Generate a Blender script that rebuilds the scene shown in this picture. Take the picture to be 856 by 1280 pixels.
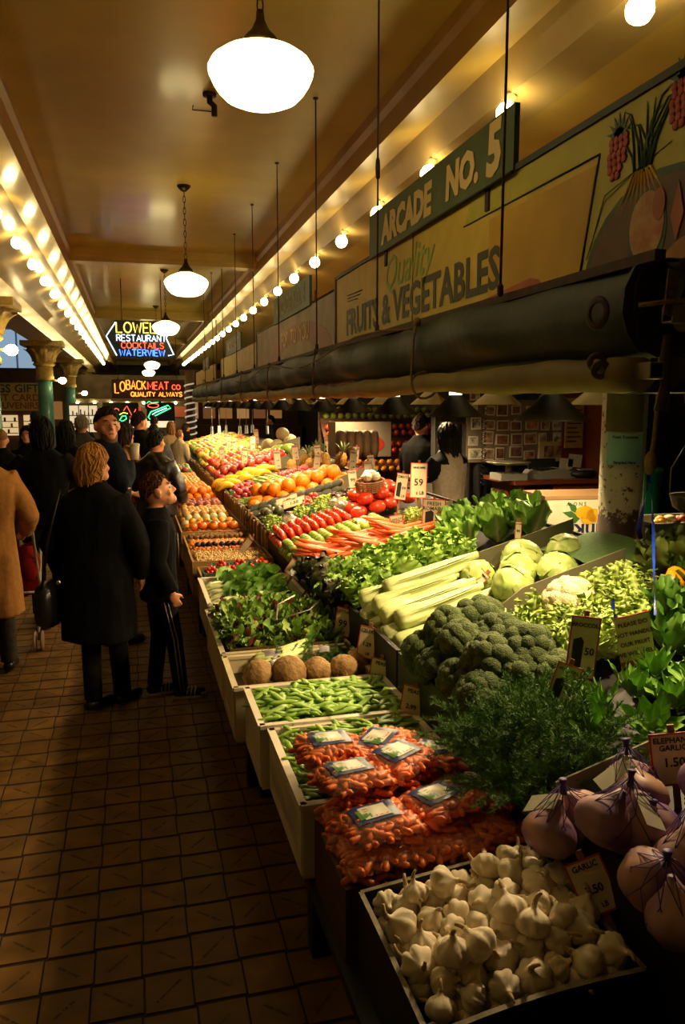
import bpy, bmesh, math, random
from mathutils import Vector, Matrix, Euler, noise
random.seed(7)
PI = math.pi
S = bpy.context.scene
COL = S.collection
for o in list(bpy.data.objects): bpy.data.objects.remove(o)

# ---------------------------------------------------------------- camera, world, exposure
cam_d = bpy.data.cameras.new('camera'); cam = bpy.data.objects.new('camera', cam_d); COL.objects.link(cam)
cam.location = (0, 0, 1.8)
cam.rotation_euler = (math.radians(90 - 7.875), 0, math.radians(-14.891))
cam_d.sensor_fit = 'VERTICAL'; cam_d.sensor_height = 24.0; cam_d.lens = 18.3
cam_d.clip_start = .02; cam_d.clip_end = 200
S.camera = cam
W = bpy.data.worlds.new('world'); S.world = W; W.use_nodes = True
W.node_tree.nodes['Background'].inputs[0].default_value = (.9, .62, .32, 1)
W.node_tree.nodes['Background'].inputs[1].default_value = .012
S.view_settings.view_transform = 'Standard'; S.view_settings.look = 'None'
S.view_settings.gamma = 1; S.view_settings.use_curve_mapping = False
S.view_settings.exposure = 0.0
# strengths of the place's own lamps, tuned here
PENDANT_GLOW, BULB_GLOW, SHADE_WATTS, BULB_WATTS = 7.5, 34.0, 92.0, 1.0
WARM = (1.0, .72, .36)

# ---------------------------------------------------------------- helpers
def lin(h):
    if isinstance(h, (tuple, list)): return tuple(h)[:3]
    h = h.lstrip('#'); v = [int(h[i:i+2], 16)/255 for i in (0, 2, 4)]
    return tuple(c/12.92 if c <= .04045 else ((c+.055)/1.055)**2.4 for c in v)
MATS = {}
def M(name, c1, rough=.5, c2=None, scale=12, bump=0, bscale=None, metal=0, spec=.5, sss=0, rnd=0, emit=0, ecol=None,
      trans=0, coat=0, alpha=1, rib=None, detail=4, contrast=.5, stretch=None, ior=1.45, sheen=0):
    """procedural material; rib = colour mixed in where the mesh attribute 'rib' is 1"""
    if name in MATS: return MATS[name]
    m = bpy.data.materials.new(name); m.use_nodes = True; nt = m.node_tree; N = nt.nodes; L = nt.links
    b = N['Principled BSDF']; A = lin(c1)
    b.inputs['Roughness'].default_value = rough; b.inputs['Metallic'].default_value = metal
    b.inputs['Specular IOR Level'].default_value = spec; b.inputs['IOR'].default_value = ior
    b.inputs['Base Color'].default_value = (*A, 1)
    if sss:
        b.inputs['Subsurface Weight'].default_value = sss; b.inputs['Subsurface Scale'].default_value = .01
        b.inputs['Subsurface Radius'].default_value = (1, .6, .3)
    if coat: b.inputs['Coat Weight'].default_value = coat; b.inputs['Coat Roughness'].default_value = .12
    if sheen: b.inputs['Sheen Weight'].default_value = sheen
    if trans: b.inputs['Transmission Weight'].default_value = trans
    if alpha < 1: b.inputs['Alpha'].default_value = alpha
    if emit:
        b.inputs['Emission Color'].default_value = (*lin(ecol or c1), 1); b.inputs['Emission Strength'].default_value = emit
    cur = None
    tc = None
    if c2 is not None or bump:
        tc = N.new('ShaderNodeTexCoord'); src = tc.outputs['Object']
        if stretch:
            mp = N.new('ShaderNodeMapping'); mp.inputs['Scale'].default_value = stretch
            L.new(src, mp.inputs['Vector']); src = mp.outputs['Vector']
        oi = N.new('ShaderNodeObjectInfo'); va = N.new('ShaderNodeVectorMath'); va.operation = 'MULTIPLY_ADD'
        cmb = N.new('ShaderNodeCombineXYZ')
        for i in range(3): L.new(oi.outputs['Random'], cmb.inputs[i])
        L.new(cmb.outputs[0], va.inputs[0]); va.inputs[1].default_value = (7, 5, 3); L.new(src, va.inputs[2])
        src = va.outputs[0]
    if c2 is not None:
        nz = N.new('ShaderNodeTexNoise'); nz.inputs['Scale'].default_value = scale; nz.inputs['Detail'].default_value = detail
        L.new(src, nz.inputs['Vector'])
        rp = N.new('ShaderNodeValToRGB'); w = .5*(1-contrast)*.6
        rp.color_ramp.elements[0].position = .5-w-.02; rp.color_ramp.elements[1].position = .5+w+.02
        rp.color_ramp.elements[0].color = (*A, 1); rp.color_ramp.elements[1].color = (*lin(c2), 1)
        L.new(nz.outputs['Fac'], rp.inputs['Fac']); cur = rp.outputs['Color']
    if rib is not None:
        at = N.new('ShaderNodeAttribute'); at.attribute_name = 'rib'
        mx = N.new('ShaderNodeMix'); mx.data_type = 'RGBA'
        L.new(at.outputs['Fac'], mx.inputs[0])
        if cur: L.new(cur, mx.inputs[6])
        else: mx.inputs[6].default_value = (*A, 1)
        mx.inputs[7].default_value = (*lin(rib), 1); cur = mx.outputs[2]
    if rnd:
        oi2 = N.new('ShaderNodeObjectInfo'); hs = N.new('ShaderNodeHueSaturation')
        mr = N.new('ShaderNodeMapRange'); mr.inputs[3].default_value = 1-rnd; mr.inputs[4].default_value = 1+rnd
        L.new(oi2.outputs['Random'], mr.inputs[0]); L.new(mr.outputs[0], hs.inputs['Value'])
        mr2 = N.new('ShaderNodeMapRange'); mr2.inputs[3].default_value = .5+rnd*.045; mr2.inputs[4].default_value = .5-rnd*.045
        L.new(oi2.outputs['Random'], mr2.inputs[0]); L.new(mr2.outputs[0], hs.inputs['Hue'])
        if cur: L.new(cur, hs.inputs['Color'])
        else: hs.inputs['Color'].default_value = (*A, 1)
        cur = hs.outputs['Color']
    if cur: L.new(cur, b.inputs['Base Color'])
    if bump:
        n2 = N.new('ShaderNodeTexNoise'); n2.inputs['Scale'].default_value = bscale or scale*3; n2.inputs['Detail'].default_value = 3
        L.new(src, n2.inputs['Vector'])
        bp = N.new('ShaderNodeBump'); bp.inputs['Strength'].default_value = bump; bp.inputs['Distance'].default_value = .01
        L.new(n2.outputs['Fac'], bp.inputs['Height']); L.new(bp.outputs[0], b.inputs['Normal'])
    MATS[name] = m
    return m

class MB:
    """collects shapes; build() links them as ONE mesh object"""
    def __init__(s): s.v = []; s.f = []; s.m = []; s.sm = []; s.rib = []
    def _add(s, vs, fs, mat=0, smooth=True, rib=None):
        b = len(s.v); s.v += [tuple(p) for p in vs]; s.f += [tuple(i+b for i in f) for f in fs]
        s.m += [mat]*len(fs); s.sm += [smooth]*len(fs); s.rib += (rib if rib else [0.]*len(vs)); return s
    def box(s, c, d, rot=None, mat=0, taper=1.0):
        x, y, z = (k/2 for k in d)
        vs = [Vector((sx*x*(taper if sz > 0 else 1), sy*y*(taper if sz > 0 else 1), sz*z)) for sz in (-1, 1) for sy in (-1, 1) for sx in (-1, 1)]
        if rot is not None: R = (rot if isinstance(rot, Matrix) else Euler(rot).to_matrix()); vs = [R @ p for p in vs]
        c = Vector(c); vs = [p+c for p in vs]
        return s._add(vs, [(0, 2, 3, 1), (4, 5, 7, 6), (0, 1, 5, 4), (2, 6, 7, 3), (0, 4, 6, 2), (1, 3, 7, 5)], mat, False)
    def span(s, a, b, mat=0):
        return s.box([(a[i]+b[i])/2 for i in range(3)], [abs(b[i]-a[i]) for i in range(3)], None, mat)
    def tube(s, pts, r, n=8, caps=True, mat=0, flat=1.0, up=(0, 0, 1), closed=False):
        pts = [Vector(p) for p in pts]; k = len(pts)
        if not isinstance(r, (list, tuple)): r = [r]*k
        vs = []; fs = []; T0 = None; nrm = None
        for i, p in enumerate(pts):
            a = pts[(i-1) % k] if (i or closed) else p; c = pts[(i+1) % k] if (i < k-1 or closed) else p
            t = (c-a).normalized() if (c-a).length > 1e-9 else Vector((0, 0, 1))
            if nrm is None:
                nrm = Vector(up).cross(t)
                if nrm.length < 1e-3: nrm = Vector((1, 0, 0)).cross(t)
                nrm.normalize()
            else:
                nrm = (nrm - t*nrm.dot(t))
                nrm = nrm.normalized() if nrm.length > 1e-6 else Vector((1, 0, 0))
            bn = t.cross(nrm)
            for j in range(n):
                w = 2*PI*j/n; vs.append(p + nrm*(math.cos(w)*r[i]) + bn*(math.sin(w)*r[i]*flat))
        for i in range(k if closed else k-1):
            i2 = (i+1) % k
            for j in range(n):
                j2 = (j+1) % n; fs.append((i*n+j, i*n+j2, i2*n+j2, i2*n+j))
        if caps and not closed:
            fs.append(tuple(reversed(range(n)))); fs.append(tuple((k-1)*n+j for j in range(n)))
        return s._add(vs, fs, mat)
    def lathe(s, prof, n=16, c=(0, 0, 0), mat=0, rot=None, lobes=None, sx=1, sy=1, caps=True):
        vs = []; fs = []; k = len(prof)
        R = None if rot is None else (rot if isinstance(rot, Matrix) else Euler(rot).to_matrix()); c = Vector(c)
        for i, (r, z) in enumerate(prof):
            for j in range(n):
                w = 2*PI*j/n; q = r*(lobes(w, i/(k-1)) if lobes else 1)
                p = Vector((q*math.cos(w)*sx, q*math.sin(w)*sy, z))
                vs.append((R @ p if R else p)+c)
        for i in range(k-1):
            for j in range(n):
                j2 = (j+1) % n; fs.append((i*n+j, i*n+j2, (i+1)*n+j2, (i+1)*n+j))
        if caps:
            if prof[0][0] > 1e-6: fs.append(tuple(reversed(range(n))))
            if prof[-1][0] > 1e-6: fs.append(tuple((k-1)*n+j for j in range(n)))
        return s._add(vs, fs, mat)
    def grid(s, fn, nu, nv, mat=0, rib=None, smooth=True):
        vs = []; rb = []
        for i in range(nu+1):
            for j in range(nv+1):
                vs.append(fn(i/nu, j/nv)); rb.append(rib(i/nu, j/nv) if rib else 0.)
        fs = [(i*(nv+1)+j, (i+1)*(nv+1)+j, (i+1)*(nv+1)+j+1, i*(nv+1)+j+1) for i in range(nu) for j in range(nv)]
        return s._add(vs, fs, mat, smooth, rb)
    def prism(s, out, d, mat=0, M4=None, smooth=False):
        """outline in local XY, thickness d along local -Z..0"""
        n = len(out); vs = [Vector((x, y, 0)) for x, y in out]+[Vector((x, y, -d)) for x, y in out]
        if M4 is not None: vs = [M4 @ p for p in vs]
        fs = [tuple(range(n)), tuple(reversed(range(n, 2*n)))]+[(i, n+i, n+(i+1) % n, (i+1) % n) for i in range(n)]
        return s._add(vs, fs, mat, smooth)
    def ball(s, c, r, n=10, k=6, mat=0, fn=None, rot=None):
        r = r if isinstance(r, (tuple, list)) else (r, r, r); vs = []; fs = []; R = Euler(rot).to_matrix() if rot else None; c = Vector(c)
        for i in range(k+1):
            a = PI*i/k
            for j in range(n):
                w = 2*PI*j/n; d = Vector((math.sin(a)*math.cos(w), math.sin(a)*math.sin(w), math.cos(a)))
                q = fn(d) if fn else 1.; p = Vector((d.x*r[0]*q, d.y*r[1]*q, d.z*r[2]*q)); vs.append((R @ p if R else p)+c)
        for i in range(k):
            for j in range(n): fs.append((i*n+j, (i+1)*n+j, (i+1)*n+(j+1) % n, i*n+(j+1) % n))
        return s._add(vs, fs, mat)
    def add(s, o, M4):
        b = len(s.v); s.v += [tuple(M4 @ Vector(p)) for p in o.v]; s.f += [tuple(i+b for i in f) for f in o.f]
        s.m += o.m; s.sm += o.sm; s.rib += o.rib; return s
    def mesh(s, name, mats):
        me = bpy.data.meshes.new(name); me.from_pydata(s.v, [], s.f)
        for mt in (mats if isinstance(mats, (list, tuple)) else [mats]): me.materials.append(mt)
        me.polygons.foreach_set('material_index', s.m); me.polygons.foreach_set('use_smooth', s.sm)
        if any(s.rib):
            a = me.attributes.new('rib', 'FLOAT', 'POINT'); a.data.foreach_set('value', s.rib)
        bm = bmesh.new(); bm.from_mesh(me); bmesh.ops.remove_doubles(bm, verts=bm.verts, dist=1e-6); bm.to_mesh(me); bm.free()
        me.update(); return me
    def build(s, name, mats, parent=None, loc=None, rot=None):
        return link(name, s.mesh(name, mats), parent, loc, rot)

def link(name, me, parent=None, loc=None, rot=None, scale=None):
    o = bpy.data.objects.new(name, me); COL.objects.link(o)
    if parent is not None: o.parent = parent
    if loc is not None: o.location = loc
    if rot is not None: o.rotation_euler = rot
    if scale is not None: o.scale = scale if isinstance(scale, (tuple, list)) else (scale,)*3
    return o
def tag(o, label, cat, group=None, kind=None):
    if label: o['label'] = label
    if cat: o['category'] = cat
    if group: o['group'] = group
    if kind: o['kind'] = kind
    return o
def thing(name, label, cat, loc=(0, 0, 0), rot=(0, 0, 0), group=None, scale=None):
    return tag(link(name, None, None, loc, rot, scale), label, cat, group)
def struct(name, mb, mats, parent=None):
    o = mb.build(name, mats, parent)
    if parent is None: o['kind'] = 'structure'
    return o
def dup(o, parent=None, loc=None, rot=None, scale=None, label=None, group=None):
    c = o.copy(); COL.objects.link(c); c.parent = parent
    if loc is not None: c.location = loc
    if rot is not None: c.rotation_euler = rot
    if scale is not None: c.scale = scale if isinstance(scale, (tuple, list)) else (scale,)*3
    if label: c['label'] = label
    if group: c['group'] = group
    for ch in o.children: dup(ch, c)
    return c
TXT = {}
def text_mesh(s, size, mat, bold=0, ext=.0006, align='CENTER', shear=0, space=1.0, width=1.0):
    key = (s, size, mat.name, bold, ext, align, shear, space, width)
    if key in TXT: return TXT[key]
    cu = bpy.data.curves.new('lettering', 'FONT'); cu.body = s; cu.size = size; cu.align_x = align; cu.align_y = 'CENTER'
    cu.extrude = ext; cu.offset = bold; cu.resolution_u = 2; cu.shear = shear; cu.space_character = space; cu.space_line = .95
    ob = bpy.data.objects.new('tmp', cu)
    for _ in range(5):                                                  # a thick outline may fold into spikes: thin it until it does not
        me = bpy.data.meshes.new_from_object(ob); lines = s.count('\n')+1
        if not me.vertices or (max(abs(v.co.y) for v in me.vertices) < size*1.1*lines and max(abs(v.co.x) for v in me.vertices) < size*(len(s)+1)): break
        cu.offset *= .5
    else:
        cu.offset = 0; me = bpy.data.meshes.new_from_object(ob)
    bpy.data.objects.remove(ob)
    if width != 1.0:
        for v in me.vertices: v.co.x *= width
    me.materials.clear(); me.materials.append(mat); TXT[key] = me
    return me
def facing(n, up=(0, 0, 1)):
    """rotation whose local +Z looks along n and local +Y is up"""
    z = Vector(n).normalized(); x = Vector(up).cross(z).normalized(); y = z.cross(x)
    return Matrix((x, y, z)).transposed()
U = random.uniform
def rot_rand(): return (U(0, 6.28), U(0, 6.28), U(0, 6.28))
# ---------------------------------------------------------------- the setting: floor
X0F, TS, GR = -.032, .1535, .0045
def floor_mat():
    m = bpy.data.materials.new('quarry_tile'); m.use_nodes = True; N = m.node_tree.nodes; L = m.node_tree.links; b = N['Principled BSDF']
    tc = N.new('ShaderNodeTexCoord'); oi = N.new('ShaderNodeObjectInfo'); at = N.new('ShaderNodeAttribute'); at.attribute_name = 'rib'
    nz = N.new('ShaderNodeTexNoise'); nz.inputs['Scale'].default_value = 9; nz.inputs['Detail'].default_value = 5
    geo = N.new('ShaderNodeNewGeometry'); L.new(geo.outputs['Position'], nz.inputs['Vector'])
    rp = N.new('ShaderNodeValToRGB'); rp.color_ramp.elements[0].color = (*lin('#523712'), 1); rp.color_ramp.elements[1].color = (*lin('#74521f'), 1)
    rp.color_ramp.elements[0].position = .3; rp.color_ramp.elements[1].position = .7
    L.new(nz.outputs['Fac'], rp.inputs['Fac'])
    hs = N.new('ShaderNodeHueSaturation'); mr = N.new('ShaderNodeMapRange'); mr.inputs[3].default_value = .85; mr.inputs[4].default_value = 1.12
    L.new(oi.outputs['Random'], mr.inputs[0]); L.new(mr.outputs[0], hs.inputs['Value']); L.new(rp.outputs['Color'], hs.inputs['Color'])
    L.new(hs.outputs['Color'], b.inputs['Base Color'])
    mr3 = N.new('ShaderNodeMapRange'); mr3.inputs[3].default_value = .42; mr3.inputs[4].default_value = .75
    L.new(nz.outputs['Fac'], mr3.inputs[0]); L.new(mr3.outputs[0], b.inputs['Roughness'])
    b.inputs['Specular IOR Level'].default_value = .3
    return m
mt_tile = floor_mat()
mt_grout = M('dark_grout', '#1b130b', .9, '#2a1e12', 30)
mt_ink = M('engraved_black', '#20150b', .8)
floor = struct('floor', MB().span((-7, -1.5, -.06), (7, 50, -.004)), mt_grout)
def engraved(seed):
    """tile with a row of stamped capitals along its diagonal, each a small raised dark stroke group"""
    r = random.Random(seed); mb = MB(); h = TS/2-GR
    mb.box((0, 0, -.002), (2*h, 2*h, .004), None, 0)
    if r.random() < .9:
        L = r.uniform(.045, .125); n = max(3, int(L/.0085)); R = Matrix.Rotation(PI/4, 3, 'Z')
        for i in range(n):
            q = (i+.5)/n*L-L/2
            if r.random() < .1: continue
            k = r.randrange(4); c = Vector((q, 0, .0002)); w = .0048
            mb.box(R @ (c+Vector((-w/2, 0, 0))), (.0018, .0085, .0006), R, 1)
            if k != 0: mb.box(R @ (c+Vector((w/2, 0, 0))), (.0018, .0085, .0006), R, 1)
            if k != 1: mb.box(R @ (c+Vector((0, .0035, 0))), (w, .0016, .0006), R, 1)
            if k == 2: mb.box(R @ c, (w, .0016, .0006), R, 1)
    return mb
tile_var = [engraved(s) for s in range(14)]
tile_me = [t.mesh('floor_tile', [mt_tile, mt_ink]) for t in tile_var]
plain = MB().box((0, 0, -.002), (TS-2*GR, TS-2*GR, .004))
cells = []
for j in range(0, 210):
    for i in range(-20, 14):
        x = X0F+(i+.5)*TS; y = 1.85+(j+.5)*TS*1.06
        cells.append((math.hypot(x*1.3, y), x, y, i, j))
def seen(x, y):
    return -.24*y-.15 < x < .62+.02*y and y > 1.9
near = sorted(c for c in cells if seen(c[1], c[2]))[:300]; ns = {(c[3], c[4]) for c in near}
rest = MB()
for d, x, y, i, j in cells:
    a = PI/2*((i+j) % 2)+PI*((i*7+j*3) % 2)
    if (i, j) in ns:
        o = link('floor_tile', tile_me[(i*31+j*17+i*j) % 14], floor, (x, y, U(-.0006, .0006)), (0, 0, a)); o.scale = (.972, 1.06, 1)
    else:
        src = tile_var[(i*31+j*17+i*j) % 14] if y < 6 and -1.6 < x < .6 else plain
        rest.add(src, Matrix.Translation((x, y, 0)) @ Matrix.Rotation(a, 4, 'Z') @ Matrix.Diagonal((.972, 1.06, 1, 1)))
o = rest.build('distant_floor_tiles', [mt_tile, mt_ink], floor); o['kind'] = 'stuff'

# ---------------------------------------------------------------- ceiling, beams, walls
mt_ceil = M('ceiling_paint', '#c4aa40', .38, '#b69c34', 2.5, coat=.25)
mt_beam = M('beam_paint', '#a87a2a', .45, '#986a20', 3)
mt_cove = M('cove_gloss_paint', '#d2b460', .42, '#c2a450', 3, coat=.3)
mt_soff = M('soffit_paint', '#c4aa70', .36, '#b59a5c', 3, coat=.35)
mt_dark = M('dark_wall_paint', '#2a211b', .8, '#1c1612', 4)
mt_cream = M('cream_wall_paint', '#9a8c6c', .6, '#857757', 2)
Y0, Y1 = -1.5, 49.9
KC = 1.18
def kz(z): return 1.8+KC*(z-1.8)
def extr(out, y0, y1, matidx=None):
    """profile (x,z) swept along y"""
    out = [(x*KC, kz(z)) for x, z in out]
    mb = MB(); n = len(out)
    for i in range(n):
        a, b = out[i], out[(i+1) % n]
        mb._add([(a[0], y0, a[1]), (b[0], y0, b[1]), (b[0], y1, b[1]), (a[0], y1, a[1])], [(0, 1, 2, 3)], matidx[i] if matidx else 0, False)
    mb._add([(p[0], y0, p[1]) for p in out], [tuple(range(n))], 0, False); mb._add([(p[0], y1, p[1]) for p in out], [tuple(reversed(range(n)))], 0, False)
    return mb
CEIL = kz(3.7)
struct('ceiling', MB().span((-.79, Y0, CEIL), (1.88, Y1, CEIL+.1)), mt_ceil)
struct('trim_1', extr([(-.66, 3.78), (-.66, 3.63), (-.69, 3.6), (-.69, 3.42), (-.95, 3.53), (-1.15, 3.46), (-1.5, 3.32), (-1.5, 3.05), (-1.95, 3.05), (-1.95, 3.78)], Y0, Y1,
       [1, 1, 1, 0, 2, 2, 0, 1, 1, 1]), [mt_cove, mt_beam, mt_soff])
struct('trim_2', extr([(1.58, 3.78), (1.58, 3.63), (1.61, 3.6), (1.61, 3.47), (1.85, 3.53), (1.92, 3.37), (2.16, 3.345), (3.0, 3.22), (3.0, 3.78)], Y0, Y1,
       [1, 1, 1, 0, 2, 2, 0, 1, 1]), [mt_cove, mt_beam, mt_soff])
COLY = (12.4, 20.3, 28.1, 35.9)
for k, y in enumerate(COLY+(43.7,)):
    struct('trim_%d' % (k+3), MB().span((-.815, y-.19, kz(3.6)), (1.9, y+.19, kz(3.72))).span((-.815, y-.14, kz(3.54)), (1.9, y+.14, kz(3.6))), mt_cove)
struct('ceiling_side_left', MB().span((-7, Y0, kz(3.72)), (-2.3, Y1, kz(3.8))), mt_soff)
struct('ceiling_side_right', MB().span((3.54, Y0, 3.56), (7.1, Y1, 3.66)), mt_dark)
struct('wall_left', MB().span((-7.1, Y0, 0), (-7, Y1, 4.2)), mt_cream)
struct('wall_right', MB().span((7.0, Y0, 0), (7.1, Y1, 3.6)), mt_dark)
struct('wall_end', MB().span((-7, Y1, 0), (7, Y1+.2, 4.2)), mt_cream)
struct('wall_behind', MB().span((-7, Y0-.1, 0), (7, Y0, 4.2)), mt_cream)

# ---------------------------------------------------------------- columns
mt_teal = M('teal_column_paint', '#5f9c93', .35, '#4f8a80', 5, coat=.3)
mt_cap = M('cream_plaster', '#c9ad62', .5, '#b0914a', 14, bump=.15)
def fluted(w, t): return 1+.05*math.cos(8*w)
def column(y, label):
    t = thing('column', label, 'column', (-2.03, y, 0), group='columns down the left of the aisle')
    MB().lathe([(.24, 0), (.24, .12), (.19, .16), (.18, .3), (.17, 2.0), (.165, 2.36)], 20).build('shaft', mt_teal, t)
    MB().lathe([(.2, 2.36), (.215, 2.38), (.215, 2.46), (.195, 2.48), (.2, 2.7)], 20).build('collar', mt_cap, t)
    MB().lathe([(.21, 2.7), (.25, 2.74), (.22, 2.78), (.235, 2.87), (.32, 3.0), (.39, 3.07), (.35, 3.12), (.42, 3.17)], 32, lobes=fluted).build('capital', mt_cap, t)
    MB().span((-.47, -.47, 3.16), (.47, .47, 3.275)).build('abacus', mt_cap, t)
    for k in range(8):
        a = PI/4*k+.2
        MB().grid(lambda u, v: (math.cos(a+(v-.5)*.5*(1-u*.5))*(.24+.19*u*u+.03*math.sin(PI*v)), math.sin(a+(v-.5)*.5*(1-u*.5))*(.24+.19*u*u+.03*math.sin(PI*v)),
                  2.8+.32*u-.12*max(0, u-.75)), 6, 4).build('acanthus_leaf', mt_cap, t)
column(COLY[0], 'teal column with ornate cream capital cut by the left edge of the view')
column(COLY[1], 'nearest fully visible teal column beside the gift shop sign')
column(COLY[2], 'second teal column, behind the one at the gift sign')
column(COLY[3], 'third and farthest clear teal column toward the neon signs')
# ---------------------------------------------------------------- lamps of the place
mt_brass = M('aged_bronze', '#4a3620', .4, '#33240f', 20, metal=.8)
mt_globe = M('lit_milk_glass', '#fff3d0', .25, emit=PENDANT_GLOW, ecol=(1.0, .82, .37))
mt_bulb = M('lit_round_bulb', '#fff3d0', .3, emit=BULB_GLOW, ecol=(1.0, .78, .34))
mt_porc = M('porcelain_socket', '#b9a47a', .4)
def chain_mb(z0, z1):
    mb = MB(); n = max(1, int((z1-z0)/.055))
    for i in range(n):
        z = z0+(i+.5)*(z1-z0)/n; h = (z1-z0)/n*.62; a = (i % 2)*PI/2
        mb.tube([(math.cos(a)*math.cos(w)*.013, math.sin(a)*math.cos(w)*.013, z+math.sin(w)*h) for w in [2*PI*k/10 for k in range(10)]], .0035, 5, closed=True)
    return mb
R_ = .23
globe_prof = [(.26*R_, .52*R_), (.30*R_, .47*R_), (.5*R_, .40*R_), (.76*R_, .29*R_), (.93*R_, .17*R_), (R_, .05*R_), (.985*R_, -.05*R_), (.92*R_, -.19*R_), (.82*R_, -.34*R_), (.70*R_, -.46*R_), (.52*R_, -.54*R_), (.26*R_, -.575*R_), (0, -.585*R_)]
def pendant(y, z, label):
    t = thing('pendant_lamp', label, 'lamp', (.59, y, z), group='schoolhouse pendants down the aisle')
    MB().lathe(globe_prof, 32).build('globe', mt_globe, t)
    MB().lathe([(.075, .105), (.08, .12), (.07, .14), (.04, .17), (.02, .21), (.016, .25)], 20).build('fitter', mt_brass, t)
    top = CEIL-z
    chain_mb(.24, top-.05).build('chain', mt_brass, t)
    MB().lathe([(.02, top-.06), (.05, top-.035), (.07, top-.012), (.07, top)], 20).build('ceiling_canopy', mt_brass, t)
PL = ['largest pendant lamp with white schoolhouse globe at the top of the view', 'second nearest white schoolhouse pendant on a long chain', 'third white schoolhouse pendant, hanging in front of the arrow neon sign',
      'fourth schoolhouse pendant, behind the arrow neon sign', 'small far schoolhouse pendant just below the arrow neon sign', 'small far schoolhouse pendant between the two neon signs', 'far schoolhouse pendant in front of the red neon sign', 'farthest tiny schoolhouse pendant beyond the red neon sign']
for k, (y, z) in enumerate(((3.6, 3.23), (8.62, 3.06), (13.9, 3.09), (19.0, 3.0), (24.2, 2.95), (29.4, 2.92), (34.6, 2.9), (39.8, 2.9))): pendant(y, z, PL[k])

def round_bulb(x, y, z, label, group, hz=False, d=(0, 0, -1)):
    t = thing('light_bulb', label, 'light bulb', (x, y, z), group=group)
    R = facing(d, (0, 1, 0) if abs(d[2]) > .7 else (0, 0, 1))
    MB().lathe([(.035, 0), (.035, .012), (.02, .016), (.022, .06)], 12, rot=R).build('socket', mt_porc, t)
    b = MB().lathe([(.018, .05), (.034, .065), (.055, .088), (.064, .122), (.055, .156), (.032, .178), (0, .186)], 16, rot=R).build('glass_globe', mt_bulb, t)
    return t
lbl = 'round bulb in the left ceiling row along the soffit'; lbr = 'round bulb in the right ceiling row above the painted signs'
for k in range(26):
    y = 1.2+1.5*k
    round_bulb(-1.28, y, kz(3.483), 'nearest bulb of the left soffit row at the frame edge' if k == 6 else lbl, 'left ceiling bulbs', d=(.25, -.25, -.94))
    y = 3.3+1.295*k
    round_bulb(2.28, y, kz(3.366), 'large bare bulb at the top right corner' if k == 0 else lbr, 'right ceiling bulbs', d=(-.35, -.2, -.92))
for y, x, z, l in ((12.3, -1.66, 2.57, 'bulb on an arm from the nearest column at the left edge'), (20.2, -1.62, 2.36, 'bulb on an arm beside the gift sign column'), (28.0, -1.56, 2.16, 'bulb on an arm on the second clear column')):
    t = thing('bracket_bulb', l, 'light bulb', (x, y, z), group='bracket bulbs on the columns')
    MB().lathe([(.02, 0), (.045, .02), (.07, .055), (.078, .1), (.07, .145), (.04, .178), (0, .19)], 16, rot=facing((1, 0, 0)), c=(-.1, 0, 0)).build('glass_globe', mt_bulb, t)
    MB().tube([(-.3, 0, 0), (-.1, 0, 0)], .022, 8).build('arm', mt_porc, t)

# reflector lamps under the awning
mt_shade = M('dark_enamel', '#33291a', .5, '#272013', 12)
mt_shade_c = M('cream_enamel', '#b7ab86', .4, '#a3966f', 10)
mt_white_in = M('white_enamel', '#efe9d8', .35)
mt_neck = M('lit_white_neck', '#fff6e0', .4, emit=2.2, ecol=(1, .85, .55))  # neck glow put in for bulb light leaking through the shade top
mt_shbulb = M('lit_reflector_bulb', '#fff6e0', .4, emit=14, ecol=(1, .82, .5))
mt_cord = M('black_cord', '#0d0b0a', .6)
def shade_lamp(x, y, z, dia, h, outer, label, group, watts, tilt=34):
    t = thing('reflector_lamp', label, 'lamp', (x, y, z), group=group); r = dia/2
    MB().lathe([(.032, h), (.045, h-.012), (r*.55, h*.52), (r, 0), (r+.004, -.006), (r-.006, -.004)], 24, caps=False).build('shade', outer, t)
    MB().lathe([(r-.008, -.003), (r*.54, h*.5-.004), (.043, h-.016), (.03, h-.006)], 24, caps=False).build('shade_lining', mt_white_in, t)
    MB().lathe([(.03, h-.004), (.034, h+.004), (.03, h+.045), (.018, h+.055)], 14).build('neck', mt_neck, t)
    MB().tube([(0, 0, h+.05), (0, 0, h+.16)], .006, 6).build('cord', mt_cord, t)
    MB().lathe([(.018, .075), (.03, .055), (.036, .03), (.025, .008), (0, 0)], 12).build('bulb', mt_shbulb, t)
    ld = bpy.data.lights.new('reflector_light', 'SPOT'); ld.energy = watts; ld.color = WARM; ld.spot_size = math.radians(165); ld.spot_blend = .8; ld.shadow_soft_size = .045
    l = bpy.data.objects.new('reflector_light', ld); COL.objects.link(l); l.parent = t; l.location = (0, 0, -.012); l.rotation_euler = (0, math.radians(tilt), 0)
ys = [2.83+.98*k for k in range(16)]
for k, y in enumerate(ys):
    shade_lamp(1.62, y, 1.739, .294, .107, mt_shade, ['nearest dark cone lamp shade under the awning beside the pillar', 'second dark cone lamp shade, above the grey shirted vendor'][k] if k < 2 else 'dark cone lamp shade in the front row under the awning', 'dark reflector lamps', SHADE_WATTS*(.72 if k < 2 else 1))
for k in range(9):
    shade_lamp(2.62, 4.02+1.36*k, 1.80, .36, .13, mt_shade_c, 'nearest cream lamp shade, directly left of the pillar top' if k == 0 else 'cream enamel lamp shade in the back row under the awning', 'cream reflector lamps', SHADE_WATTS*1.3, 0)
# unseen lamp added to brighten the near end of the stall, at the corner
shade_lamp(1.68, 2.2, 1.84, .294, .107, mt_shade, 'dark cone lamp shade at the near corner, hidden behind the canvas roll', 'dark reflector lamps', SHADE_WATTS*1.0)
for o in [o for o in COL.objects if o.name.startswith('neck')][-1:]: o.data.materials[0] = mt_shade

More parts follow.
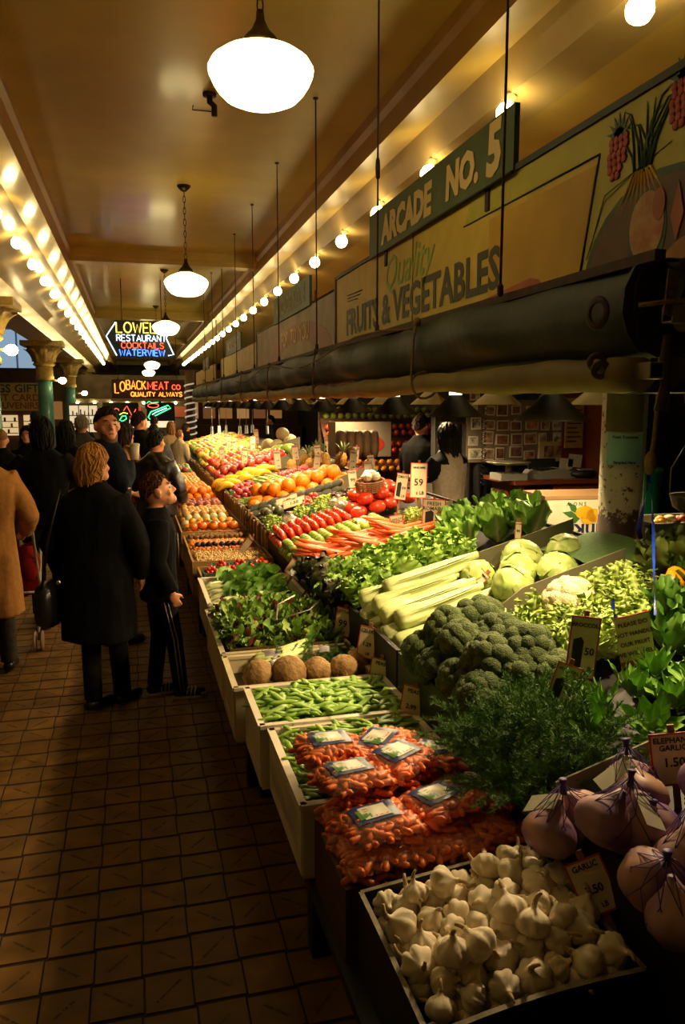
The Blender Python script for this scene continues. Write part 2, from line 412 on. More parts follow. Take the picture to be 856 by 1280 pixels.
# ---------------------------------------------------------------- awning of rolled canvas
mt_canvas = M('dark_green_canvas', '#2c3120', .6, '#1f2316', 5, bump=.7, bscale=7)
mt_canvas2 = M('olive_canvas_roll', '#7d6a30', .7, '#6a5826', 5, bump=.2, bscale=14)
mt_steel = M('galvanised_steel', '#a39a86', .4, '#867c68', 20, metal=.7)
mt_rope = M('hemp_rope', '#7a5c30', .8, '#5d4522', 60, bump=.4)
mt_rust = M('rusty_iron', '#4a2a18', .7, '#2c1a10', 25)
def sag(y): return .012*math.sin(2.1*y)+.008*math.sin(5.3*y+1)
aw = thing('rolled_awning', 'long rolled dark green canvas awning over the produce display', 'awning', (1.4, 2, 0))
prof = [(.20, 2.20), (.05, 2.215), (.0, 2.19), (-.03, 2.13), (-.035, 2.06), (-.015, 2.0), (.02, 1.955), (.08, 1.935), (.2, 1.95)]
def canvas(u, v):
    y = 2.0+20*u; i = v*(len(prof)-1); a = min(int(i), len(prof)-2); f = i-a
    x = prof[a][0]*(1-f)+prof[a+1][0]*f; z = prof[a][1]*(1-f)+prof[a+1][1]*f
    k = math.sin(PI*v)
    return (x+k*(.02*math.sin(3.3*y+2*v)+.014*math.sin(9*y+5*v)), y-2, z+k*sag(y+v)-.004*max(0, y-8))
MB().grid(canvas, 170, 22).build('canvas', mt_canvas, aw)
MB().tube([(.012+.004*math.sin(4*q), q-.02 if q == 0 else q, 1.893+.5*sag(2+q)) for q in [.1*k for k in range(200)]], [.05+.006*math.sin(3.1*k*.1)+.003*math.sin(1.7*k) for k in range(200)], 14).build('lower_roll', mt_canvas2, aw)
MB().span((.01, -.06, 2.195), (.045, 20, 2.225)).build('top_rail', mt_rust, aw)
def sq_tube(parent, c, axis, L, w=.042):
    mb = MB(); t = .005
    for dx, dz, sx, sz in ((0, w/2, w, t), (0, -w/2, w, t), (w/2, 0, t, w), (-w/2, 0, t, w)):
        mb.box((c[0]+(dx if axis == 1 else 0), c[1]+(dx if axis == 0 else 0), c[2]+dz), (sx if axis == 1 else L, L if axis == 1 else sx, sz))
    return mb.build('square_tube', mt_steel, parent)
sq_tube(aw, (.015, .06, 1.893), 1, .3)
MB().lathe([(.03, 0), (.046, 0), (.05, .004), (.046, .008), (.03, .008)], 20, rot=facing((-1, -.2, 0)), c=(-.044, .12, 2.07), caps=False).build('grommet', mt_rust, aw)
MB().lathe([(.016, 0), (.026, 0), (.03, .008), (.026, .016), (.012, .016)], 16, rot=facing((-.6, -.8, 0)), c=(-.04, .1, 1.90), caps=False).build('grommet', mt_rust, aw)
MB().lathe([(.014, 0), (.026, 0), (.03, .008), (.022, .016), (.01, .012)], 16, rot=facing((-.6, -.8, 0)), c=(-.035, .13, 1.925), caps=False).build('grommet', mt_rust, aw)
for k, q in enumerate((1.72, 3.95, 6.1, 8.2, 10.5, 13)):
    mb = MB().tube([(.012+.066*math.cos(w), q+.01*math.sin(3*w), 1.893+.066*math.sin(w)) for w in [2*PI*i/14 for i in range(14)]], .0065, 6, closed=True)
    mb.tube([(-.03, q, 2.22), (-.045, q+.004, 2.12), (-.052, q, 2.02), (-.058, q-.004, 1.94), (-.05, q, 1.87)], .007, 6)
    mb.ball((-.03, q, 2.2), (.02, .03, .025), 8, 5)
    mb.build('rope_tie', mt_rope, aw)
MB().tube([(-.05, 1.75+.5*k, 2.125+.05*math.sin(k*.9)-.004*k+.045) for k in range(16)], .006, 6).build('draw_rope', mt_rope, aw)
# the corner return of the awning
a2 = thing('awning_return', 'dark canvas awning end turning the corner to the right edge', 'awning', (1.46, 1.9, 0))
def canvas2(u, v):
    x = .01+1.6*u; i = v*(len(prof)-1); a = min(int(i), len(prof)-2); f = i-a
    y = prof[a][0]*(1-f)+prof[a+1][0]*f; z = prof[a][1]*(1-f)+prof[a+1][1]*f
    return (x, y+.02+.012*math.sin(PI*v)*math.sin(8*x), 2.2+(z-2.2)*.62+.5*sag(x*2)*math.sin(PI*v))
MB().grid(canvas2, 24, 20).build('canvas', mt_canvas, a2)
MB().tube([(.02+.1*k, .0, 2.045) for k in range(16)], .046, 14).build('lower_roll', mt_canvas2, a2)
sq_tube(a2, (.03, -.0, 2.045), 0, .12)
MB().box((-.03, -.012, 2.10), (.055, .004, .12), (0, .1, .4)).box((-.03, -.015, 2.15), (.05, .004, .02), (0, .1, .4)).build('webbing_strap', M('tan_webbing', '#8a6a36', .8, '#6f5228', 50), a2)
MB().tube([(-.1, .03, 2.07), (-.05, -.03, 2.075), (.02, -.04, 2.08), (.09, -.04, 2.085)], .007, 6).build('strap_rope', mt_rope, a2)
MB().lathe([(.02, 0), (.036, 0), (.04, .004), (.036, .008), (.02, .008)], 18, rot=facing((0, -1, 0)), c=(.1, -.04, 2.085), caps=False).build('grommet', mt_rust, a2)
MB().tube([(-.01, .02, 1.99), (-.012, .02, 1.93), (-.005, .025, 1.85), (-.012, .03, 1.78)], [.012, .016, .014, .02], 8).build('bracket', mt_rust, a2)

# hanger rods from the ceiling to the awning
for k, y in enumerate((2.84, 4.43, 5.98, 7.6, 9.2, 10.8, 12.4, 14.0, 15.6)):
    t = thing('hanger_rod', ['nearest thin hanger rod crossing the painted sign', 'thin hanger rod with a turnbuckle left of the arcade sign'][k] if k < 2 else 'thin dark rod hanging the awning from the ceiling', 'rod', (1.385, y, 2.21), group='awning hanger rods')
    MB().tube([(0, 0, 0), (0, 0, CEIL-2.21)], .0055, 6).build('rod', mt_rust, t)
    MB().lathe([(.006, 0), (.013, .01), (.013, .04), (.006, .05)], 8).build('eye_bolt', mt_rust, t)
    if k == 1: MB().lathe([(.006, .9), (.013, .91), (.015, .96), (.013, 1.0), (.006, 1.02)], 8, c=(0, 0, -.05)).build('turnbuckle', mt_rust, t)
    MB().lathe([(.02, CEIL-2.22), (.02, CEIL-2.21)], 8).build('ceiling_plate', mt_rust, t)
# small ceiling fittings
t = thing('ceiling_hook', 'small dark pipe fitting on the ceiling left of the large pendant', 'fitting', (.62, 6.1, CEIL)); 
MB().tube([(0, 0, 0), (0, 0, -.06), (.03, -.02, -.09), (.03, -.02, -.16)], .022, 8).lathe([(.05, -.02), (.05, 0)], 12).build('fitting', mt_rust, t)
MB().tube([(-.1, .25, -.006), (-.1, .34, -.006), (.06, .34, -.006), (.06, .25, -.006)], .004, 5).build('ceiling_plate', mt_rust, t)
MB().span((.205, .1, 1.985), (.235, 16.2, 2.01)).build('lamp_rail', mt_rust, aw)
t = thing('lamp_conduit', 'dark conduit carrying the back row of cream lamp shades', 'conduit', (2.62, 3.8, 2.09))
MB().tube([(0, 0, 0), (0, 11.4, 0)], .016, 8).build('pipe', mt_rust, t)
for y in (.4, 4, 7.6, 11): MB().tube([(0, y, 0), (0, y, 1.35)], .008, 6).build('hanger', mt_rust, t)
def cap_end(parent, pts, axis, c):
    mb = MB(); n = len(pts); d = .012
    P = [((p[0], c, p[1]) if axis == 1 else (c, p[0], p[1])) for p in pts]; Q = [((p[0], c+d, p[1]) if axis == 1 else (c+d, p[0], p[1])) for p in pts]
    mb._add(P+Q, [tuple(range(n)), tuple(reversed(range(n, 2*n)))]+[(i, n+i, n+(i+1) % n, (i+1) % n) for i in range(n)], 0, False).build('canvas_end', mt_canvas, parent)
cap_end(aw, prof, 1, .012)
cap_end(a2, [(y+.02, 2.2+(z-2.2)*.62) for y, z in prof], 0, .022)
# ---------------------------------------------------------------- painted sign boards above the awning
mt_sy = M('faded_yellow_paint', '#d4b53e', .6, '#c2a434', 6, bump=.05)
mt_sp = M('pale_green_yellow_paint', '#c2b642', .6, '#b0a436', 6)
mt_so = M('ochre_paint', '#cfa022', .6, '#bf921c', 5)
mt_sg = M('sign_green', '#4c5c34', .55, '#3d4b29', 6)
mt_sr = M('faded_red_paint', '#b8623a', .6, '#a5552f', 8)
mt_sk = M('olive_black_lettering', '#3a3a22', .6)
mt_sc = M('cream_lettering', '#d6b779', .6)
mt_rim = M('dark_green_trim', '#2b3420', .6)
mt_leaf_p = M('painted_leaf', '#2f4526', .6, '#3f5a30', 30)
mt_ras = M('painted_raspberry', '#a02a20', .6, '#b8463a', 60)
mt_brown_p = M('painted_brown', '#5b3c22', .6, '#6d4a2a', 15)
def sign(name, label, x, ya, yb, z0, z1, mat, d=.03):
    """board at x facing the aisle; local x runs from far (ya) to near (yb), local y up from z0"""
    t = thing(name, label, 'sign', (x, ya, z0)); t.rotation_euler = facing((-1, 0, 0)).to_euler()
    w, h = ya-yb, z1-z0
    MB().prism([(0, 0), (w, 0), (w, h), (0, h)], d).build('board', mat, t)
    return t, w, h
def patch(t, name, pts, mat, z=.002, d=.002):
    return MB().prism(pts, d, M4=Matrix.Translation((0, 0, z))).build(name, mat, t)
def letters(t, s, x, y, size, mat, bold=0, z=.003, shear=0, space=1., rot=0, align='CENTER', width=1.):
    return link('lettering', text_mesh(s, size, mat, bold, .0008, align, shear, space, width), t, (x, y, z), (0, 0, rot))
def ell(cx, cy, rx, ry, n=24, a0=0, a1=2*PI): return [(cx+rx*math.cos(a0+(a1-a0)*k/n), cy+ry*math.sin(a0+(a1-a0)*k/n)) for k in range(n)]

t, w, h = sign('painted_sign', 'large yellow painted sign reading Quality Fruits and Vegetables', 1.62, 6.28, 1.1, 2.12, 2.79, mt_sy)
s_ = lambda y: 6.28-y
patch(t, 'painted_panel', [(s_(3.66), h-.005), (w-.01, h-.005), (w-.01, .005), (s_(2.66), .005), (s_(2.56), .55), (s_(3.74), .55)], mt_sp, .0015)
patch(t, 'painted_panel', [(s_(3.45), .005), (s_(2.68), .005), (s_(2.58), .52), (s_(3.45), .52)], mt_so, .0025)
for a, b in (((s_(3.74), .55), (s_(2.56), .55)), ((s_(2.56), .55), (s_(2.67), .0))):
    MB().tube([(*a, .003), (*b, .003)], .004, 4).build('painted_line', mt_rim, t)
MB().span((0, h-.004, -.03), (w, h+.022, .012)).build('top_trim', mt_rim, t)
for q in (4.5,): MB().span((s_(q)-.004+.02, .0, 0), (s_(q)+.004+.02, h, .004)).build('board_joint', mt_brown_p, t)
MB().span((-.03, 0, -.03), (0, h+.02, .01)).build('end_post', M('red_brown_wood', '#4a241a', .6), t)
letters(t, 'FRUITS & VEGETABLES', (s_(5.98)+s_(3.32))/2, .285, .262, mt_sk, .007, width=1.0).scale = (1.02, 1, 1)
letters(t, 'Quality', s_(4.6), .50, .29, M('green_script_paint', '#8fa84c', .6), .006, shear=.35)
patch(t, 'red_banner', [(.0, .0), (s_(2.95), .0)]+[(s_(2.95)-.09+.13*math.cos(a), .10+.10*math.sin(a)) for a in (-.6, 0, .5, 1.0, 1.57)]+[(s_(3.6), .16), (1.2, .12), (0, .11)], mt_sr, .0035)
for k in range(9): patch(t, 'worn_banner_letter', [(1.3+.16*k, .03), (1.38+.16*k, .03), (1.38+.16*k, .1+.005*k), (1.3+.16*k, .095+.005*k)], mt_sc, .0055, .001)
for k in range(3): MB().tube([(.35, .5-.022*k, .003), (.75-.06*k, .49-.022*k, .003)], .003, 4).build('painted_line', mt_sk, t)
for k in range(0): MB().tube([(2.55, .42-.02*k, .003), (2.9-.06*k, .425-.02*k, .003)], .003, 4).build('painted_line', mt_sk, t)
def raspberry(cx, cy):
    for k in range(7):
        a = PI/2+(k-3)*.42; patch(t, 'painted_leaf', [(cx+.015*math.cos(a-1.3), cy+.055+.015*math.sin(a-1.3)), (cx+.075*math.cos(a), cy+.055+.075*math.sin(a)), (cx+.015*math.cos(a+1.3), cy+.055+.015*math.sin(a+1.3))], mt_leaf_p, .005)
    mb = MB()
    for r in range(6):
        for q in range(4-(r > 3)-(r > 4)):
            mb.add(MB().lathe([(.016, 0), (.012, .002), (0, .003)], 8), Matrix.Translation((cx+(q-1.5+.5*(r > 3)+.5*(r > 4)+.25*(r % 2))*.027-.004*r, cy+.045-.023*r, .005)))
    mb.build('painted_berry', mt_ras, t)
raspberry(s_(2.45), .52); raspberry(s_(2.13), .585)
rg = random.Random(3)
for k in range(16):
    a = PI/2+rg.uniform(-.55, .55); L = rg.uniform(.14, .26); bx = s_(2.31)+rg.uniform(-.05, .05)
    MB().tube([(bx, .42, .004), (bx+.35*L*math.cos(a), .42+.4*L, .004), (bx+L*math.cos(a)*1.1, .42+.8*L, .004), (bx+L*math.cos(a)*1.7, .42+(.95-.3*abs(math.cos(a)))*L, .004)], [.006, .005, .003, .001], 4).build('painted_stalk', mt_leaf_p, t)
for k in range(9):
    a = -PI/2+(k-4)*.17; MB().tube([(s_(2.31)+(k-4)*.01, .43, .004), (s_(2.31)+.15*math.cos(a)+(k-4)*.01, .43+.15*math.sin(a), .004)], [.007, .003], 4).build('painted_root', mt_so, t)
bx, by = s_(2.22), .10
patch(t, 'painted_bowl_rim', ell(bx, by, .41, .31), mt_leaf_p, .004)
patch(t, 'painted_bowl', ell(bx, by, .385, .285), mt_brown_p, .006)
mt_on = M('painted_onion', '#b8823c', .6, '#a0602c', 14); mt_bu = M('painted_bulb', '#c7a060', .6, '#b0683a', 18)
patch(t, 'painted_vegetable', ell(bx-.05, by+.13, .10, .13), mt_leaf_p, .0075)
patch(t, 'painted_vegetable', ell(bx-.05, by+.145, .088, .108), mt_bu, .009)
patch(t, 'painted_vegetable', ell(bx+.01, by+.2, .03, .05), mt_sr, .0105)
patch(t, 'painted_vegetable', ell(bx-.16, by-.06, .13, .09), mt_on, .009)
patch(t, 'painted_vegetable', ell(bx+.16, by-.03, .14, .11), mt_on, .009)
patch(t, 'painted_vegetable', [(bx+.1, by+.07), (bx+.07, by+.15), (bx+.1, by+.25), (bx+.13, by+.15)], mt_sr, .0105)
for k in range(2): MB().tube([(bx-.40+.02*k, by+.1+.03*k, .004), (bx-.3, by+.28+.02*k, .004), (bx-.05+.1*k, by+.36+.015*k, .004)], .0015, 4).build('painted_line', mt_leaf_p, t)

for c in t.children:                                                    # the board ends above the awning
    if c.type == 'MESH' and c.name.split('.')[0] != 'lettering':
        for v in c.data.vertices: v.co.y = max(v.co.y, .115)
t, w, h = sign('arcade_sign', 'green hanging board reading ARCADE NO. 5', 1.60, 5.3, 3.19, 2.785, 3.06, mt_sg, .025)
letters(t, 'ARCADE', .72, .115, .225, mt_sc, .012, shear=.06, space=.98); letters(t, 'NO.', 1.56, .125, .22, mt_sc, .012, shear=.06); letters(t, '5', 1.92, .135, .30, mt_sc, .014, shear=.06)
MB().tube([(0, -.004, .003), (w, -.004, .003)], .008, 6).build('bottom_edge', mt_rim, t)
MB().span((.3, -.1, -.03), (.34, 0, -.01)).span((w-.3, -.1, -.03), (w-.26, 0, -.01)).build('mounting_bracket', mt_rust, t)

mt_pale = M('faded_pink_white_paint', '#a8936f', .6, '#8f765a', 4)
mt_pink = M('faded_pink', '#a8735a', .6, '#9a6a58', 8)
mt_lav = M('faded_lavender', '#93808a', .6)
t, w, h = sign('painted_sign', 'pale faded pinkish painted sign next to the yellow fruit sign', 1.62, 10.5, 6.36, 2.06, 2.72, mt_pale)
patch(t, 'faded_arch', ell(2.6, .18, 1.5, .36, 24, 0, PI)+[], mt_pink); patch(t, 'faded_arch', ell(2.6, .12, 1.1, .24, 24, 0, PI), mt_pale, .004)
letters(t, 'FOR  TO  YOU', 2.5, .42, .22, mt_sc, .004, z=.006)
letters(t, 'Fruits', 2.2, .16, .24, M('faded_grey_script', '#7a6a58', .6), .003, shear=.3, z=.006)
MB().tube([(0, h, .002), (w, h, .002)], .01, 6).build('top_trim', mt_brown_p, t)
MB().span((-.04, 0, -.03), (0, h, .01)).build('end_post', mt_brown_p, t)
t, w, h = sign('arcade_sign', 'small olive board reading ARCADE NO. 6 above the pale sign', 1.60, 9.1, 7.2, 2.7, 2.97, mt_sg, .025)
letters(t, 'ARCADE NO. 6', .95, .13, .23, M('dull_cream_lettering', '#8a7a4c', .6), .006)
t, w, h = sign('painted_sign', 'faded cream painted sign left of the pale pinkish sign', 1.62, 14.9, 10.62, 2.0, 2.62, mt_sy)
letters(t, 'VEGETABLES', 2.2, .22, .2, M('faded_brown_lettering', '#8a7446', .6), .003)
MB().span((-.04, 0, -.03), (0, h, .01)).build('end_post', mt_brown_p, t)
t, w, h = sign('arcade_sign', 'small far olive board above the faded cream sign', 1.60, 13.9, 12.0, 2.62, 2.88, mt_sg, .025)
letters(t, 'ARCADE NO. 7', .95, .13, .2, mt_sc, .004)
t, w, h = sign('painted_sign', 'orange brown painted sign at the far end of the awning', 1.62, 21.0, 16.2, 1.95, 2.6, mt_so)
letters(t, 'FRESH', 2.4, .3, .3, mt_sk, .004)
t, w, h = sign('arcade_sign', 'farthest small dark board on the orange brown sign', 1.60, 18.6, 17.2, 2.55, 2.8, mt_brown_p, .025)
letters(t, 'ARCADE', .7, .12, .2, mt_sc, .004)
for c in t.children: pass

# ---------------------------------------------------------------- neon
GLY = {'L': [[(0, 1), (0, 0), (.55, 0)]], 'O': [[(.35+.35*math.cos(PI*2*k/14), .5+.5*math.sin(PI*2*k/14)) for k in range(15)]],
 'W': [[(0, 1), (.2, 0), (.4, .8), (.6, 0), (.8, 1)]], 'E': [[(.5, 1), (0, 1), (0, 0), (.5, 0)], [(0, .52), (.42, .52)]],
 'S': [[(.52, .85), (.4, .98), (.15, .98), (.03, .8), (.1, .6), (.42, .45), (.52, .25), (.42, .03), (.15, .0), (.0, .15)]],
 'R': [[(0, 0), (0, 1), (.35, 1), (.5, .88), (.5, .65), (.35, .52), (0, .52)], [(.28, .52), (.52, 0)]], 'T': [[(0, 1), (.6, 1)], [(.3, 1), (.3, 0)]],
 'A': [[(0, 0), (.3, 1), (.6, 0)], [(.12, .36), (.48, .36)]], 'U': [[(0, 1), (0, .2), (.12, .02), (.4, .02), (.52, .2), (.52, 1)]],
 'N': [[(0, 0), (0, 1), (.52, 0), (.52, 1)]], 'C': [[(.55, .85), (.42, .98), (.15, .98), (0, .75), (0, .25), (.15, .02), (.42, .02), (.55, .15)]],
 'K': [[(0, 0), (0, 1)], [(.5, 1), (.02, .45)], [(.15, .58), (.52, 0)]], 'I': [[(.05, 0), (.05, 1)]], 'V': [[(0, 1), (.28, 0), (.56, 1)]],
 'B': [[(0, 0), (0, 1), (.35, 1), (.47, .88), (.47, .64), (.35, .53), (0, .53)], [(.35, .53), (.52, .4), (.52, .15), (.38, 0), (0, 0)]],
 'M': [[(0, 0), (0, 1), (.35, .3), (.7, 1), (.7, 0)]], 'Q': [[(.35+.35*math.cos(PI*2*k/14), .5+.5*math.sin(PI*2*k/14)) for k in range(15)], [(.42, .3), (.7, -.05)]],
 'Y': [[(0, 1), (.28, .5), (.56, 1)], [(.28, .5), (.28, 0)]], "'": [[(.05, 1), (.0, .75)]], ' ': []}
def neon(t, s, x0, x1, y0, h, mat, r=.012, rise=None, z=.05):
    adv = [max([p[0] for st in GLY[c] for p in st] or [.35])+.18 for c in s]; tot = sum(adv)-.18; k = (x1-x0)/tot; x = x0
    for c, a in zip(s, adv):
        if GLY[c]:
            mb = MB(); dy = rise((x-x0)/(x1-x0)) if rise else (0, 1)
            for st in GLY[c]: mb.tube([(x+px*k, y0+dy[0]+py*h*dy[1], z) for px, py in st], r, 6)
            mb.build('neon_letter', mat, t)
        x += a*k
mt_nk = M('black_sign_metal', '#0b0d12', .4, '#11141c', 8)
ny = M('neon_yellow', '#ffe060', .3, emit=2.2, ecol=(1, .72, .10)); nw = M('neon_white_blue', '#d8ecff', .3, emit=2.2, ecol=(.62, .85, 1))
nr = M('neon_red', '#ff5030', .3, emit=2.4, ecol=(1, .10, .04)); nb = M('neon_blue', '#3060ff', .3, emit=2.6, ecol=(.08, .25, 1)); no_ = M('neon_orange', '#ff8030', .3, emit=2.4, ecol=(1, .33, .04)); ng = M('neon_green', '#40ff90', .3, emit=2.0, ecol=(.08, 1, .35))
t = thing('neon_sign', 'black arrow shaped neon sign for restaurant, cocktails and waterview', 'neon sign', (-.44, 15, 2.64))
t.rotation_euler = facing((0, -1, 0)).to_euler()
MB().prism([(.0, .38), (.17, .66), (1.08, .66), (1.2, .66), (1.05, .36), (1.24, .0), (.18, .0)], .12).build('cabinet', mt_nk, t)
MB().tube([(.19, .62, .05), (.02, .37, .05), (.19, .03, .05)], .011, 6).build('neon_outline', nw, t)
MB().tube([(1.17, .5, .05), (1.07, .36, .05), (1.2, .06, .05), (1.1, .04, .05)], .011, 6).build('neon_outline', nw, t)
neon(t, "LOWELL'S", .2, 1.2, .44, .18, ny); neon(t, 'RESTAURANT', .2, 1.07, .29, .11, nw, .009); neon(t, 'COCKTAILS', .28, 1.02, .165, .1, nr, .009); neon(t, 'WATERVIEW', .24, 1.04, .03, .11, nb, .011)
for k in (.3, 1.0): MB().tube([(k, .66, -.06), (k, 1.4, -.06)], .008, 6).build('hanger', mt_rust, t)
t = thing('neon_sign', 'dark red neon sign with orange letters over the far meat counter', 'neon sign', (-.55, 27, 1.98))
t.rotation_euler = facing((0, -1, 0)).to_euler()
MB().span((-.1, 0, -.2), (2.25, .62, 0)).build('cabinet', M('dark_red_sign', '#3a0f08', .5), t)
neon(t, 'LOBACK', .0, .98, .3, .26, no_, .018, lambda q: (-.12+.12*min(1, q*3), 1.2-.2*q)); neon(t, 'MEAT', 1.05, 1.72, .3, .24, nr, .018); neon(t, 'CO', 1.84, 2.1, .3, .15, nr, .014)
neon(t, 'QUALITY ALWAYS', .5, 2.15, .07, .14, no_, .016)
MB().span((-.15, -.09, -.22), (2.3, 0, .05)).build('ledge', mt_cream, t)
for k in (.1, 2.0): MB().tube([(k, .62, -.1), (k, 2.0, -.1)], .01, 6).build('hanger', mt_rust, t)
# ---------------------------------------------------------------- the stall: benches, stands, crates
SL = .26
def zp(x): return .84+SL*(x-1.03)        # top of the sloping rear stand
mt_blackw = M('black_painted_wood', '#17110c', .6, '#0f0b08', 10)
mt_wood = M('raw_pine', '#9a7440', .65, '#7d5a2e', 4, stretch=(1, 8, 8), contrast=.3, bump=.1)
mt_brownw = M('brown_box_wood', '#5a3820', .6, '#43280f', 5, stretch=(8, 1, 8), contrast=.3)
mt_crate = M('white_crate_plastic', '#e2d8c2', .45, '#d2c7ae', 8)
mt_cream_cr = M('cream_crate_plastic', '#d2c4a2', .5, '#bfb08c', 8)
mt_card = M('grey_green_board', '#6f6b52', .7, '#625e46', 6)
mt_wax = M('dark_waxed_board', '#191411', .5, '#241c16', 8)
mt_rimw = M('worn_board_edge', '#8d8268', .7, '#6e6450', 40)
def bench(y0, y1, x0, x1, z, label):
    t = thing('display_bench', label, 'bench', (x0, y0, 0), group='low benches along the aisle')
    w, L = x1-x0, y1-y0; n = max(3, int(w/.17))
    for k in range(n): MB().span((k*w/n+.004, 0, z-.03), ((k+1)*w/n-.004, L, z)).build('plank', mt_blackw, t)
    m = max(2, int(L/1.1)+1)
    for k in range(m):
        yy = .05+(L-.1)*k/(m-1)
        for xx in (.1, w-.06): MB().span((xx-.035, yy-.035, 0), (xx+.035, yy+.035, z-.03)).build('leg', mt_blackw, t)
        MB().span((.1, yy-.02, .16), (w-.06, yy+.02, .23)).build('stretcher', mt_blackw, t)
    MB().span((.06, 0, z-.13), (.09, L, z-.03)).build('apron', mt_blackw, t)
BZ = .43
bench(1.18, 3.45, .44, .97, BZ, 'dark low bench under the garlic, carrots and pea crates')
bench(3.47, 6.05, .40, .96, BZ, 'dark low bench under the salad and bok choy crates')
bench(6.07, 11.5, .38, .96, BZ, 'dark low bench under the persimmon and citrus crates')
bench(11.52, 13.7, .38, .96, BZ, 'far dark low bench under the distant fruit crates')
def stand(y0, y1, label, x1=2.25, div=(), divh=.12, divx=(1.3, 2.2)):
    t = thing('sloped_stand', label, 'produce stand', (1.0, y0, 0), group='sloping produce stands'); L = y1-y0; w = x1-1.0
    n = 6
    for k in range(n):
        xa, xb = k*w/n, (k+1)*w/n
        mb = MB(); vs = [(xa, 0, zp(1+xa)-.075), (xb, 0, zp(1+xb)-.075), (xb, L, zp(1+xb)-.075), (xa, L, zp(1+xa)-.075)]
        mb._add(vs+[(a, b, c-.02) for a, b, c in vs], [(0, 1, 2, 3), (7, 6, 5, 4), (0, 4, 5, 1), (2, 6, 7, 3), (1, 5, 6, 2), (3, 7, 4, 0)], 0, False).build('slope_board', mt_blackw, t)
    MB().span((-.02, 0, .47), (0, L, zp(1.0)-.005)).build('front_board', mt_blackw, t)
    MB().span((w, 0, .6), (w+.02, L, zp(x1)-.06)).build('back_board', mt_blackw, t)
    for k in range(int((y1-max(y0, 5.9))/.17)):
        yy = max(y0, 5.9)-y0+.05+.17*k; MB().span((-.04, yy, .60), (-.02, yy+.055, zp(1.0)+U(-.02, .03))).build('slat', mt_wood, t)
    m = max(2, int(L/1.2)+1)
    for k in range(m):
        yy = .04+(L-.08)*k/(m-1)
        for xx in (.05, w-.05): MB().span((xx-.03, yy-.03, 0), (xx+.03, yy+.03, zp(1+xx)-.095)).build('leg', mt_blackw, t)
    for (yy, xa, xb, hh) in div:
        mb = MB(); yy -= y0
        mb.prism([(xa-1, zp(xa)-.07), (xb-1, zp(xb)-.07), (xb-1, zp(xb)+hh), (xa+.12-1, zp(xa+.12)+hh*.8), (xa-1, zp(xa)+.02)], .006, M4=Matrix.Translation((0, yy, 0)) @ Matrix.Rotation(PI/2, 4, 'X'))
        mb.build('divider', mt_card, t)
    return t
stand(.75, 2.83, 'near sloping dark stand under the elephant garlic, dill and broccoli', 2.25, ((1.66, 1.0, 1.3, .03),))
stand(2.85, 4.42, 'sloping dark stand under the celery and lettuce heads', 2.3, ((2.87, 1.42, 2.02, .09), (3.52, 1.36, 2.16, .085)))
stand(4.44, 6.3, 'sloping dark stand under the carrots and tomatoes', 2.25, ((4.95, 1.55, 2.1, .03), (5.78, 1.0, 1.55, .05)))
stand(6.32, 9.0, 'sloping dark stand under the grapes and large oranges', 2.25, ((7.1, 1.75, 2.2, .08),))
stand(9.02, 13.2, 'sloping dark stand under the bananas and apple rows', 2.4, ((9.9, 1.7, 2.3, .1), (11.5, 1.8, 2.4, .12)))
stand(13.22, 18, 'farthest sloping dark stand under small piles of fruit', 2.4)

def plastic_crate(x0, x1, y0, y1, z0, z1, mat, label, slots=True):
    t = thing('produce_crate', label, 'crate', (x0, y0, z0), group='plastic crates on the front bench'); w, L, h = x1-x0, y1-y0, z1-z0; k = .012
    MB().span((0, 0, 0), (w, L, .012)).build('bottom', mat, t)
    def side(name, a, b):   # a,b wall ends on the floor plan
        mb = MB(); a = Vector((*a, 0)); b = Vector((*b, 0)); d = (b-a); n = d.normalized(); q = Vector((-n.y, n.x, 0))*k/2; ln = d.length
        ang = math.atan2(n.y, n.x)
        def bar(s0, s1, za, zb, th=k): mb.box(a+n*((s0+s1)/2)+Vector((0, 0, (za+zb)/2)), (s1-s0, th, zb-za), (0, 0, ang))
        bar(0, ln, h-.05, h-.01); bar(0, ln, .012, .06); 
        bar(0, .05, .06, h-.05); bar(ln-.05, ln, .06, h-.05)
        if slots:
            m = int((ln-.1)/.016)
            for i in range(m):
                s = .05+(ln-.1)*(i+.5)/m; bar(s-.0045, s+.0045, .06, h-.05)
            for zz in (.06+(h-.11)*f for f in (.33, .66)): bar(.05, ln-.05, zz-.005, zz+.005)
        else: bar(.05, ln-.05, .06, h-.05, k*.7)
        bar(-.006, ln+.006, h-.014, h, k*2.1)
        mb.build(name, mat, t)
    side('side_wall', (0, 0), (w, 0)); side('side_wall', (w, 0), (w, L)); side('side_wall', (w, L), (0, L)); side('side_wall', (0, L), (0, 0))
    return t
plastic_crate(.43, .965, 2.06, 2.60, BZ, .665, mt_crate, 'white slotted plastic crate full of snap peas')
plastic_crate(.40, .965, 2.62, 3.00, BZ, .675, mt_crate, 'white plastic crate full of flat pea pods', False)
plastic_crate(.36, .955, 3.04, 3.44, BZ, .665, mt_cream_cr, 'cream plastic crate holding the celeriac roots', False)
plastic_crate(.36, .955, 3.49, 4.28, BZ, .665, mt_cream_cr, 'cream plastic crate holding the loose salad leaves', False)
plastic_crate(.38, .955, 4.36, 5.04, BZ, .68, mt_crate, 'white plastic crate holding the bok choy', False)
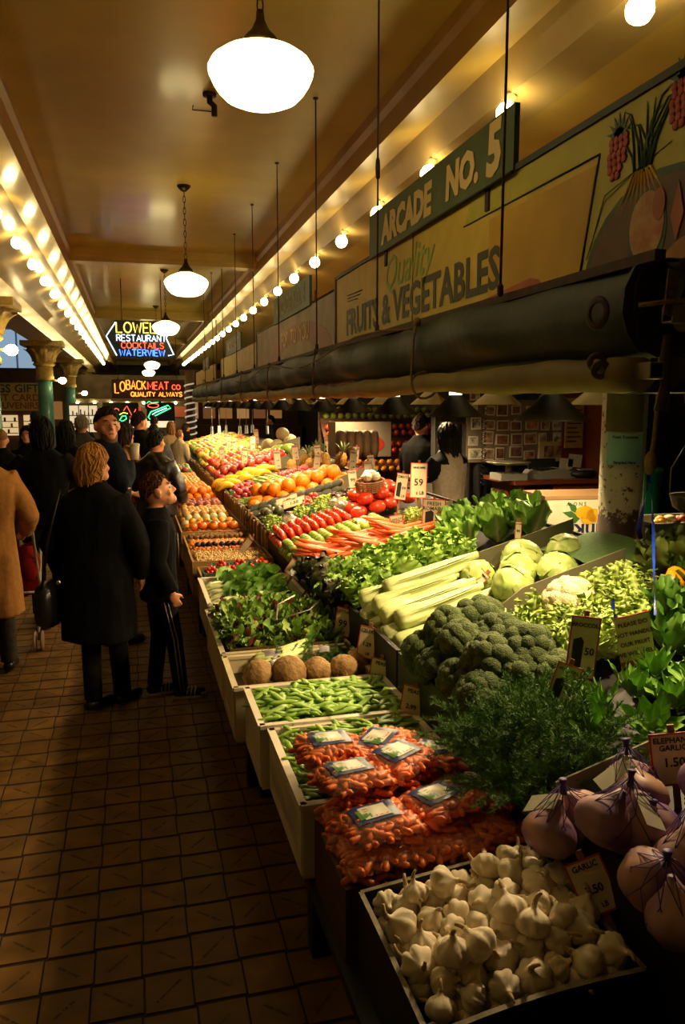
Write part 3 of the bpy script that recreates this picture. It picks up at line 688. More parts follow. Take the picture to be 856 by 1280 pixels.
def wood_crate(x0, x1, y0, y1, z0, z1, label, mat=None, slats=2):
    t = thing('wooden_crate', label, 'crate', (x0, y0, z0), group='wooden crates on the front bench'); w, L, h = x1-x0, y1-y0, z1-z0; mat = mat or mt_wood
    MB().span((0, 0, 0), (w, L, .012)).build('bottom', mat, t)
    for k in range(slats):
        za, zb = .015+k*h/slats, (k+1)*h/slats-.006
        MB().span((0, 0, za), (.014, L, zb)).build('slat', mat, t); MB().span((w-.014, 0, za), (w, L, zb)).build('slat', mat, t)
        MB().span((.016, 0, za), (w-.016, .016, zb)).build('slat', mat, t); MB().span((.016, L-.016, za), (w-.016, L, zb)).build('slat', mat, t)
    return t
wood_crate(.40, .955, 5.06, 5.52, BZ, .66, 'wooden crate holding the cherry tomato punnets')
wood_crate(.37, .955, 5.56, 6.02, BZ, .69, 'wooden crate of pale dried beans with a leaning tag')
wood_crate(.38, .955, 6.1, 6.84, BZ, .67, 'pale wooden crate of kumquats, walnuts and dark figs')
wood_crate(.37, .955, 6.9, 8.3, BZ, .69, 'long wooden crate of persimmons and potatoes')
wood_crate(.37, .955, 8.35, 9.9, BZ, .67, 'long wooden crate of red potatoes and oranges')
wood_crate(.37, .955, 9.95, 12.3, BZ, .67, 'far wooden crate of mixed citrus along the aisle')
wood_crate(.37, .955, 12.4, 13.6, BZ, .66, 'farthest wooden crate of green and red produce')
# box under the carrots and the garlic tray
wood_crate(.46, .965, 1.70, 2.04, BZ, .63, 'brown wooden box heaped with bagged carrots', mt_brownw, 1)
t = thing('garlic_tray', 'dark open cardboard tray filled with white garlic bulbs', 'tray', (.49, 1.22, BZ))
tw, tl = .46, .45
for nm, a, b in (('tray_side', (0, 0), (tw, 0)), ('tray_side', (0, tl), (tw, tl)), ('tray_side', (0, 0), (0, tl)), ('tray_side', (tw, 0), (tw, tl))):
    def zt(x, y): return .205+.10*x
    mb = MB(); n = 8; vs = []; d = Vector((b[0]-a[0], b[1]-a[1], 0)).normalized(); q = Vector((-d.y, d.x, 0))*.006
    for i in range(n+1):
        p = Vector((a[0]+(b[0]-a[0])*i/n, a[1]+(b[1]-a[1])*i/n, 0)); z = zt(p.x, p.y)+(.014*math.sin(PI*i/n)*(1 if a[1] == 0 and b[1] == 0 else .2))
        vs += [p-q, p+q, p-q+Vector((0, 0, z)), p+q+Vector((0, 0, z))]
    fs = []; ms = []
    for i in range(n):
        o = 4*i; mb._add([vs[o], vs[o+4], vs[o+6], vs[o+2]], [(0, 1, 2, 3)], 0, False); mb._add([vs[o+1], vs[o+3], vs[o+7], vs[o+5]], [(0, 1, 2, 3)], 0, False)
        mb._add([vs[o+2], vs[o+6], vs[o+7], vs[o+3]], [(0, 1, 2, 3)], 1, False)
    mb.build(nm, [mt_wax, mt_rimw], t)
MB().span((0, 0, 0), (tw, tl, .006)).build('tray_bottom', mt_wax, t)

# ---------------------------------------------------------------- behind the counter
def pillar_mat():
    m = bpy.data.materials.new('peeling_paint'); m.use_nodes = True; N = m.node_tree.nodes; L = m.node_tree.links; b = N['Principled BSDF']
    tc = N.new('ShaderNodeTexCoord'); sx = N.new('ShaderNodeSeparateXYZ'); L.new(tc.outputs['Object'], sx.inputs[0])
    nz = N.new('ShaderNodeTexNoise'); nz.inputs['Scale'].default_value = 34; nz.inputs['Detail'].default_value = 8; nz.inputs['Roughness'].default_value = .7; L.new(tc.outputs['Object'], nz.inputs['Vector'])
    mr = N.new('ShaderNodeMapRange'); mr.inputs[1].default_value = 1.06; mr.inputs[2].default_value = 1.30; mr.inputs[3].default_value = -.32; mr.inputs[4].default_value = .10
    L.new(sx.outputs['Z'], mr.inputs[0]); ad = N.new('ShaderNodeMath'); ad.operation = 'ADD'; L.new(nz.outputs['Fac'], ad.inputs[0]); L.new(mr.outputs[0], ad.inputs[1])
    rp = N.new('ShaderNodeValToRGB'); rp.color_ramp.interpolation = 'LINEAR'
    e = rp.color_ramp.elements; e[0].position = .50; e[1].position = .53; e[0].color = (*lin('#3e2413'), 1); e[1].color = (*lin('#a9a484'), 1)
    L.new(ad.outputs[0], rp.inputs['Fac']); L.new(rp.outputs['Color'], b.inputs['Base Color']); b.inputs['Roughness'].default_value = .55
    bp = N.new('ShaderNodeBump'); bp.inputs['Strength'].default_value = .4; bp.inputs['Distance'].default_value = .004; L.new(rp.outputs['Color'], bp.inputs['Height']); L.new(bp.outputs[0], b.inputs['Normal'])
    return m
t = thing('post', 'round iron post with peeling white paint over brown beside the lettuce', 'post', (2.47, 3.58, 0)); pr_ = .112
MB().lathe([(.16, 0), (.16, .03), (pr_, .05), (pr_, 2.3)], 28).build('shaft', pillar_mat(), t)
mt_bluep = M('pale_blue_paper', '#7fb0b4', .6, '#74a4a8', 9); mt_ink2 = M('black_print', '#101418', .6)
def wrap(r, a0, a1, z0, z1): return lambda u, v: (r*math.cos(a0+(a1-a0)*u), r*math.sin(a0+(a1-a0)*u), z0+(z1-z0)*v)
a_c = math.atan2(-3.58, -2.47)
MB().grid(wrap(pr_+.002, a_c-.72, a_c+.95, 1.49, 1.65), 14, 2).build('blue_notice', mt_bluep, t)
for s, z, sz in (('Fresh Tomatoes', 1.632, .019), ('Sampled Here', 1.503, .019)):
    me = text_mesh(s, sz, mt_ink2, .0008, .0002).copy()
    for v in me.vertices:
        a = a_c+.1+v.co.x/pr_; v.co = Vector((math.cos(a)*(pr_+.003), math.sin(a)*(pr_+.003), z+v.co.y))
    link('lettering', me, t)
MB().grid(wrap(pr_+.0015, a_c-.9, a_c+.95, 1.66, 1.98), 14, 3).build('old_poster', M('faded_poster', '#6d6238', .6, '#4a4a22', 9), t)
MB().grid(wrap(pr_+.0025, a_c+.95, a_c+1.25, 1.2, 2.0), 5, 3).build('clear_tape', M('tape_film', '#8fa7ad', .2, spec=.8), t)
# back wall of the stall: plank panelling
mt_plank = M('grey_green_planks', '#3c3d33', .7, '#2f2f27', 6, stretch=(6, 6, 1))
t = struct('wall_stall', MB().span((3.0, 7.6, 0), (5.6, 7.68, 2.6)), mt_dark)
for k in range(20): MB().span((3.0+.13*k, 7.565, .0), (3.12+.13*k, 7.6, 2.6)).build('plank', mt_plank, t)
t2 = struct('wall_stall_right', MB().span((5.55, .5, 0), (5.62, 7.6, 2.8)), mt_dark)
for k in range(16): MB().span((5.52, .6+.44*k, 0), (5.55, 1.0+.44*k, 2.8)).build('plank', M('near_black_planks', '#17130f', .8, '#100d0b', 5), t2)
# photo board
mt_desk = M('red_brown_wood_desk', '#6b3016', .45, '#54240e', 5, stretch=(1, 8, 8), contrast=.3)
t = thing('photo_board', 'board crowded with snapshots above the counter desk', 'pinboard', (3.2, 7.2, 1.22))
MB().span((0, .02, 0), (1.25, .05, .62)).build('panel', M('board_beige', '#6f6350', .7, '#5d5342', 8), t)
rg = random.Random(11); cols = ['#c9c2ad', '#1a1a20', '#8a5a3a', '#2a3448', '#b08a66', '#5a2018', '#d8d2c4', '#33261c']
for k in range(34):
    x, z = .06+.155*(k % 8)+rg.uniform(-.02, .02), .03+.145*(k//8)+rg.uniform(-.012, .012); w, h = rg.uniform(.09, .15), rg.uniform(.09, .13)
    p = MB().box((x+w/2-.04, .016-.0008*k*.1, z+h/2), (w, .004, h), (0, rg.uniform(-.06, .06), 0)).build('photograph', M('photo_white', '#b9b3a4', .5), t)
    MB().box((x+w/2-.04, .012, z+h/2), (w*.8, .004, h*.78)).build('print', M('photo_print_%d' % (k % 8), cols[k % 8], .4, cols[(k*3+1) % 8], 18), p)
MB().span((.78, -.03, .0), (1.08, .0, .2)).build('framed_photo', M('pale_frame', '#a99a78', .5), t)
MB().span((.83, -.036, .04), (1.03, -.03, .16)).build('framed_print', M('photo_print_1', cols[1], .4), t)
# desk with register, scales and cables
t = thing('counter_desk', 'reddish brown wooden counter desk below the photo board', 'desk', (3.35, 6.35, 0))
MB().span((-.08, -.04, 1.08), (1.0, .62, 1.115)).build('top', mt_desk, t); MB().span((.0, .0, 0), (.03, .6, 1.08)).build('side_panel', mt_desk, t); MB().span((.33, .0, 0), (.36, .6, 1.08)).build('side_panel', mt_desk, t)
MB().span((.93, .0, 0), (.96, .6, 1.08)).build('side_panel', mt_desk, t); MB().span((.03, .57, 0), (.93, .6, 1.08)).build('back_panel', mt_brownw, t); MB().span((.03, .02, .5), (.93, .57, .53)).build('shelf', mt_desk, t)
MB().span((.36, .0, .85), (.93, .02, 1.08)).build('front_panel', mt_desk, t)
mt_blk = M('black_plastic', '#141416', .4, '#1c1c20', 15); mt_gry = M('grey_plastic', '#7a7a72', .45)
t = thing('cash_register', 'grey and black register lying on the counter desk', 'register', (3.55, 6.45, 1.115))
MB().prism([(0, 0), (.42, 0), (.42, .05), (.3, .09), (.05, .07)], .3, M4=Matrix.Translation((0, 0, 0)) @ Matrix.Rotation(PI/2, 4, 'X') @ Matrix.Translation((0, 0, 0))).build('body', mt_gry, t)
for k in range(12): MB().box((.08+.055*(k % 4), .05+.06*(k//4), .083), (.04, .045, .012)).build('key', mt_blk, t)
MB().box((.2, .26, .12), (.3, .02, .1), (-.5, 0, 0)).build('display', mt_blk, t)
t = thing('card_machine', 'black rounded card machine at the right of the desk top', 'machine', (4.05, 6.5, 1.115))
MB().ball((0, 0, .04), (.16, .13, .05), 14, 8).build('body', mt_blk, t); MB().box((0, -.05, .08), (.14, .06, .012)).build('screen', mt_gry, t)
t = thing('steel_scale', 'stainless counter scale with a wide flat pan left of the desk', 'scale', (3.3, 6.5, 1.115))
MB().span((-.13, -.12, 0), (.13, .12, .06)).build('base', mt_gry, t); MB().tube([(0, 0, .06), (0, 0, .14)], .03, 8).build('stem', mt_steel, t); MB().lathe([(.17, .14), (.2, .155), (.205, .165), (.16, .15), (0, .148)], 24).build('pan', mt_steel, t)
t = thing('wood_cabinet', 'tall brown cabinet side with taped notes right of the photo board', 'cabinet', (4.44, 6.3, 0))
MB().span((0, 0, 0), (.04, .9, 2.3)).build('side_panel', mt_desk, t); MB().span((-.26, .78, 0), (0, .8, 2.3)).build('back_panel', mt_desk, t)
MB().span((-.24, .76, 1.36), (-.04, .778, 1.86)).build('yellowed_notice', M('yellowed_paper', '#a98a52', .7, '#97783f', 12), t)
for k in range(9): MB().span((-.22, .756, 1.42+.045*k), (-.22+.11+.05*((k*5) % 3)/2, .76, 1.432+.045*k)).build('notice_line', mt_ink2, t)
for x, z in ((-.3, 1.14), (-.2, 1.18)): MB().box((x+.07, .74, z+.05), (.15, .004, .13), (0, .1, 0)).build('small_note', M('white_paper', '#c3bda9', .7), t)
t = thing('green_bin', 'bright green plastic bin standing right of the desk', 'bin', (4.72, 6.5, 0))
MB().lathe([(.13, 0), (.15, .6), (.17, 1.18), (.18, 1.19), (.16, 1.18), (.14, .9)], 20).build('body', M('green_plastic', '#1f8f5a', .4), t); MB().lathe([(.17, 1.15), (.185, 1.16), (.185, 1.19), (.17, 1.2)], 20).build('rim', M('green_plastic', '#1f8f5a', .4), t)
t = thing('hanging_bags', 'dark coats and bags hanging between the vendor and the desk', 'bags', (3.1, 7.3, .5))
for k in range(3): MB().grid(lambda u, v, k=k: ((v-.5)*.22*(1.2-.5*u)+.14*k, .06*math.sin(PI*v)*-1+.02*math.sin(9*v+k), 1.1-.9*u), 8, 8).build('hanging_bag', [mt_blk, mt_dark, mt_blk][k], t)
MB().span((-.12, .06, 1.08), (.45, .09, 1.12)).build('hook_rail', mt_brownw, t)
t = thing('coiled_cable', 'black coiled telephone cable hanging left of the photo board', 'cable', (3.28, 7.0, 1.0))
MB().tube([(.022*math.cos(.9*k), .022*math.sin(.9*k), .9-.006*k) for k in range(150)], .004, 4).build('coil', mt_cord, t)
# citrus carton, upside down
t = thing('citrus_carton', 'white citrus carton standing upside down behind the lettuce', 'carton', (2.62, 4.62, .82), (0, 0, -.1))
MB().span((0, 0, 0), (.58, .38, .37)).build('box', M('white_carton', '#c9c2ab', .6, '#bab296', 8), t); MB().span((-.004, -.004, .35), (.584, .384, .374)).build('lid_flap', M('carton_brown', '#8a6a44', .7), t)
MB().span((-.004, .02, .2), (0, .36, .33)).build('printed_side', mt_ink2, t)
R = facing((0, -1, 0)).to_euler()
mt_navy = M('navy_print', '#1a2148', .5); mt_lem = M('lemon_print', '#d9a520', .5, '#c48f14', 20); mt_lf = M('leaf_print', '#35602a', .5)
o = link('lettering', text_mesh('Sunkist', .15, mt_navy, .003, .001), t, (.29, -.002, .135), (R[0], PI, 0)); 
link('lettering', text_mesh('SNOW', .035, mt_navy, 0, .001, space=1.6), t, (.22, -.002, .32), (R[0], PI, 0))
for c, rx, rz in (((.28, .26), .065, .045), ((.35, .24), .06, .045), ((.31, .22), .055, .04)): MB().prism(ell(c[0], c[1], rx, rz, 18), .002, M4=Matrix.Rotation(PI/2, 4, 'X') @ Matrix.Translation((0, 0, .003))).build('lemon_print', mt_lem, t)
for c, a in (((.18, .25), 2.9), ((.2, .29), 2.3), ((.21, .21), 3.6)): MB().prism([(c[0]+.06*math.cos(a+PI), c[1]+.06*math.sin(a+PI)), (c[0]+.022*math.cos(a+1.6), c[1]+.022*math.sin(a+1.6)), (c[0]+.06*math.cos(a), c[1]+.06*math.sin(a)), (c[0]-.022*math.cos(a+1.6), c[1]-.022*math.sin(a+1.6))], .002, M4=Matrix.Rotation(PI/2, 4, 'X') @ Matrix.Translation((0, 0, .002))).build('leaf_print', mt_lf, t)
MB().span((2.3, 4.3, .45), (3.5, 5.2, .5)).build('x', mt_blackw) if False else None
t = thing('back_table', 'dark table carrying the citrus carton behind the stand', 'table', (2.42, 4.3, 0))
MB().span((0, 0, .78), (1.2, .95, .82)).build('top', mt_blackw, t)
for x in (.05, 1.15):
    for y in (.05, .9): MB().span((x-.03, y-.03, 0), (x+.03, y+.03, .78)).build('leg', mt_blackw, t)
# right edge: rope, ribbons, hanging scale, crates and tray of oddments
t = thing('hanging_rope', 'thick knotted rope hanging at the post, blue ribbons below', 'rope', (2.38, 3.22, 0))
MB().tube([(.02, 0, 2.02), (.018, 0, 1.8), (.01, 0, 1.64), (.0, 0, 1.56)], .011, 8).build('strand', mt_rope, t)
MB().ball((-.005, 0, 1.52), (.028, .028, .06), 10, 8).build('knot', mt_rope, t)
mt_rib = M('blue_ribbon', '#1d3fae', .35, '#16308c', 20)
def ribbon(pts, w, par):
    mb = MB(); n = len(pts)
    mb.grid(lambda u, v: tuple(Vector(pts[min(int(u*(n-1)), n-2)]).lerp(Vector(pts[min(int(u*(n-1)), n-2)+1]), u*(n-1)-min(int(u*(n-1)), n-2))+Vector((math.cos(u*5)*w*(v-.5), math.sin(u*5)*w*(v-.5)*.6, 0))), (n-1)*4, 2)
    mb.build('ribbon', mt_rib, par)
ribbon([(-.005, 0, 1.47), (-.02, 0, 1.36), (-.05, .0, 1.2), (-.03, 0, 1.14), (-.05, 0, 1.08)], .028, t)
ribbon([(0, 0, 1.47), (-.2, -.29, 1.375), (-.4, -.58, 1.29), (-.6, -.86, 1.21), (-.775, -1.11, 1.125)], .014, t)
t = thing('hanging_scale', 'round metal weighing pan hung on wires at the right edge', 'scale', (2.66, 3.2, 1.27))
MB().lathe([(0, 0), (.09, .004), (.13, .03), (.145, .085), (.15, .09), (.14, .086), (.12, .034), (.08, .01), (0, .008)], 28).build('pan', mt_steel, t)
for a in (0, 2.1, 4.2): MB().tube([(.148*math.cos(a+.6), .148*math.sin(a+.6), .09), (.148*math.cos(a+.6), .148*math.sin(a+.6), .22), (0, 0, .5)], .003, 5).build('wire', mt_steel, t)
MB().ball((0, 0, .58), (.13, .06, .13), 20, 10).build('dial_body', M('orange_wood', '#7a4a1c', .5, '#6a3d14', 8), t); MB().lathe([(.11, 0), (.11, .01), (0, .012)], 24, rot=facing((-.4, -1, 0)), c=(-.02, -.05, .58)).build('dial_face', mt_sc, t)
MB().tube([(0, 0, .7), (0, 0, 2.2)], .006, 6).build('hanger', mt_rust, t)
t = thing('grey_tub', 'grey plastic tub of small oddments right of the post', 'tub', (2.55, 3.42, 1.08))
for a, b in (((0, 0), (.7, .012)), ((0, .3), (.7, .312)), ((0, 0), (.012, .312)), ((.688, 0), (.7, .312))): MB().span((a[0], a[1], 0), (b[0], b[1], .11)).build('tub_wall', mt_gry, t)
MB().span((0, 0, 0), (.7, .312, .01)).build('tub_bottom', mt_gry, t)
rg = random.Random(5)
for k, (nm, c, lab) in enumerate((('toy', '#d99a10', 'bright yellow toy lying in the grey tub'), ('mushroom', '#b9a27c', 'pale mushroom shaped knob in the grey tub'), ('toy', '#a03a1c', 'red toy lying in the grey tub'), ('marker_pen', '#c8c8c8', 'white marker pen in the grey tub'), ('toy', '#1a1a1c', 'black toy car in the grey tub'))):
    mb = MB(); x, y = 2.66+.075*k, 3.5+.02*(k % 2)
    if k == 3: mb.tube([(-.06, 0, .0), (.06, 0, .04)], .01, 8)
    elif k == 1: mb.lathe([(.015, -.02), (.015, .01), (.035, .015), (.03, .035), (0, .045)], 12)
    else:
        for q in range(5): mb.ball((rg.uniform(-.03, .03), rg.uniform(-.02, .02), rg.uniform(0, .03)), rg.uniform(.015, .03), 8, 6)
    tag(mb.build(nm, M('toy_%d' % k, c, .4), None, (x, y, 1.165+.01*(k % 2))), lab, 'toy' if nm == 'toy' else nm.replace('_', ' '), 'oddments in the grey tub')
t = thing('back_shelf', 'rough pale wooden shelf rack carrying tub and trays right of the post', 'shelf', (2.5, 3.34, 0))
for z in (1.06, .98, .86): MB().span((0, 0, z-.02), (1.2, .5, z)).build('shelf_board', mt_wood, t)
for x, y in ((.02, .02), (1.15, .02), (.02, .45), (1.15, .45)): MB().span((x-.02, y-.02, 0), (x+.02, y+.02, 1.06)).build('upright', mt_wood, t)
# vegetables wall and bag behind the vendors
t = thing('fruit_rack', 'sloping fruit rack on the far wall behind the vendors', 'rack', (2.7, 10.6, 0))
MB().grid(lambda u, v: (1.8*v, .1+.9*u, .75+.95*u), 2, 2).build('slope_board', mt_brownw, t)
for k in range(4): MB().span((0, .1+.24*k, .77+.25*k), (1.8, .12+.24*k, .84+.25*k)).build('ledge', mt_brownw, t)
for x in (.03, 1.77): MB().span((x-.03, .9, 0), (x+.03, 1.0, 1.7)).build('leg', mt_brownw, t)
t = thing('paper_sack_bale', 'bale of brown paper sacks behind the pineapples', 'bale', (2.4, 9.1, 1.15))
for k in range(5): MB().ball((.1*k, 0, .17), (.062, .13, .17), 12, 8, fn=lambda d: 1/max(abs(d.x), abs(d.y), abs(d.z))**.6).build('sack', M('kraft_paper', '#5c4026', .7, '#4a331c', 10), t)
t = thing('printed_carton', 'pale printed carton with red fruit picture under the lamps', 'carton', (2.5, 9.75, 1.12))
MB().span((0, 0, 0), (.75, .4, .45)).build('box', M('dull_carton', '#6a5f50', .6), t); MB().prism(ell(.4, .16, .26, .13, 20), .002, M4=Matrix.Rotation(PI/2, 4, 'X') @ Matrix.Translation((0, 0, .003))).build('fruit_print', M('red_print', '#a8301c', .5, '#7c1f12', 15), t)
t = thing('scale_on_stand', 'small steel counter scale beside the raspberries', 'scale', (2.45, 6.6, .9))
MB().span((-.12, -.1, .1), (.12, .1, .2)).build('base', mt_gry, t); MB().lathe([(.0, .23), (.12, .235), (.15, .26), (.145, .262), (.1, .245), (0, .24)], 20).build('pan', mt_steel, t); MB().tube([(0, 0, .2), (0, 0, .235)], .02, 8).build('stem', mt_steel, t)
MB().span((-.15, -.15, -.9), (.15, .15, .1)).build('pedestal', mt_brownw, t)
# ---------------------------------------------------------------- produce: shared shapes
def fruit(name, mat, r=1, sz=1., dimple=.12, n=12, k=8, lob=0, lobn=5, bumpy=0, seed=0):
    def fn(d):
        q = 1-dimple*math.exp(-((1-d.z)/.12))-.6*dimple*math.exp(-((1+d.z)/.12))
        if lob: q *= 1+lob*math.cos(lobn*math.atan2(d.y, d.x))*(1-abs(d.z))
        if bumpy: q *= 1+bumpy*noise.noise(d*2.2+Vector((seed, 0, 0)))
        return q
    return MB().ball((0, 0, 0), (r, r, r*sz), n, k, fn=fn).mesh(name, mat)
def put(name, me, loc, rot, sc, label, cat, group, parts=()):
    o = link(name, me, None, loc, rot, sc); tag(o, label, cat, group)
    for pn, pm in parts: link(pn, pm, o)
    return o
def heap(name, mes, x0, x1, y0, y1, base, r, layers, label, cat, group, flat=.9, jit=.25, rot=True, parts=(), tight=1.0, sc=(.9, 1.1), keep=1.0):
    mes = mes if isinstance(mes, list) else [mes]; n = 0
    for k in range(layers):
        ins = k*r*.9; j = 0; y = y0+r+ins
        while y < y1-r-ins+1e-6:
            x = x0+r+ins+(r*tight if j % 2 else 0)
            while x < x1-r-ins+1e-6:
                if U(0, 1) < keep:
                    px, py = x+U(-jit, jit)*r, y+U(-jit, jit)*r
                    put(name, random.choice(mes), (px, py, base(px)+r*flat+k*r*1.4), rot_rand() if rot is True else (U(-.3, .3), U(-.3, .3), U(0, 6.28)), r*U(*sc), label, cat, group, parts); n += 1
                x += 2*r*tight
            y += 1.78*r*tight; j += 1
    return n
def slope(off=-.07): return lambda x: zp(x)+off
def flatz(z): return lambda x: z
def pile(name, mat, x0, x1, y0, y1, z, h, label, cat, amp=.01, sc=18):
    """a low mound for what cannot be counted"""
    def f(u, v):
        x, y = x0+(x1-x0)*u, y0+(y1-y0)*v; e = min(1, 5*min(u, 1-u, v, 1-v))
        zz = z(x) if callable(z) else z
        return (x, y, zz+h*e+amp*noise.noise(Vector((x*sc, y*sc, 1.3)))+.5*amp*noise.noise(Vector((x*sc*3, y*sc*3, 4))))
    nu, nv = max(8, int((x1-x0)/.008)), max(8, int((y1-y0)/.008))
    return tag(MB().grid(f, min(nu, 90), min(nv, 90)).build(name, mat), label, cat, kind='stuff')
def strew(name, mb_list, mat, n, x0, x1, y0, y1, zf, dz, label, cat, tilt=.5, sc=(.8, 1.2)):
    """many small pieces joined: what lies beneath the countable ones"""
    b = MB()
    for k in range(n):
        x, y = U(x0, x1), U(y0, y1)
        b.add(random.choice(mb_list), Matrix.Translation((x, y, zf(x)+U(0, dz))) @ Euler((U(-tilt, tilt), U(-tilt, tilt), U(0, 6.28))).to_matrix().to_4x4() @ Matrix.Scale(U(*sc), 4))
    return tag(b.build(name, mat), label, cat, kind='stuff')

# --- garlic bulbs in the tray
mt_gar = M('garlic_skin', '#ecdfc4', .55, '#d8c6a0', 30, bump=.25, bscale=60, rnd=.10, stretch=(3, 3, 1))
mt_gst = M('garlic_stem', '#b59c6c', .7, '#9a8252', 30)
def garlic_mb(seed):
    r = random.Random(seed); n = r.choice((7, 8, 9)); ph = r.uniform(0, 6)
    prof = [(.001, -.72), (.30, -.74), (.62, -.62), (.9, -.34), (1.0, .0), (.93, .3), (.7, .56), (.42, .74), (.25, .86), (.18, 1.02), (.16, 1.2)]
    return MB().lathe(prof, 36, lobes=lambda w, t: 1+(.24*abs(math.sin(n/2*w+ph))**.7-.14)*math.sin(PI*min(1, t*1.25)))
def stem_mb(seed):
    r = random.Random(seed); a, b = r.uniform(-.5, .5), r.uniform(-.5, .5)
    return MB().tube([(0, 0, .85), (.02, 0, 1.15), (a*.3, b*.3, 1.45), (a*.9, b*.9, 1.7)], [.22, .16, .13, .09], 8)
gar_me = [garlic_mb(s).mesh('garlic_bulb', mt_gar) for s in range(5)]; gst_me = [stem_mb(s).mesh('stem', mt_gst) for s in range(5)]
for k in range(3):
    j = 0; y = 1.26+.012*k
    while y < 1.65:
        x = .525+(.03 if j % 2 else 0)+.015*k
        while x < .945-.01*k:
            i = random.randrange(5); r = .033*U(.88, 1.18)
            if k < 2 or (abs(x-.73) < .16 and abs(y-1.46) < .14 and U(0, 1) < .6):
                z = BZ+.14+.16*(x-.49)+.042*k+U(-.008, .008)+.03*math.sin(PI*(y-1.2)/.45)
                px, py = min(max(x+U(-.008, .008), .53), .918), min(max(y+U(-.008, .008), 1.26), 1.63)
                put('garlic_bulb', gar_me[i], (px, py, z), (U(-1.2, 1.2), U(-1.2, 1.2), U(0, 6.28)), r, 'white garlic bulb heaped in the dark tray', 'garlic', 'garlic bulbs in the tray', [('stem', gst_me[i])])
            x += .062
        y += .056; j += 1
MB().span((.5, 1.23, .0), (.94, 1.66, .11)).build('tray_filler', mt_wax, bpy.data.objects['garlic_tray']).location = (-.49, -1.22, .0)
MATS_lin = M('crate_liner', '#4a3b26', .8, '#3a2d1c', 10)
for o in [o for o in COL.objects if o.name.split('.')[0] in ('produce_crate', 'wooden_crate')]:
    ws = [c for c in o.children]; mx = max(v.co.x for c in ws for v in c.data.vertices); my = max(v.co.y for c in ws for v in c.data.vertices); mz = max(v.co.z for c in ws for v in c.data.vertices)
    MB().span((.012, .012, mz-.09), (mx-.02, my-.02, mz-.08)).build('liner', MATS_lin, o)

# --- bags of baby carrots
mt_car = M('baby_carrot', '#e8721c', .42, '#dc6212', 25, rnd=.1)
mt_film = M('clear_bag_film', '#f2d9c4', .12, alpha=.09, spec=.8, bump=.5, bscale=45)
mt_bl = M('bag_label_blue', '#1c2a5c', .3); mt_wh = M('bag_label_white', '#c9c6b4', .3); mt_gl = M('bag_label_green', '#4a7a2c', .3); mt_org = M('bag_label_orange', '#c0561a', .35)
def bag_shape(w, l, h, off=0):
    def f(u, v, top=1):
        x, y = (u-.5)*w, (v-.5)*l; e = (1-(2*u-1)**4)*(1-(2*v-1)**4)
        return (x*(1+.02*math.sin(9*v)), y*(1+.02*math.sin(7*u)), top*(h/2*e**.55)+.004*noise.noise(Vector((x*30, y*30, top)))+off*top)
    return f
cb = MB().tube([(-.028, 0, 0), (-.022, 0, 0), (0, .001, 0), (.022, 0, 0), (.028, 0, 0)], [.003, .0085, .0095, .008, .003], 7)
bw, bl_, bh = .20, .185, .075
bags = []
for s in range(3):
    rg = random.Random(40+s); b = MB(); f = bag_shape(bw*.93, bl_*.93, bh*.9)
    for k in range(150):
        u, v = rg.uniform(.03, .97), rg.uniform(.03, .97); x, y, z = f(u, v); z *= rg.choice((1, 1, 1, .5, -.9))
        b.add(cb, Matrix.Translation((x, y, z-.006)) @ Euler((0, rg.uniform(-.3, .3), rg.uniform(0, 3.1))).to_matrix().to_4x4())
    film = MB(); g = bag_shape(bw, bl_, bh, .004)
    film.grid(lambda u, v: g(u, v), 26, 26).grid(lambda u, v: g(1-u, v, -1), 16, 16)
    lab = MB(); gg = lambda u, v: (g(.16+.62*u, .24+.54*v)[0], g(.16+.62*u, .24+.54*v)[1], g(.16+.62*u, .24+.54*v)[2]+.002)
    lab.grid(gg, 12, 12, 0)
    for (a, b2, c, d, m) in ((.2, .15, .8, .85, 1), (.1, .2, .38, .75, 2), (.45, .2, .75, .3, 3)):
        lab.grid(lambda u, v: tuple(Vector(gg(a+(c-a)*u, b2+(d-b2)*v))+Vector((0, 0, .0012))), 6, 6, m)
    bags.append((b.mesh('baby_carrots', mt_car), film.mesh('bag_film', mt_film), lab.mesh('bag_label', [mt_bl, mt_wh, mt_gl, mt_org])))
spots = [(.585, 1.83, .70, .10, 'bag of baby carrots at the front left of the brown box'), (.775, 1.88, .705, .35, 'bag of baby carrots in the middle of the brown box'), (.915, 1.93, .70, -.5, 'bag of baby carrots at the front right beside the dill'),
         (.565, 2.02, .74, .15, 'bag of baby carrots second from the front on the left edge'), (.73, 2.08, .745, .5, 'crumpled bag of baby carrots behind the middle one'), (.55, 2.2, .75, .1, 'rearmost left bag of baby carrots overlapping the snap pea crate'),
         (.88, 2.11, .725, -.2, 'rearmost right bag of baby carrots beside the riser'), (.71, 2.21, .735, .8, 'bag of baby carrots at the back touching the snap pea crate')]
for k, (x, y, z, a, l) in enumerate(spots):
    t = thing('carrot_bag', l, 'carrot bag', (x, y, z), (U(-.08, .08)-.06, U(-.12, .05), a), 'bags of baby carrots'); s = bags[k % 3]
    o = link('baby_carrots', s[0], t); o['kind'] = 'stuff'; link('bag_film', s[1], t); link('bag_label', s[2], t)
lay = 0
for k, (x, y) in enumerate(((.56, 1.8), (.74, 1.8), (.9, 1.82), (.56, 1.96), (.74, 1.97), (.9, 1.97))):
    t = thing('carrot_bag', 'bag of baby carrots in the lower layer of the brown box', 'carrot bag', (x, y, .648), (0, 0, U(-.1, .1)), 'bags of baby carrots'); s = bags[(k+1) % 3]
    o = link('baby_carrots', s[0], t); o['kind'] = 'stuff'; link('bag_film', s[1], t)

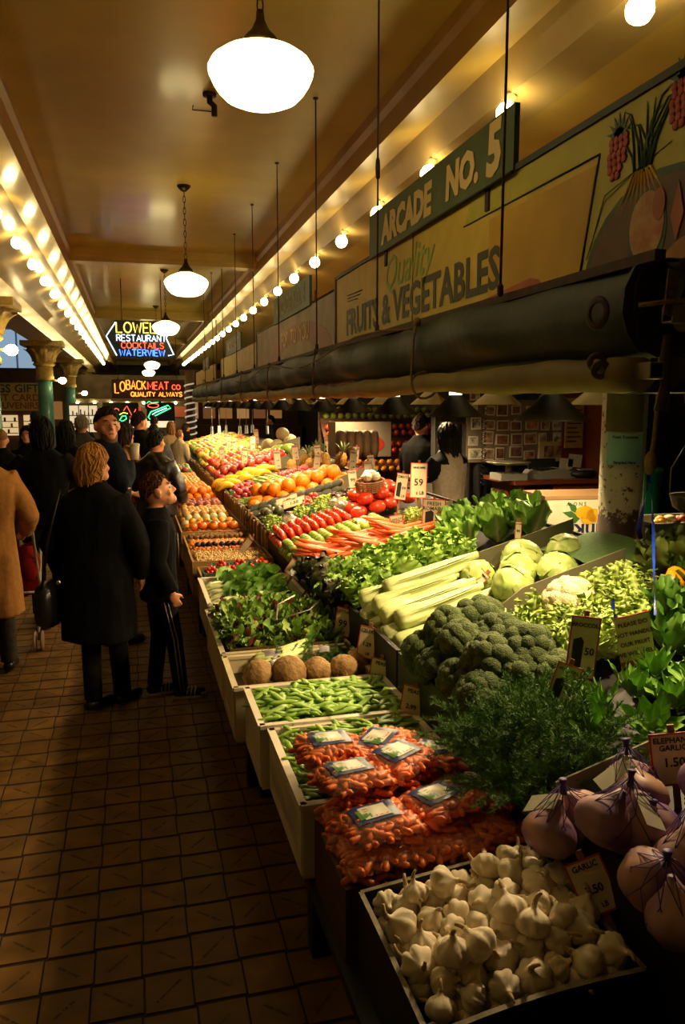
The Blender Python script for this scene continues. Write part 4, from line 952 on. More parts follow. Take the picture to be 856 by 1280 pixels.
# --- pea pods
mt_pea = M('snap_pea', '#6f9a2c', .42, '#8bb03e', 12, rnd=.18)
mt_pea2 = M('flat_pea_pod', '#7aa636', .42, '#94b84c', 12, rnd=.18)
def pod(L, w, bulge, seed):
    r = random.Random(seed); b = r.uniform(-.012, .012); n = 10
    return MB().tube([(L*(i/n-.5), b*math.sin(PI*i/n), 0) for i in range(n+1)], [w*(.12 if i in (0, n) else .55 if i in (1, n-1) else 1+.12*bulge*math.cos(i*2.4)) for i in range(n+1)], 6, flat=.55)
snap = [pod(.086, .0105, 1, s) for s in range(4)]; flat_ = [pod(.115, .0135, .3, s+9) for s in range(4)]
def pods(mbs, mat, x0, x1, y0, y1, z, n, label, group, lower):
    ms = [m.mesh('pea_pod', mat) for m in mbs]
    strew('lower_pea_pods', mbs, mat, 420, x0+.03, x1-.03, y0+.03, y1-.03, flatz(z-.028), .02, lower, 'pea pods', .25)
    for k in range(n):
        x, y = U(x0+.03, x1-.03), U(y0+.03, y1-.03)
        put('pea_pod', random.choice(ms), (x, y, z-.004+.018*math.sin(PI*(x-x0)/(x1-x0))+U(0, .012)), (U(-.25, .25), U(-.25, .25), U(-1.5, 1.5)+(PI if U(0, 1) < .5 else 0)), U(.85, 1.15), label, 'pea pod', group)
pods(snap, mt_pea, .43, .965, 2.06, 2.60, .655, 190, 'plump green snap pea on top of the slotted crate', 'snap peas', 'heap of snap peas below the top layer in the slotted crate')
pods(flat_, mt_pea2, .40, .965, 2.62, 3.00, .665, 140, 'flat green pea pod on top of the second crate', 'flat pea pods', 'heap of flat pea pods below the top layer')

# --- leaves
def leaf_mb(L, Wd, amp, fr, t0, curl, cup, seed=0, nu=12, nv=8, tip=.93, base=.2, fine=0):
    r = random.Random(seed); ph, ph2 = r.uniform(0, 6), r.uniform(0, 6)
    pts = [(0., 0.)]
    for i in range(nu): a = t0+curl*(i+.5)/nu; pts.append((pts[-1][0]+L/nu*math.cos(a), pts[-1][1]+L/nu*math.sin(a)))
    def f(u, v):
        i = min(int(u*nu), nu-1); q = u*nu-i; x = pts[i][0]*(1-q)+pts[i+1][0]*q; z = pts[i][1]*(1-q)+pts[i+1][1]*q
        s = 2*v-1; a = t0+curl*u; w = Wd*max(base*(1-u), math.sin(PI*u**.8*tip))
        e = abs(s)**1.6; o = amp*e*(math.sin(6.28*fr*u+ph+(1.5 if s > 0 else 0))+.5*math.sin(6.28*fr*2.3*u+ph2+2*s))*min(1, u*3)+cup*s*s*w+fine*noise.noise(Vector((x*60, s*3, seed)))
        return (x-math.sin(a)*o, s*w*(1-.25*abs(cup)*s*s)+amp*.4*e*math.sin(5*u*fr+ph), z+math.cos(a)*o)
    return MB().grid(f, nu, nv, rib=lambda u, v: max(0, (1-abs(2*v-1)*3.2*(.6+u)))*(1-.75*u))
mt_gl1 = M('green_leaf_lettuce', '#6f9630', .45, '#86aa3c', 14, rib='#a9b870', rnd=.14)
mt_rom = M('romaine_leaf', '#5a842a', .45, '#729a38', 10, rib='#cdd896', rnd=.14)
mt_red = M('red_leaf_lettuce', '#2c3a17', .5, '#3c2418', 14, rib='#6d7a3a', rnd=.15)
mt_end = M('endive_leaf', '#8aa540', .45, '#a3b85c', 14, rib='#dfe0ae', rnd=.14)
mt_bok = M('bok_choy_leaf', '#557f27', .42, '#6b9636', 10, rib='#a9bf6a', rnd=.14)
mt_spin = M('dark_green_leaf', '#3f6a1f', .42, '#527d2b', 12, rib='#8ba656', rnd=.16)
mt_ibg = M('iceberg_leaf', '#7f9a42', .45, '#b6c374', 7, rib='#d3d8a4', rnd=.08)
mt_pale = M('pale_stalk', '#bcc878', .42, '#cfd696', 10, stretch=(1, 6, 6))
def leafset(name, mat, n, **k): return [leaf_mb(seed=s, **k).mesh(name, mat) for s in range(n)]
L_green = leafset('leaf', mt_gl1, 4, L=.17, Wd=.078, amp=.017, fr=5.2, t0=.25, curl=.9, cup=.2, nu=24, nv=14, fine=.006)
L_rom = leafset('leaf', mt_rom, 4, L=.25, Wd=.085, amp=.012, fr=2.0, t0=.35, curl=.5, cup=.35)
L_red = leafset('leaf', mt_red, 3, L=.17, Wd=.075, amp=.018, fr=3.2, t0=.25, curl=.8, cup=.25)
L_end = leafset('leaf', mt_end, 4, L=.16, Wd=.045, amp=.018, fr=6, t0=.2, curl=.9, cup=.1, nu=26, nv=12, fine=.006)
L_spin = leafset('leaf', mt_spin, 4, L=.17, Wd=.05, amp=.008, fr=2, t0=.1, curl=.6, cup=.3)
L_bok = leafset('leaf', mt_bok, 3, L=.16, Wd=.065, amp=.01, fr=1.7, t0=.1, curl=.5, cup=.3)
L_herb = leafset('leaf', M('broad_herb_leaf', '#5f9030', .4, '#78a83e', 10, rib='#a8c070', rnd=.16), 4, L=.15, Wd=.038, amp=.006, fr=1.5, t0=.15, curl=.5, cup=.3, tip=.99)
def rosette(name, leaves, loc, tilt, n, label, cat, group, s=1., lo=.15, hi=1.25, rz=None):
    t = thing(name, label, cat, loc, (tilt[0], tilt[1], U(0, 6.28) if rz is None else rz), group)
    for k in range(n):
        f = k/(n-1); el = lo+(hi-lo)*f
        o = link('leaf', random.choice(leaves), t, (.012*math.cos(k*2.4), .012*math.sin(k*2.4), .01+.03*f), (U(-.2, .2), -el, k*2.399+U(-.2, .2)), s*(1-.3*f)*U(.88, 1.12))
    return t
for (x, y, tl) in ((1.06, 3.62, 0), (1.2, 3.66, 0), (1.36, 3.66, 0), (1.52, 3.68, 0), (1.66, 3.72, 0), (1.02, 3.82, 0), (1.16, 3.85, 0), (1.31, 3.86, 0), (1.47, 3.9, 0), (1.62, 3.92, 0), (1.1, 4.04, 0), (1.27, 4.08, 0), (1.43, 4.12, 0), (1.58, 4.14, 0)):
    rosette('lettuce_head', L_green, (x, y, zp(x)-.055), (U(-.3, .3), -.35+U(-.2, .2)), 15, 'frilly green leaf lettuce head above the celery', 'lettuce', 'green leaf lettuces', 1.05, rz=U(-.4, .4))
for (x, y) in ((1.03, 4.2), (1.0, 4.02), (1.0, 4.32), (.99, 3.75)):
    rosette('lettuce_head', L_red, (x, y, zp(x)-.05), (U(-.2, .2), -.5), 14, 'dark red leaf lettuce head at the front of the slope', 'lettuce', 'red leaf lettuces', 1.0, rz=U(-.4, .4))
for (x, y) in ((1.8, 4.0), (1.95, 3.95), (2.1, 3.85), (1.85, 4.2), (2.02, 4.15), (2.17, 4.02), (1.95, 4.32), (2.12, 4.25)):
    rosette('romaine_head', L_rom, (x, y, zp(x)-.06), (U(-.3, .3), -.3+U(-.2, .3)), 13, 'tall smooth romaine lettuce head behind the green leaf lettuce', 'lettuce', 'romaine lettuces', .92, rz=U(-.8, .8))
for (x, y) in ((1.38, 2.62), (1.5, 2.7), (1.36, 2.48), (1.5, 2.52), (1.66, 2.5), (1.78, 2.7), (1.9, 2.72), (1.45, 2.36), (1.6, 2.38), (1.75, 2.55), (1.58, 2.26), (1.88, 2.58), (1.72, 2.38)):
    rosette('endive_head', L_end, (x, y, zp(x)-.06), (U(-.3, .3), -.3+U(-.2, .2)), 18, 'pale frilly endive head around the cauliflower', 'endive', 'endive heads', 1.0)
for (x, y) in ((1.72, 2.2), (1.85, 2.25), (1.98, 2.3), (1.8, 2.05), (1.94, 2.1), (2.08, 2.2), (2.1, 2.4), (1.9, 2.42), (2.15, 2.55)):
    rosette('leafy_greens', L_spin, (x, y, zp(x)-.06), (U(-.3, .3), -.2+U(-.3, .3)), 16, 'bunch of dark green leaves below the yellow peppers', 'leafy greens', 'dark leafy bunches')
for (x, y) in ((1.26, 1.86), (1.38, 1.8), (1.5, 1.86), (1.62, 1.9), (1.34, 1.98), (1.46, 2.02), (1.58, 2.06), (1.7, 1.98), (1.56, 1.72), (1.68, 1.78)):
    rosette('herb_bunch', L_herb, (x, y, zp(x)-.06), (U(-.3, .3), -.3+U(-.3, .3)), 18, 'bunch of broad bright herb leaves behind the dill', 'herbs', 'broad leaf herb bunches', .72, .1, .95)
mt_beet = M('beet_leaf', '#5c6e2c', .5, '#6d8038', 12, rib='#7a3a2c', rnd=.15); L_beet = leafset('leaf', mt_beet, 3, L=.2, Wd=.07, amp=.012, fr=2.4, t0=.2, curl=.5, cup=.2)
for (x, y) in ((2.1, 2.75), (2.2, 2.68), (2.17, 2.85), (2.25, 2.78)): rosette('beet_greens', L_beet, (x, y, zp(x)-.04), (U(-.2, .2), -.2), 9, 'broad crinkled beet leaves right of the post', 'leafy greens', 'beet greens')
# parsley behind the limes
for (x, y) in ((1.72, 4.72), (1.82, 4.78), (1.9, 4.66), (1.75, 4.86)): rosette('parsley_bunch', L_end, (x, y, zp(x)-.03), (0, -.2), 12, 'green parsley bunch behind the price cards', 'parsley', 'parsley bunches', .7)

# --- iceberg, cauliflower
def iceberg(x, y, r, label):
    t = thing('iceberg_lettuce', label, 'lettuce', (x, y, zp(x)-.07+r*.86), rot_rand(), 'iceberg lettuces')
    MB().ball((0, 0, 0), r*.93, 24, 16, fn=lambda d: 1+.05*noise.noise(d*3)+.03*noise.noise(d*7)).build('heart', mt_ibg, t)
    for k in range(7):
        ax = Vector((math.cos(k*2.4), math.sin(k*2.4), U(-.6, .8))).normalized(); R = facing(ax, (0, .1, 1)); sd = U(0, 50); sz = U(.75, 1.0)
        def f(u, v):
            a, b = (u-.5)*2*sz, (v-.5)*2*sz; e = max(abs(a), abs(b)); d = (R @ Vector((a, b, 1.0))).normalized()
            return tuple(d*r*(.975+.02*k/7+.05*max(0, e-.55)+.06*noise.noise(d*4+Vector((sd, 0, 0)))+.03*noise.noise(d*11+Vector((sd, 3, 0)))+.05*e**3*math.sin(9*u+7*v+sd)*.5))
        MB().grid(f, 14, 14, rib=lambda u, v: max(0, 1-abs(v-.5)*9)*(1-u)*.9).build('wrapper_leaf', mt_ibg, t)
iceberg(1.79, 3.36, .10, 'topmost iceberg lettuce with a small tag behind it'); iceberg(1.60, 3.08, .095, 'iceberg lettuce at the front of the three'); iceberg(1.82, 3.08, .092, 'iceberg lettuce at the right of the three, by the divider')
iceberg(1.55, 3.32, .09, 'iceberg lettuce half hidden at the left, beside the celery'); iceberg(1.98, 3.3, .09, 'iceberg lettuce at the back of the bin'); iceberg(1.7, 3.22, .095, 'iceberg lettuce wedged in the middle under the others')
def curd(r, nf, mat, fr=.33, seed=0, flat=.75):
    rg = random.Random(seed); b = MB()
    for k in range(nf):
        f = (k+.5)/nf; ph = math.acos(1-f*1.25); a = k*2.399+rg.uniform(-.2, .2); d = Vector((math.sin(ph)*math.cos(a), math.sin(ph)*math.sin(a), math.cos(ph)*flat)); q = r*fr*rg.uniform(.85, 1.2)
        sd = Vector((rg.uniform(0, 90), 0, 0))
        b.ball(d*r*.72, q, 18, 12, fn=lambda e: 1+.13*abs(noise.noise(e*5+sd))+.10*noise.noise(e*11+sd))
    return b
mt_cau = M('cauliflower_curd', '#d8caa2', .65, '#c9b98c', 40, bump=.8, bscale=160)
t = thing('cauliflower', 'creamy cauliflower head beside the broccoli card', 'cauliflower', (1.60, 2.62, zp(1.62)+.055), (.2, -.5, 0))
curd(.10, 26, mt_cau, .34, 4).build('curd', mt_cau, t)
for k in range(6): link('leaf', L_end[k % 4], t, (0, 0, -.05), (0, -.5, k*1.05), .8)
# --- broccoli
mt_bro = M('broccoli_floret', '#3c4d22', .75, '#54622f', 60, bump=1.0, bscale=220, rnd=.16); mt_brs = M('broccoli_stalk', '#7f9450', .5, '#6f8442', 20)
bro_me = [curd(.085, 22, mt_bro, .36, s, .8).mesh('crown', mt_bro) for s in range(4)]
bst = MB().tube([(0, 0, -.12), (0, 0, -.04), (.0, 0, .02)], [.02, .024, .05], 10).mesh('stalk', mt_brs)
def broc(x, y, dz, s, label):
    t = thing('broccoli_head', label, 'broccoli', (x, y, zp(x)-.0+dz), (U(-.5, .5), -.45+U(-.3, .3), U(-.5, .5)), 'broccoli heads', s)
    link('crown', random.choice(bro_me), t, rot=(0, 0, U(0, 6))); link('stalk', bst, t)
for (x, y, dz) in ((1.03, 2.68, .03), (1.02, 2.52, .03), (1.04, 2.36, .03), (1.05, 2.22, .02), (1.17, 2.76, .02), (1.19, 2.58, .02), (1.2, 2.42, .02), (1.2, 2.26, .02), (1.31, 2.72, .01), (1.32, 2.54, .01), (1.33, 2.37, .01), (1.31, 2.22, 0), (1.1, 2.5, .1), (1.12, 2.32, .09), (1.24, 2.48, .08), (1.12, 2.66, .10), (1.26, 2.32, .07), (1.25, 2.66, .09)):
    broc(x, y, dz, U(.9, 1.12), 'dense dark green broccoli head in the near heap')
# --- dill
mt_dill = M('dill_frond', '#41681f', .55, '#527c28', 20, rnd=.2)
def dill_mb(seed):
    r = random.Random(seed); b = MB(); vs = []; fs = []
    for k in range(26):
        a = r.uniform(0, 6.28); el = r.uniform(.1, 1.3); L = r.uniform(.12, .2); base = Vector((0, 0, -.02)); d = Vector((math.cos(a)*math.cos(el), math.sin(a)*math.cos(el), math.sin(el)))
        tip = base+d*L+Vector((0, 0, -.03)); pts = [base, base+d*L*.5+Vector((0, 0, .012)), tip]
        b.tube(pts, [.0018, .0014, .0007], 3, caps=False)
        for i in range(34):
            f = .28+.72*i/34; p = pts[0].lerp(pts[1], f*2) if f < .5 else pts[1].lerp(pts[2], f*2-1)
            for q in range(5):
                e = (Vector((r.gauss(0, 1), r.gauss(0, 1), r.gauss(.1, .8))).normalized()+d*.9).normalized(); ln = .020*r.uniform(.5, 1.15); w = Vector((r.gauss(0, 1), r.gauss(0, 1), r.gauss(0, 1))).normalized()*.0011
                n0 = len(vs); vs += [p-w, p+w, p+e*ln]; fs.append((n0, n0+1, n0+2))
    return b._add(vs, fs, 0, False)
dill_me = [dill_mb(s).mesh('fronds', mt_dill) for s in range(4)]
for k, (x, y) in enumerate(((.93, 1.74), (1.0, 1.86), (.92, 1.95), (1.02, 2.02), (.95, 2.12), (1.08, 1.76), (1.12, 1.92), (1.14, 2.06), (1.2, 1.8), (1.22, 1.98), (1.06, 2.15), (1.18, 2.14), (1.0, 1.7), (1.14, 1.7), (.9, 1.84), (.9, 2.04), (1.05, 1.95), (1.1, 1.83), (.97, 1.93))):
    o = link('dill_bunch', random.choice(dill_me), None, (x, y, zp(x)-.03+(.06 if k > 15 else 0)), (U(-.3, .3), U(-.5, 0), U(0, 6)), U(.9, 1.15)); tag(o, 'feathery dark green dill bunch beside the carrots', 'dill', 'dill bunches')
# --- elephant garlic in purple net
mt_ele = M('elephant_garlic_skin', '#b48a78', .5, '#6a4a86', 11, bump=.15, bscale=20, rnd=.06); mt_net = M('purple_net', '#3c2468', .5, '#4c3280', 60)
def net(u, v, lo, hi): pass
t_e = ((1.02, 1.40, .07, 'elephant garlic bag at the top of the near heap'), (.99, 1.22, .03, 'elephant garlic bag in front at the right edge'), (1.07, 1.36, .0, 'elephant garlic bag under the white paper tag'), (1.12, 1.26, .05, 'elephant garlic bag at the right edge behind the front one'), (1.12, 1.5, .06, 'elephant garlic bag behind the price card'), (.96, 1.54, .02, 'elephant garlic bag against the dill'), (1.1, 1.12, .04, 'elephant garlic bag at the lower right corner'), (1.22, 1.38, .07, 'elephant garlic bag at the far right edge'))
mt_ptag = M('pale_bag_tag', '#a9a38e', .5, '#97917c', 10)
for k, (x, y, dz, l) in enumerate(t_e):
    t = thing('elephant_garlic_bag', l, 'garlic', (x, y, zp(x)-.06+dz), (U(-.3, .3), U(-.3, .3), U(0, 6)), 'netted elephant garlic'); r = .062
    for q in range(2):
        MB().lathe([(p*r, z*r) for p, z in ((.001, -.7), (.4, -.74), (.75, -.6), (.98, -.25), (1, .1), (.85, .45), (.55, .75), (.3, 1.0), (.15, 1.35))], 26, c=((q-.5)*.1, 0, .03), lobes=lambda w, tt: 1+.09*abs(math.sin(2.5*w+q))*math.sin(PI*tt), rot=(0, (q-.5)*-.9, 0)).build('garlic_bulb', mt_ele, t)
    nb_ = MB()
    for i in range(10):
        a = 2*PI*i/10
        nb_.tube([(.115*math.cos(a), .068*math.sin(a), .02), (.09*math.cos(a+.3), .055*math.sin(a+.3), .075), (.03*math.cos(a+.6), .03*math.sin(a+.6), .11), (0, 0, .14)], .0011, 3)
        nb_.tube([(.115*math.cos(a), .068*math.sin(a), .02), (.09*math.cos(a-.3), .055*math.sin(a-.3), .075), (.03*math.cos(a-.6), .03*math.sin(a-.6), .11), (0, 0, .14)], .0011, 3)
    nb_.lathe([(.008, .115), (.009, .125), (.006, .14), (.010, .152)], 10)
    nb_.build('net', mt_net, t)
    if k in (0, 2, 4, 5): MB().box((.03, -.04, .085), (.05, .1, .0015), (.5, .3, .3)).build('paper_tag', mt_ptag, t)
# --- celery
mt_cel = M('celery_stalk', '#b6c27a', .4, '#c9d094', 6, stretch=(1, 12, 12), rnd=.08); mt_celb = M('celery_base', '#c3c78e', .45, '#b2b878', 10)
def stalk_mb(L, w, seed):
    r = random.Random(seed); ph = r.uniform(-.02, .02)
    def f(u, v):
        a = (v-.5)*2*2.0; q = w*(1.25-.75*u)*(1 if u > .02 else .8)
        return (L*u, q*math.sin(a)*1.0+ph*u*2, q*(1-math.cos(a))*.7-.0+.01*math.sin(PI*u))
    def g(u, v):
        p = f(u, 1-v); return (p[0], p[1]*.82, p[2]*.86+w*.28)
    return MB().grid(f, 8, 8).grid(g, 8, 8)
stk = [stalk_mb(.37+.03*s, .030, s).mesh('stalk', mt_cel) for s in range(3)]
cbase = MB().lathe([(.001, -.003), (.026, -.004), (.038, .003), (.043, .02), (.0435, .06), (.040, .11), (.034, .15)], 32, lobes=lambda w, t: 1+.09*math.cos(8*w), rot=facing((1, 0, 0))).mesh('base', mt_cel)
for k, (x, y, dz, az) in enumerate(((1.0, 3.42, .085, -.05), (1.03, 3.30, .075, .08), (1.03, 3.18, .06, .12), (1.07, 3.1, .055, .16), (.99, 3.36, .02, 0), (1.0, 3.24, .0, .05), (1.02, 3.13, -.01, .1), (1.04, 3.02, -.02, .1), (1.1, 3.36, .12, .12))):
    t = thing('celery_bunch', ['celery bunch lying at the back of the row', 'celery bunch second from the lettuce', 'celery bunch in the middle of the top row', 'celery bunch nearest the broccoli in the top row'][k] if k < 4 else 'celery bunch in the lower layer, pale base outward', 'celery', (x, y, zp(x)-.03+dz), (U(-.2, .2), -.2, az), 'celery bunches', 1.12)
    link('base', cbase, t)
    for q in range(8):
        a = 2*PI*q/8; rr = .020 if q else 0
        link('stalk', stk[q % 3], t, (.012, rr*math.cos(a), rr*math.sin(a)), (a+PI/2, 0, 0), U(.9, 1.1))
# --- celeriac, leeks, salad, bok choy on the front bench
mt_cer = M('celeriac_skin', '#a98552', .75, '#7d5a30', 16, bump=.9, bscale=45)
for k, (x, y, r, l) in enumerate(((.47, 3.15, .066, 'leftmost celeriac root in the cream crate'), (.60, 3.13, .075, 'largest brown celeriac root, second from the left'), (.725, 3.14, .062, 'celeriac root in the middle of the row'), (.84, 3.13, .065, 'pale fronted celeriac root, fourth in the row'), (.93, 3.22, .06, 'darkest celeriac root, rightmost against the riser'))):
    t = thing('celeriac', l, 'celeriac', (x, y, .635+r*.55), (U(-.4, .4), U(-.4, .4), U(0, 6)), 'celeriac roots')
    MB().ball((0, 0, 0), (r, r, r*.92), 28, 20, fn=lambda d: 1+.07*noise.noise(d*3+Vector((k*9, 0, 0)))+.05*noise.noise(d*9)+.03*noise.noise(d*18)).build('root', mt_cer, t)
    b = MB()
    for q in range(16): a = U(0, 6.28); b.tube([(r*.75*math.cos(a), r*.75*math.sin(a), -r*.5), (r*.95*math.cos(a+.2), r*.95*math.sin(a+.2), -r*.65), (r*.7*math.cos(a+.5), r*.7*math.sin(a+.5), -r*.95)], [.005, .004, .001], 4)
    b.build('rootlets', mt_cer, t)
L_car = [dill_mb(60+s).mesh('fronds', M('carrot_top', '#3f6020', .5, '#557a2c', 20, rnd=.15)) for s in range(2)]
for (x, y) in ((.62, 3.36), (.75, 3.37), (.86, 3.34), (.93, 3.38)):
    tag(link('green_bunch', random.choice(L_car), None, (x, y, .62), (0, -.3, U(0, 6)), .8), 'feathery green tops behind the celeriac row', 'greens', 'green tops behind the celeriac')
for k in range(5):
    t = thing('leek', 'pale leek with a paper band behind the celeriac', 'leek', (.45+.012*k, 3.27+.035*k, .645+.004*k), (0, -.08, .25+U(-.1, .1)), 'leeks behind the celeriac')
    MB().tube([(0, 0, 0), (.02, 0, 0), (.12, 0, .004), (.26, 0, .012)], [.012, .016, .015, .02], 10).build('shank', mt_pale, t); MB().lathe([(.0165, 0), (.017, .03)], 12, c=(.1, 0, .004), rot=facing((1, 0, 0))).build('paper_band', M('label_white_purple', '#b9b2ad', .5, '#7d7490', 30), t)
    link('leaf', L_spin[k % 4], t, (.22, 0, .01), (0, 0, 0), .6)
for k in range(2): tag(MB().grid(lambda u, v: (.045*(u-.5), .028*(v-.5), .004*math.sin(PI*u)), 4, 4).box((0, 0, .003), (.02, .012, .001)).build('produce_label', M('label_white_purple', '#b9b2ad', .5), None, (.55+.25*k, 3.33, .70), (.9, 0, U(-.3, .3))), ['white printed label leaning on the leeks', 'white printed label by the green tops'][k], 'label', 'labels behind the celeriac')
smallL = [leaf_mb(.06, .018, .004, 3, .1, .5, .3, s, 6, 4) for s in range(4)]
mt_sal = [M('salad_green', '#5f8a2a', .45, '#7ba03c', 30), M('salad_red', '#4a1f1a', .45, '#6a2f22', 30), M('salad_pale', '#8fab4c', .45, '#a9bf66', 30)]
b = MB()
for k in range(1900):
    x, y = U(.40, .93), U(3.55, 4.24); m = random.choices((0, 1, 2), (6, 2, 3))[0]; h = .07*math.sin(PI*(y-3.5)/.8)+.03*math.sin(PI*(x-.36)/.6)
    q = MB().add(random.choice(smallL), Matrix.Translation((x, y, .62+h+U(-.03, .03))) @ Euler((U(-1, 1), U(-1, 1), U(0, 6.28))).to_matrix().to_4x4() @ Matrix.Scale(U(.8, 1.5), 4)); q.m = [m]*len(q.f); b.add(q, Matrix.Identity(4))
tag(b.build('salad_mix', mt_sal), 'heap of loose mixed green and red salad leaves', 'salad', kind='stuff')
t = thing('salad_tub', 'brown translucent tub holding the mixed salad', 'tub', (.385, 3.51, .52))
for a, c in (((0, 0), (.55, .01)), ((0, .74), (.55, .75)), ((0, 0), (.01, .75)), ((.54, 0), (.55, .75))): MB().span((a[0], a[1], 0), (c[0], c[1], .155)).build('tub_wall', M('smoky_plastic', '#5c4a24', .3, '#4a3a1a', 8), t)
MB().span((0, 0, 0), (.55, .75, .008)).build('tub_bottom', M('smoky_plastic', '#5c4a24', .3), t)
for k, l in enumerate(('steel salad tongs lying open on the mixed leaves',)):
    t = thing('salad_tongs', l, 'tongs', (.63, 3.62, .765), (0, -.1, .75))
    for s in (-.16, .16): MB().tube([(0, 0, 0), (.15, s*.1*6, .02), (.27, s*.5, .03)], [.006, .006, .009], 6, flat=.4).build('arm', mt_steel, t)
mt_bks = M('bok_choy_stem', '#c3cc92', .4, '#d3d8ac', 8, stretch=(1, 8, 8))
for k in range(15):
    x, y = .43+.10*(k % 3)+U(-.01, .01), 4.42+.115*(k//3)+U(-.02, .02)
    t = thing('bok_choy', 'bok choy with pale thick stem in the white crate', 'bok choy', (x, y, .655+.015*(k % 3)), (U(-.2, .2), -.12+U(-.1, .1), U(-.3, .7)), 'bok choy bunches')
    for q in range(4): MB().tube([(-.02, .012*math.cos(q*1.57), .012*math.sin(q*1.57)), (.01, .02*math.cos(q*1.57), .02*math.sin(q*1.57)), (.07, .016*math.cos(q*1.57), .016*math.sin(q*1.57)), (.12, .012*math.cos(q*1.57), .012*math.sin(q*1.57))], [.012, .02, .016, .01], 8, flat=.6).build('stem', mt_bks, t)
    for q in range(7): link('leaf', random.choice(L_bok), t, (.09, .012*math.cos(q*.9), .012*math.sin(q*.9)), (q*.9, -U(-.1, .35), U(-.6, .6)), U(.75, 1.05))
# cherry tomatoes in punnets
mt_ch = M('cherry_tomato', '#b3260f', .25, '#c2380f', 8, rnd=.12, coat=.3); ch_me = fruit('cherry_tomato', mt_ch, dimple=.05, n=8, k=6)
mt_pun = M('teal_pulp_punnet', '#3f6a5c', .75, '#34594c', 20)
def punnet(x, y, z, label, s=.125, group='pulp punnets', h=.07):
    t = thing('punnet', label, 'punnet', (x, y, z), (0, 0, U(-.15, .15)), group)
    for a in range(4):
        R = Matrix.Rotation(a*PI/2, 4, 'Z'); MB().prism([(-s*.42, 0), (s*.42, 0), (s*.5, h), (-s*.5, h)], .004, M4=R @ Matrix.Translation((0, -s*.42, 0)) @ Matrix.Rotation(PI/2+.12, 4, 'X')).build('punnet_wall', mt_pun, t)
    MB().box((0, 0, .003), (s*.84, s*.84, .006)).build('punnet_bottom', mt_pun, t)
for k, (x, y) in enumerate(((.47, 5.16), (.60, 5.18), (.73, 5.22), (.86, 5.26), (.55, 5.36), (.69, 5.38), (.83, 5.42))):
    punnet(x, y, .625, 'teal pulp punnet of cherry tomatoes behind the bok choy'); heap('cherry_tomato', ch_me, x-.06, x+.06, y-.06, y+.06, flatz(.662), .0145, 3, 'shiny red cherry tomato heaped in a punnet', 'tomato', 'cherry tomatoes in punnets', keep=.85)
# trays of small goods
pile('dried_beans', M('pale_bean', '#b8985e', .6, '#8a6a38', 90, bump=1, bscale=110), .39, .94, 5.58, 6.0, .60, .075, 'heap of pale dried beans in the wooden crate', 'beans', .012, 60)
bean = MB().ball((0, 0, 0), (.011, .007, .006), 8, 5); strew('dried_bean_layer', [bean], M('pale_bean2', '#c3a468', .6, '#a2824a', 60), 900, .41, .92, 5.6, 5.98, flatz(.672), .012, 'loose pale dried beans over the heap', 'beans', .6)
kum = fruit('kumquat', M('kumquat_skin', '#d07a10', .4, '#c96a0a', 15, rnd=.1), 1, 1.3, .04, 8, 6); wal = fruit('walnut', M('walnut_shell', '#8a6236', .7, '#6f4a24', 25, bump=.8, bscale=60), 1, 1.1, 0, 10, 7, bumpy=.2); fig = fruit('fig', M('dark_fig_skin', '#1a1216', .45, '#281a20', 15), 1, 1.25, .0, 10, 7); apr = fruit('dried_apricot', M('apricot', '#c8691c', .5, '#b8560f', 15, rnd=.1), 1, .45, .1, 8, 6)
heap('dried_apricot', apr, .40, .94, 6.12, 6.24, flatz(.625), .017, 2, 'flat orange dried apricot in the front strip', 'apricot', 'dried apricots')
heap('fig', fig, .42, .94, 6.25, 6.36, flatz(.62), .024, 2, 'dark purple fig behind the dried apricots', 'fig', 'dark figs')
heap('kumquat', kum, .40, .94, 6.37, 6.60, flatz(.62), .0165, 2, 'small orange kumquat in the middle strip', 'kumquat', 'kumquats', tight=1.05)
heap('walnut', wal, .40, .94, 6.62, 6.82, flatz(.625), .021, 2, 'brown walnut behind the kumquats', 'walnut', 'walnuts')
mt_pers = M('persimmon_skin', '#c65a10', .3, '#d0700f', 6, rnd=.12, coat=.3); pers = fruit('persimmon', mt_pers, 1, .85, .12, 14, 9, .03, 4); cal = MB().ball((0, 0, .86), (.5, .5, .06), 8, 4).mesh('calyx', M('dry_calyx', '#5c5a24', .7))
heap('persimmon', pers, .40, .94, 6.92, 7.24, flatz(.615), .044, 2, 'glossy orange persimmon at the front of the long crate', 'persimmon', 'persimmons', rot=False, parts=[('calyx', cal)])
org = fruit('orange', M('orange_peel', '#d9780f', .4, '#d06a08', 10, bump=.3, bscale=90, rnd=.08), 1, .96, .05, 14, 9)
lem = fruit('mandarin', M('mandarin_peel', '#dc9410', .4, '#d28208', 10, rnd=.08), 1, .9, .06, 10, 7)
on_w = fruit('white_onion', M('white_onion_skin', '#c9c29a', .45, '#b3a878', 12, rnd=.08), 1, .95, -.08, 12, 8); on_b = fruit('yellow_onion', M('onion_skin', '#b98c4c', .45, '#a47738', 10, rnd=.12), 1, .92, -.1, 12, 8); pot_r = fruit('red_potato', M('red_potato_skin', '#8c4434', .55, '#79382c', 12, rnd=.12), 1, 1.1, 0, 10, 7, bumpy=.2)
heap('mandarin', lem, .42, .94, 7.24, 7.42, flatz(.63), .036, 2, 'yellow orange mandarin behind the persimmons', 'mandarin', 'mandarins')
heap('white_onion', on_w, .40, .94, 7.44, 7.66, flatz(.63), .04, 2, 'pale white onion in the long crate', 'onion', 'white onions')
heap('yellow_onion', on_b, .40, .94, 7.68, 8.28, flatz(.63), .04, 2, 'tan yellow onion behind the white onions', 'onion', 'yellow onions')
heap('red_potato', pot_r, .40, .94, 8.38, 8.95, flatz(.62), .042, 2, 'red skinned potato in the second long crate', 'potato', 'red potatoes')
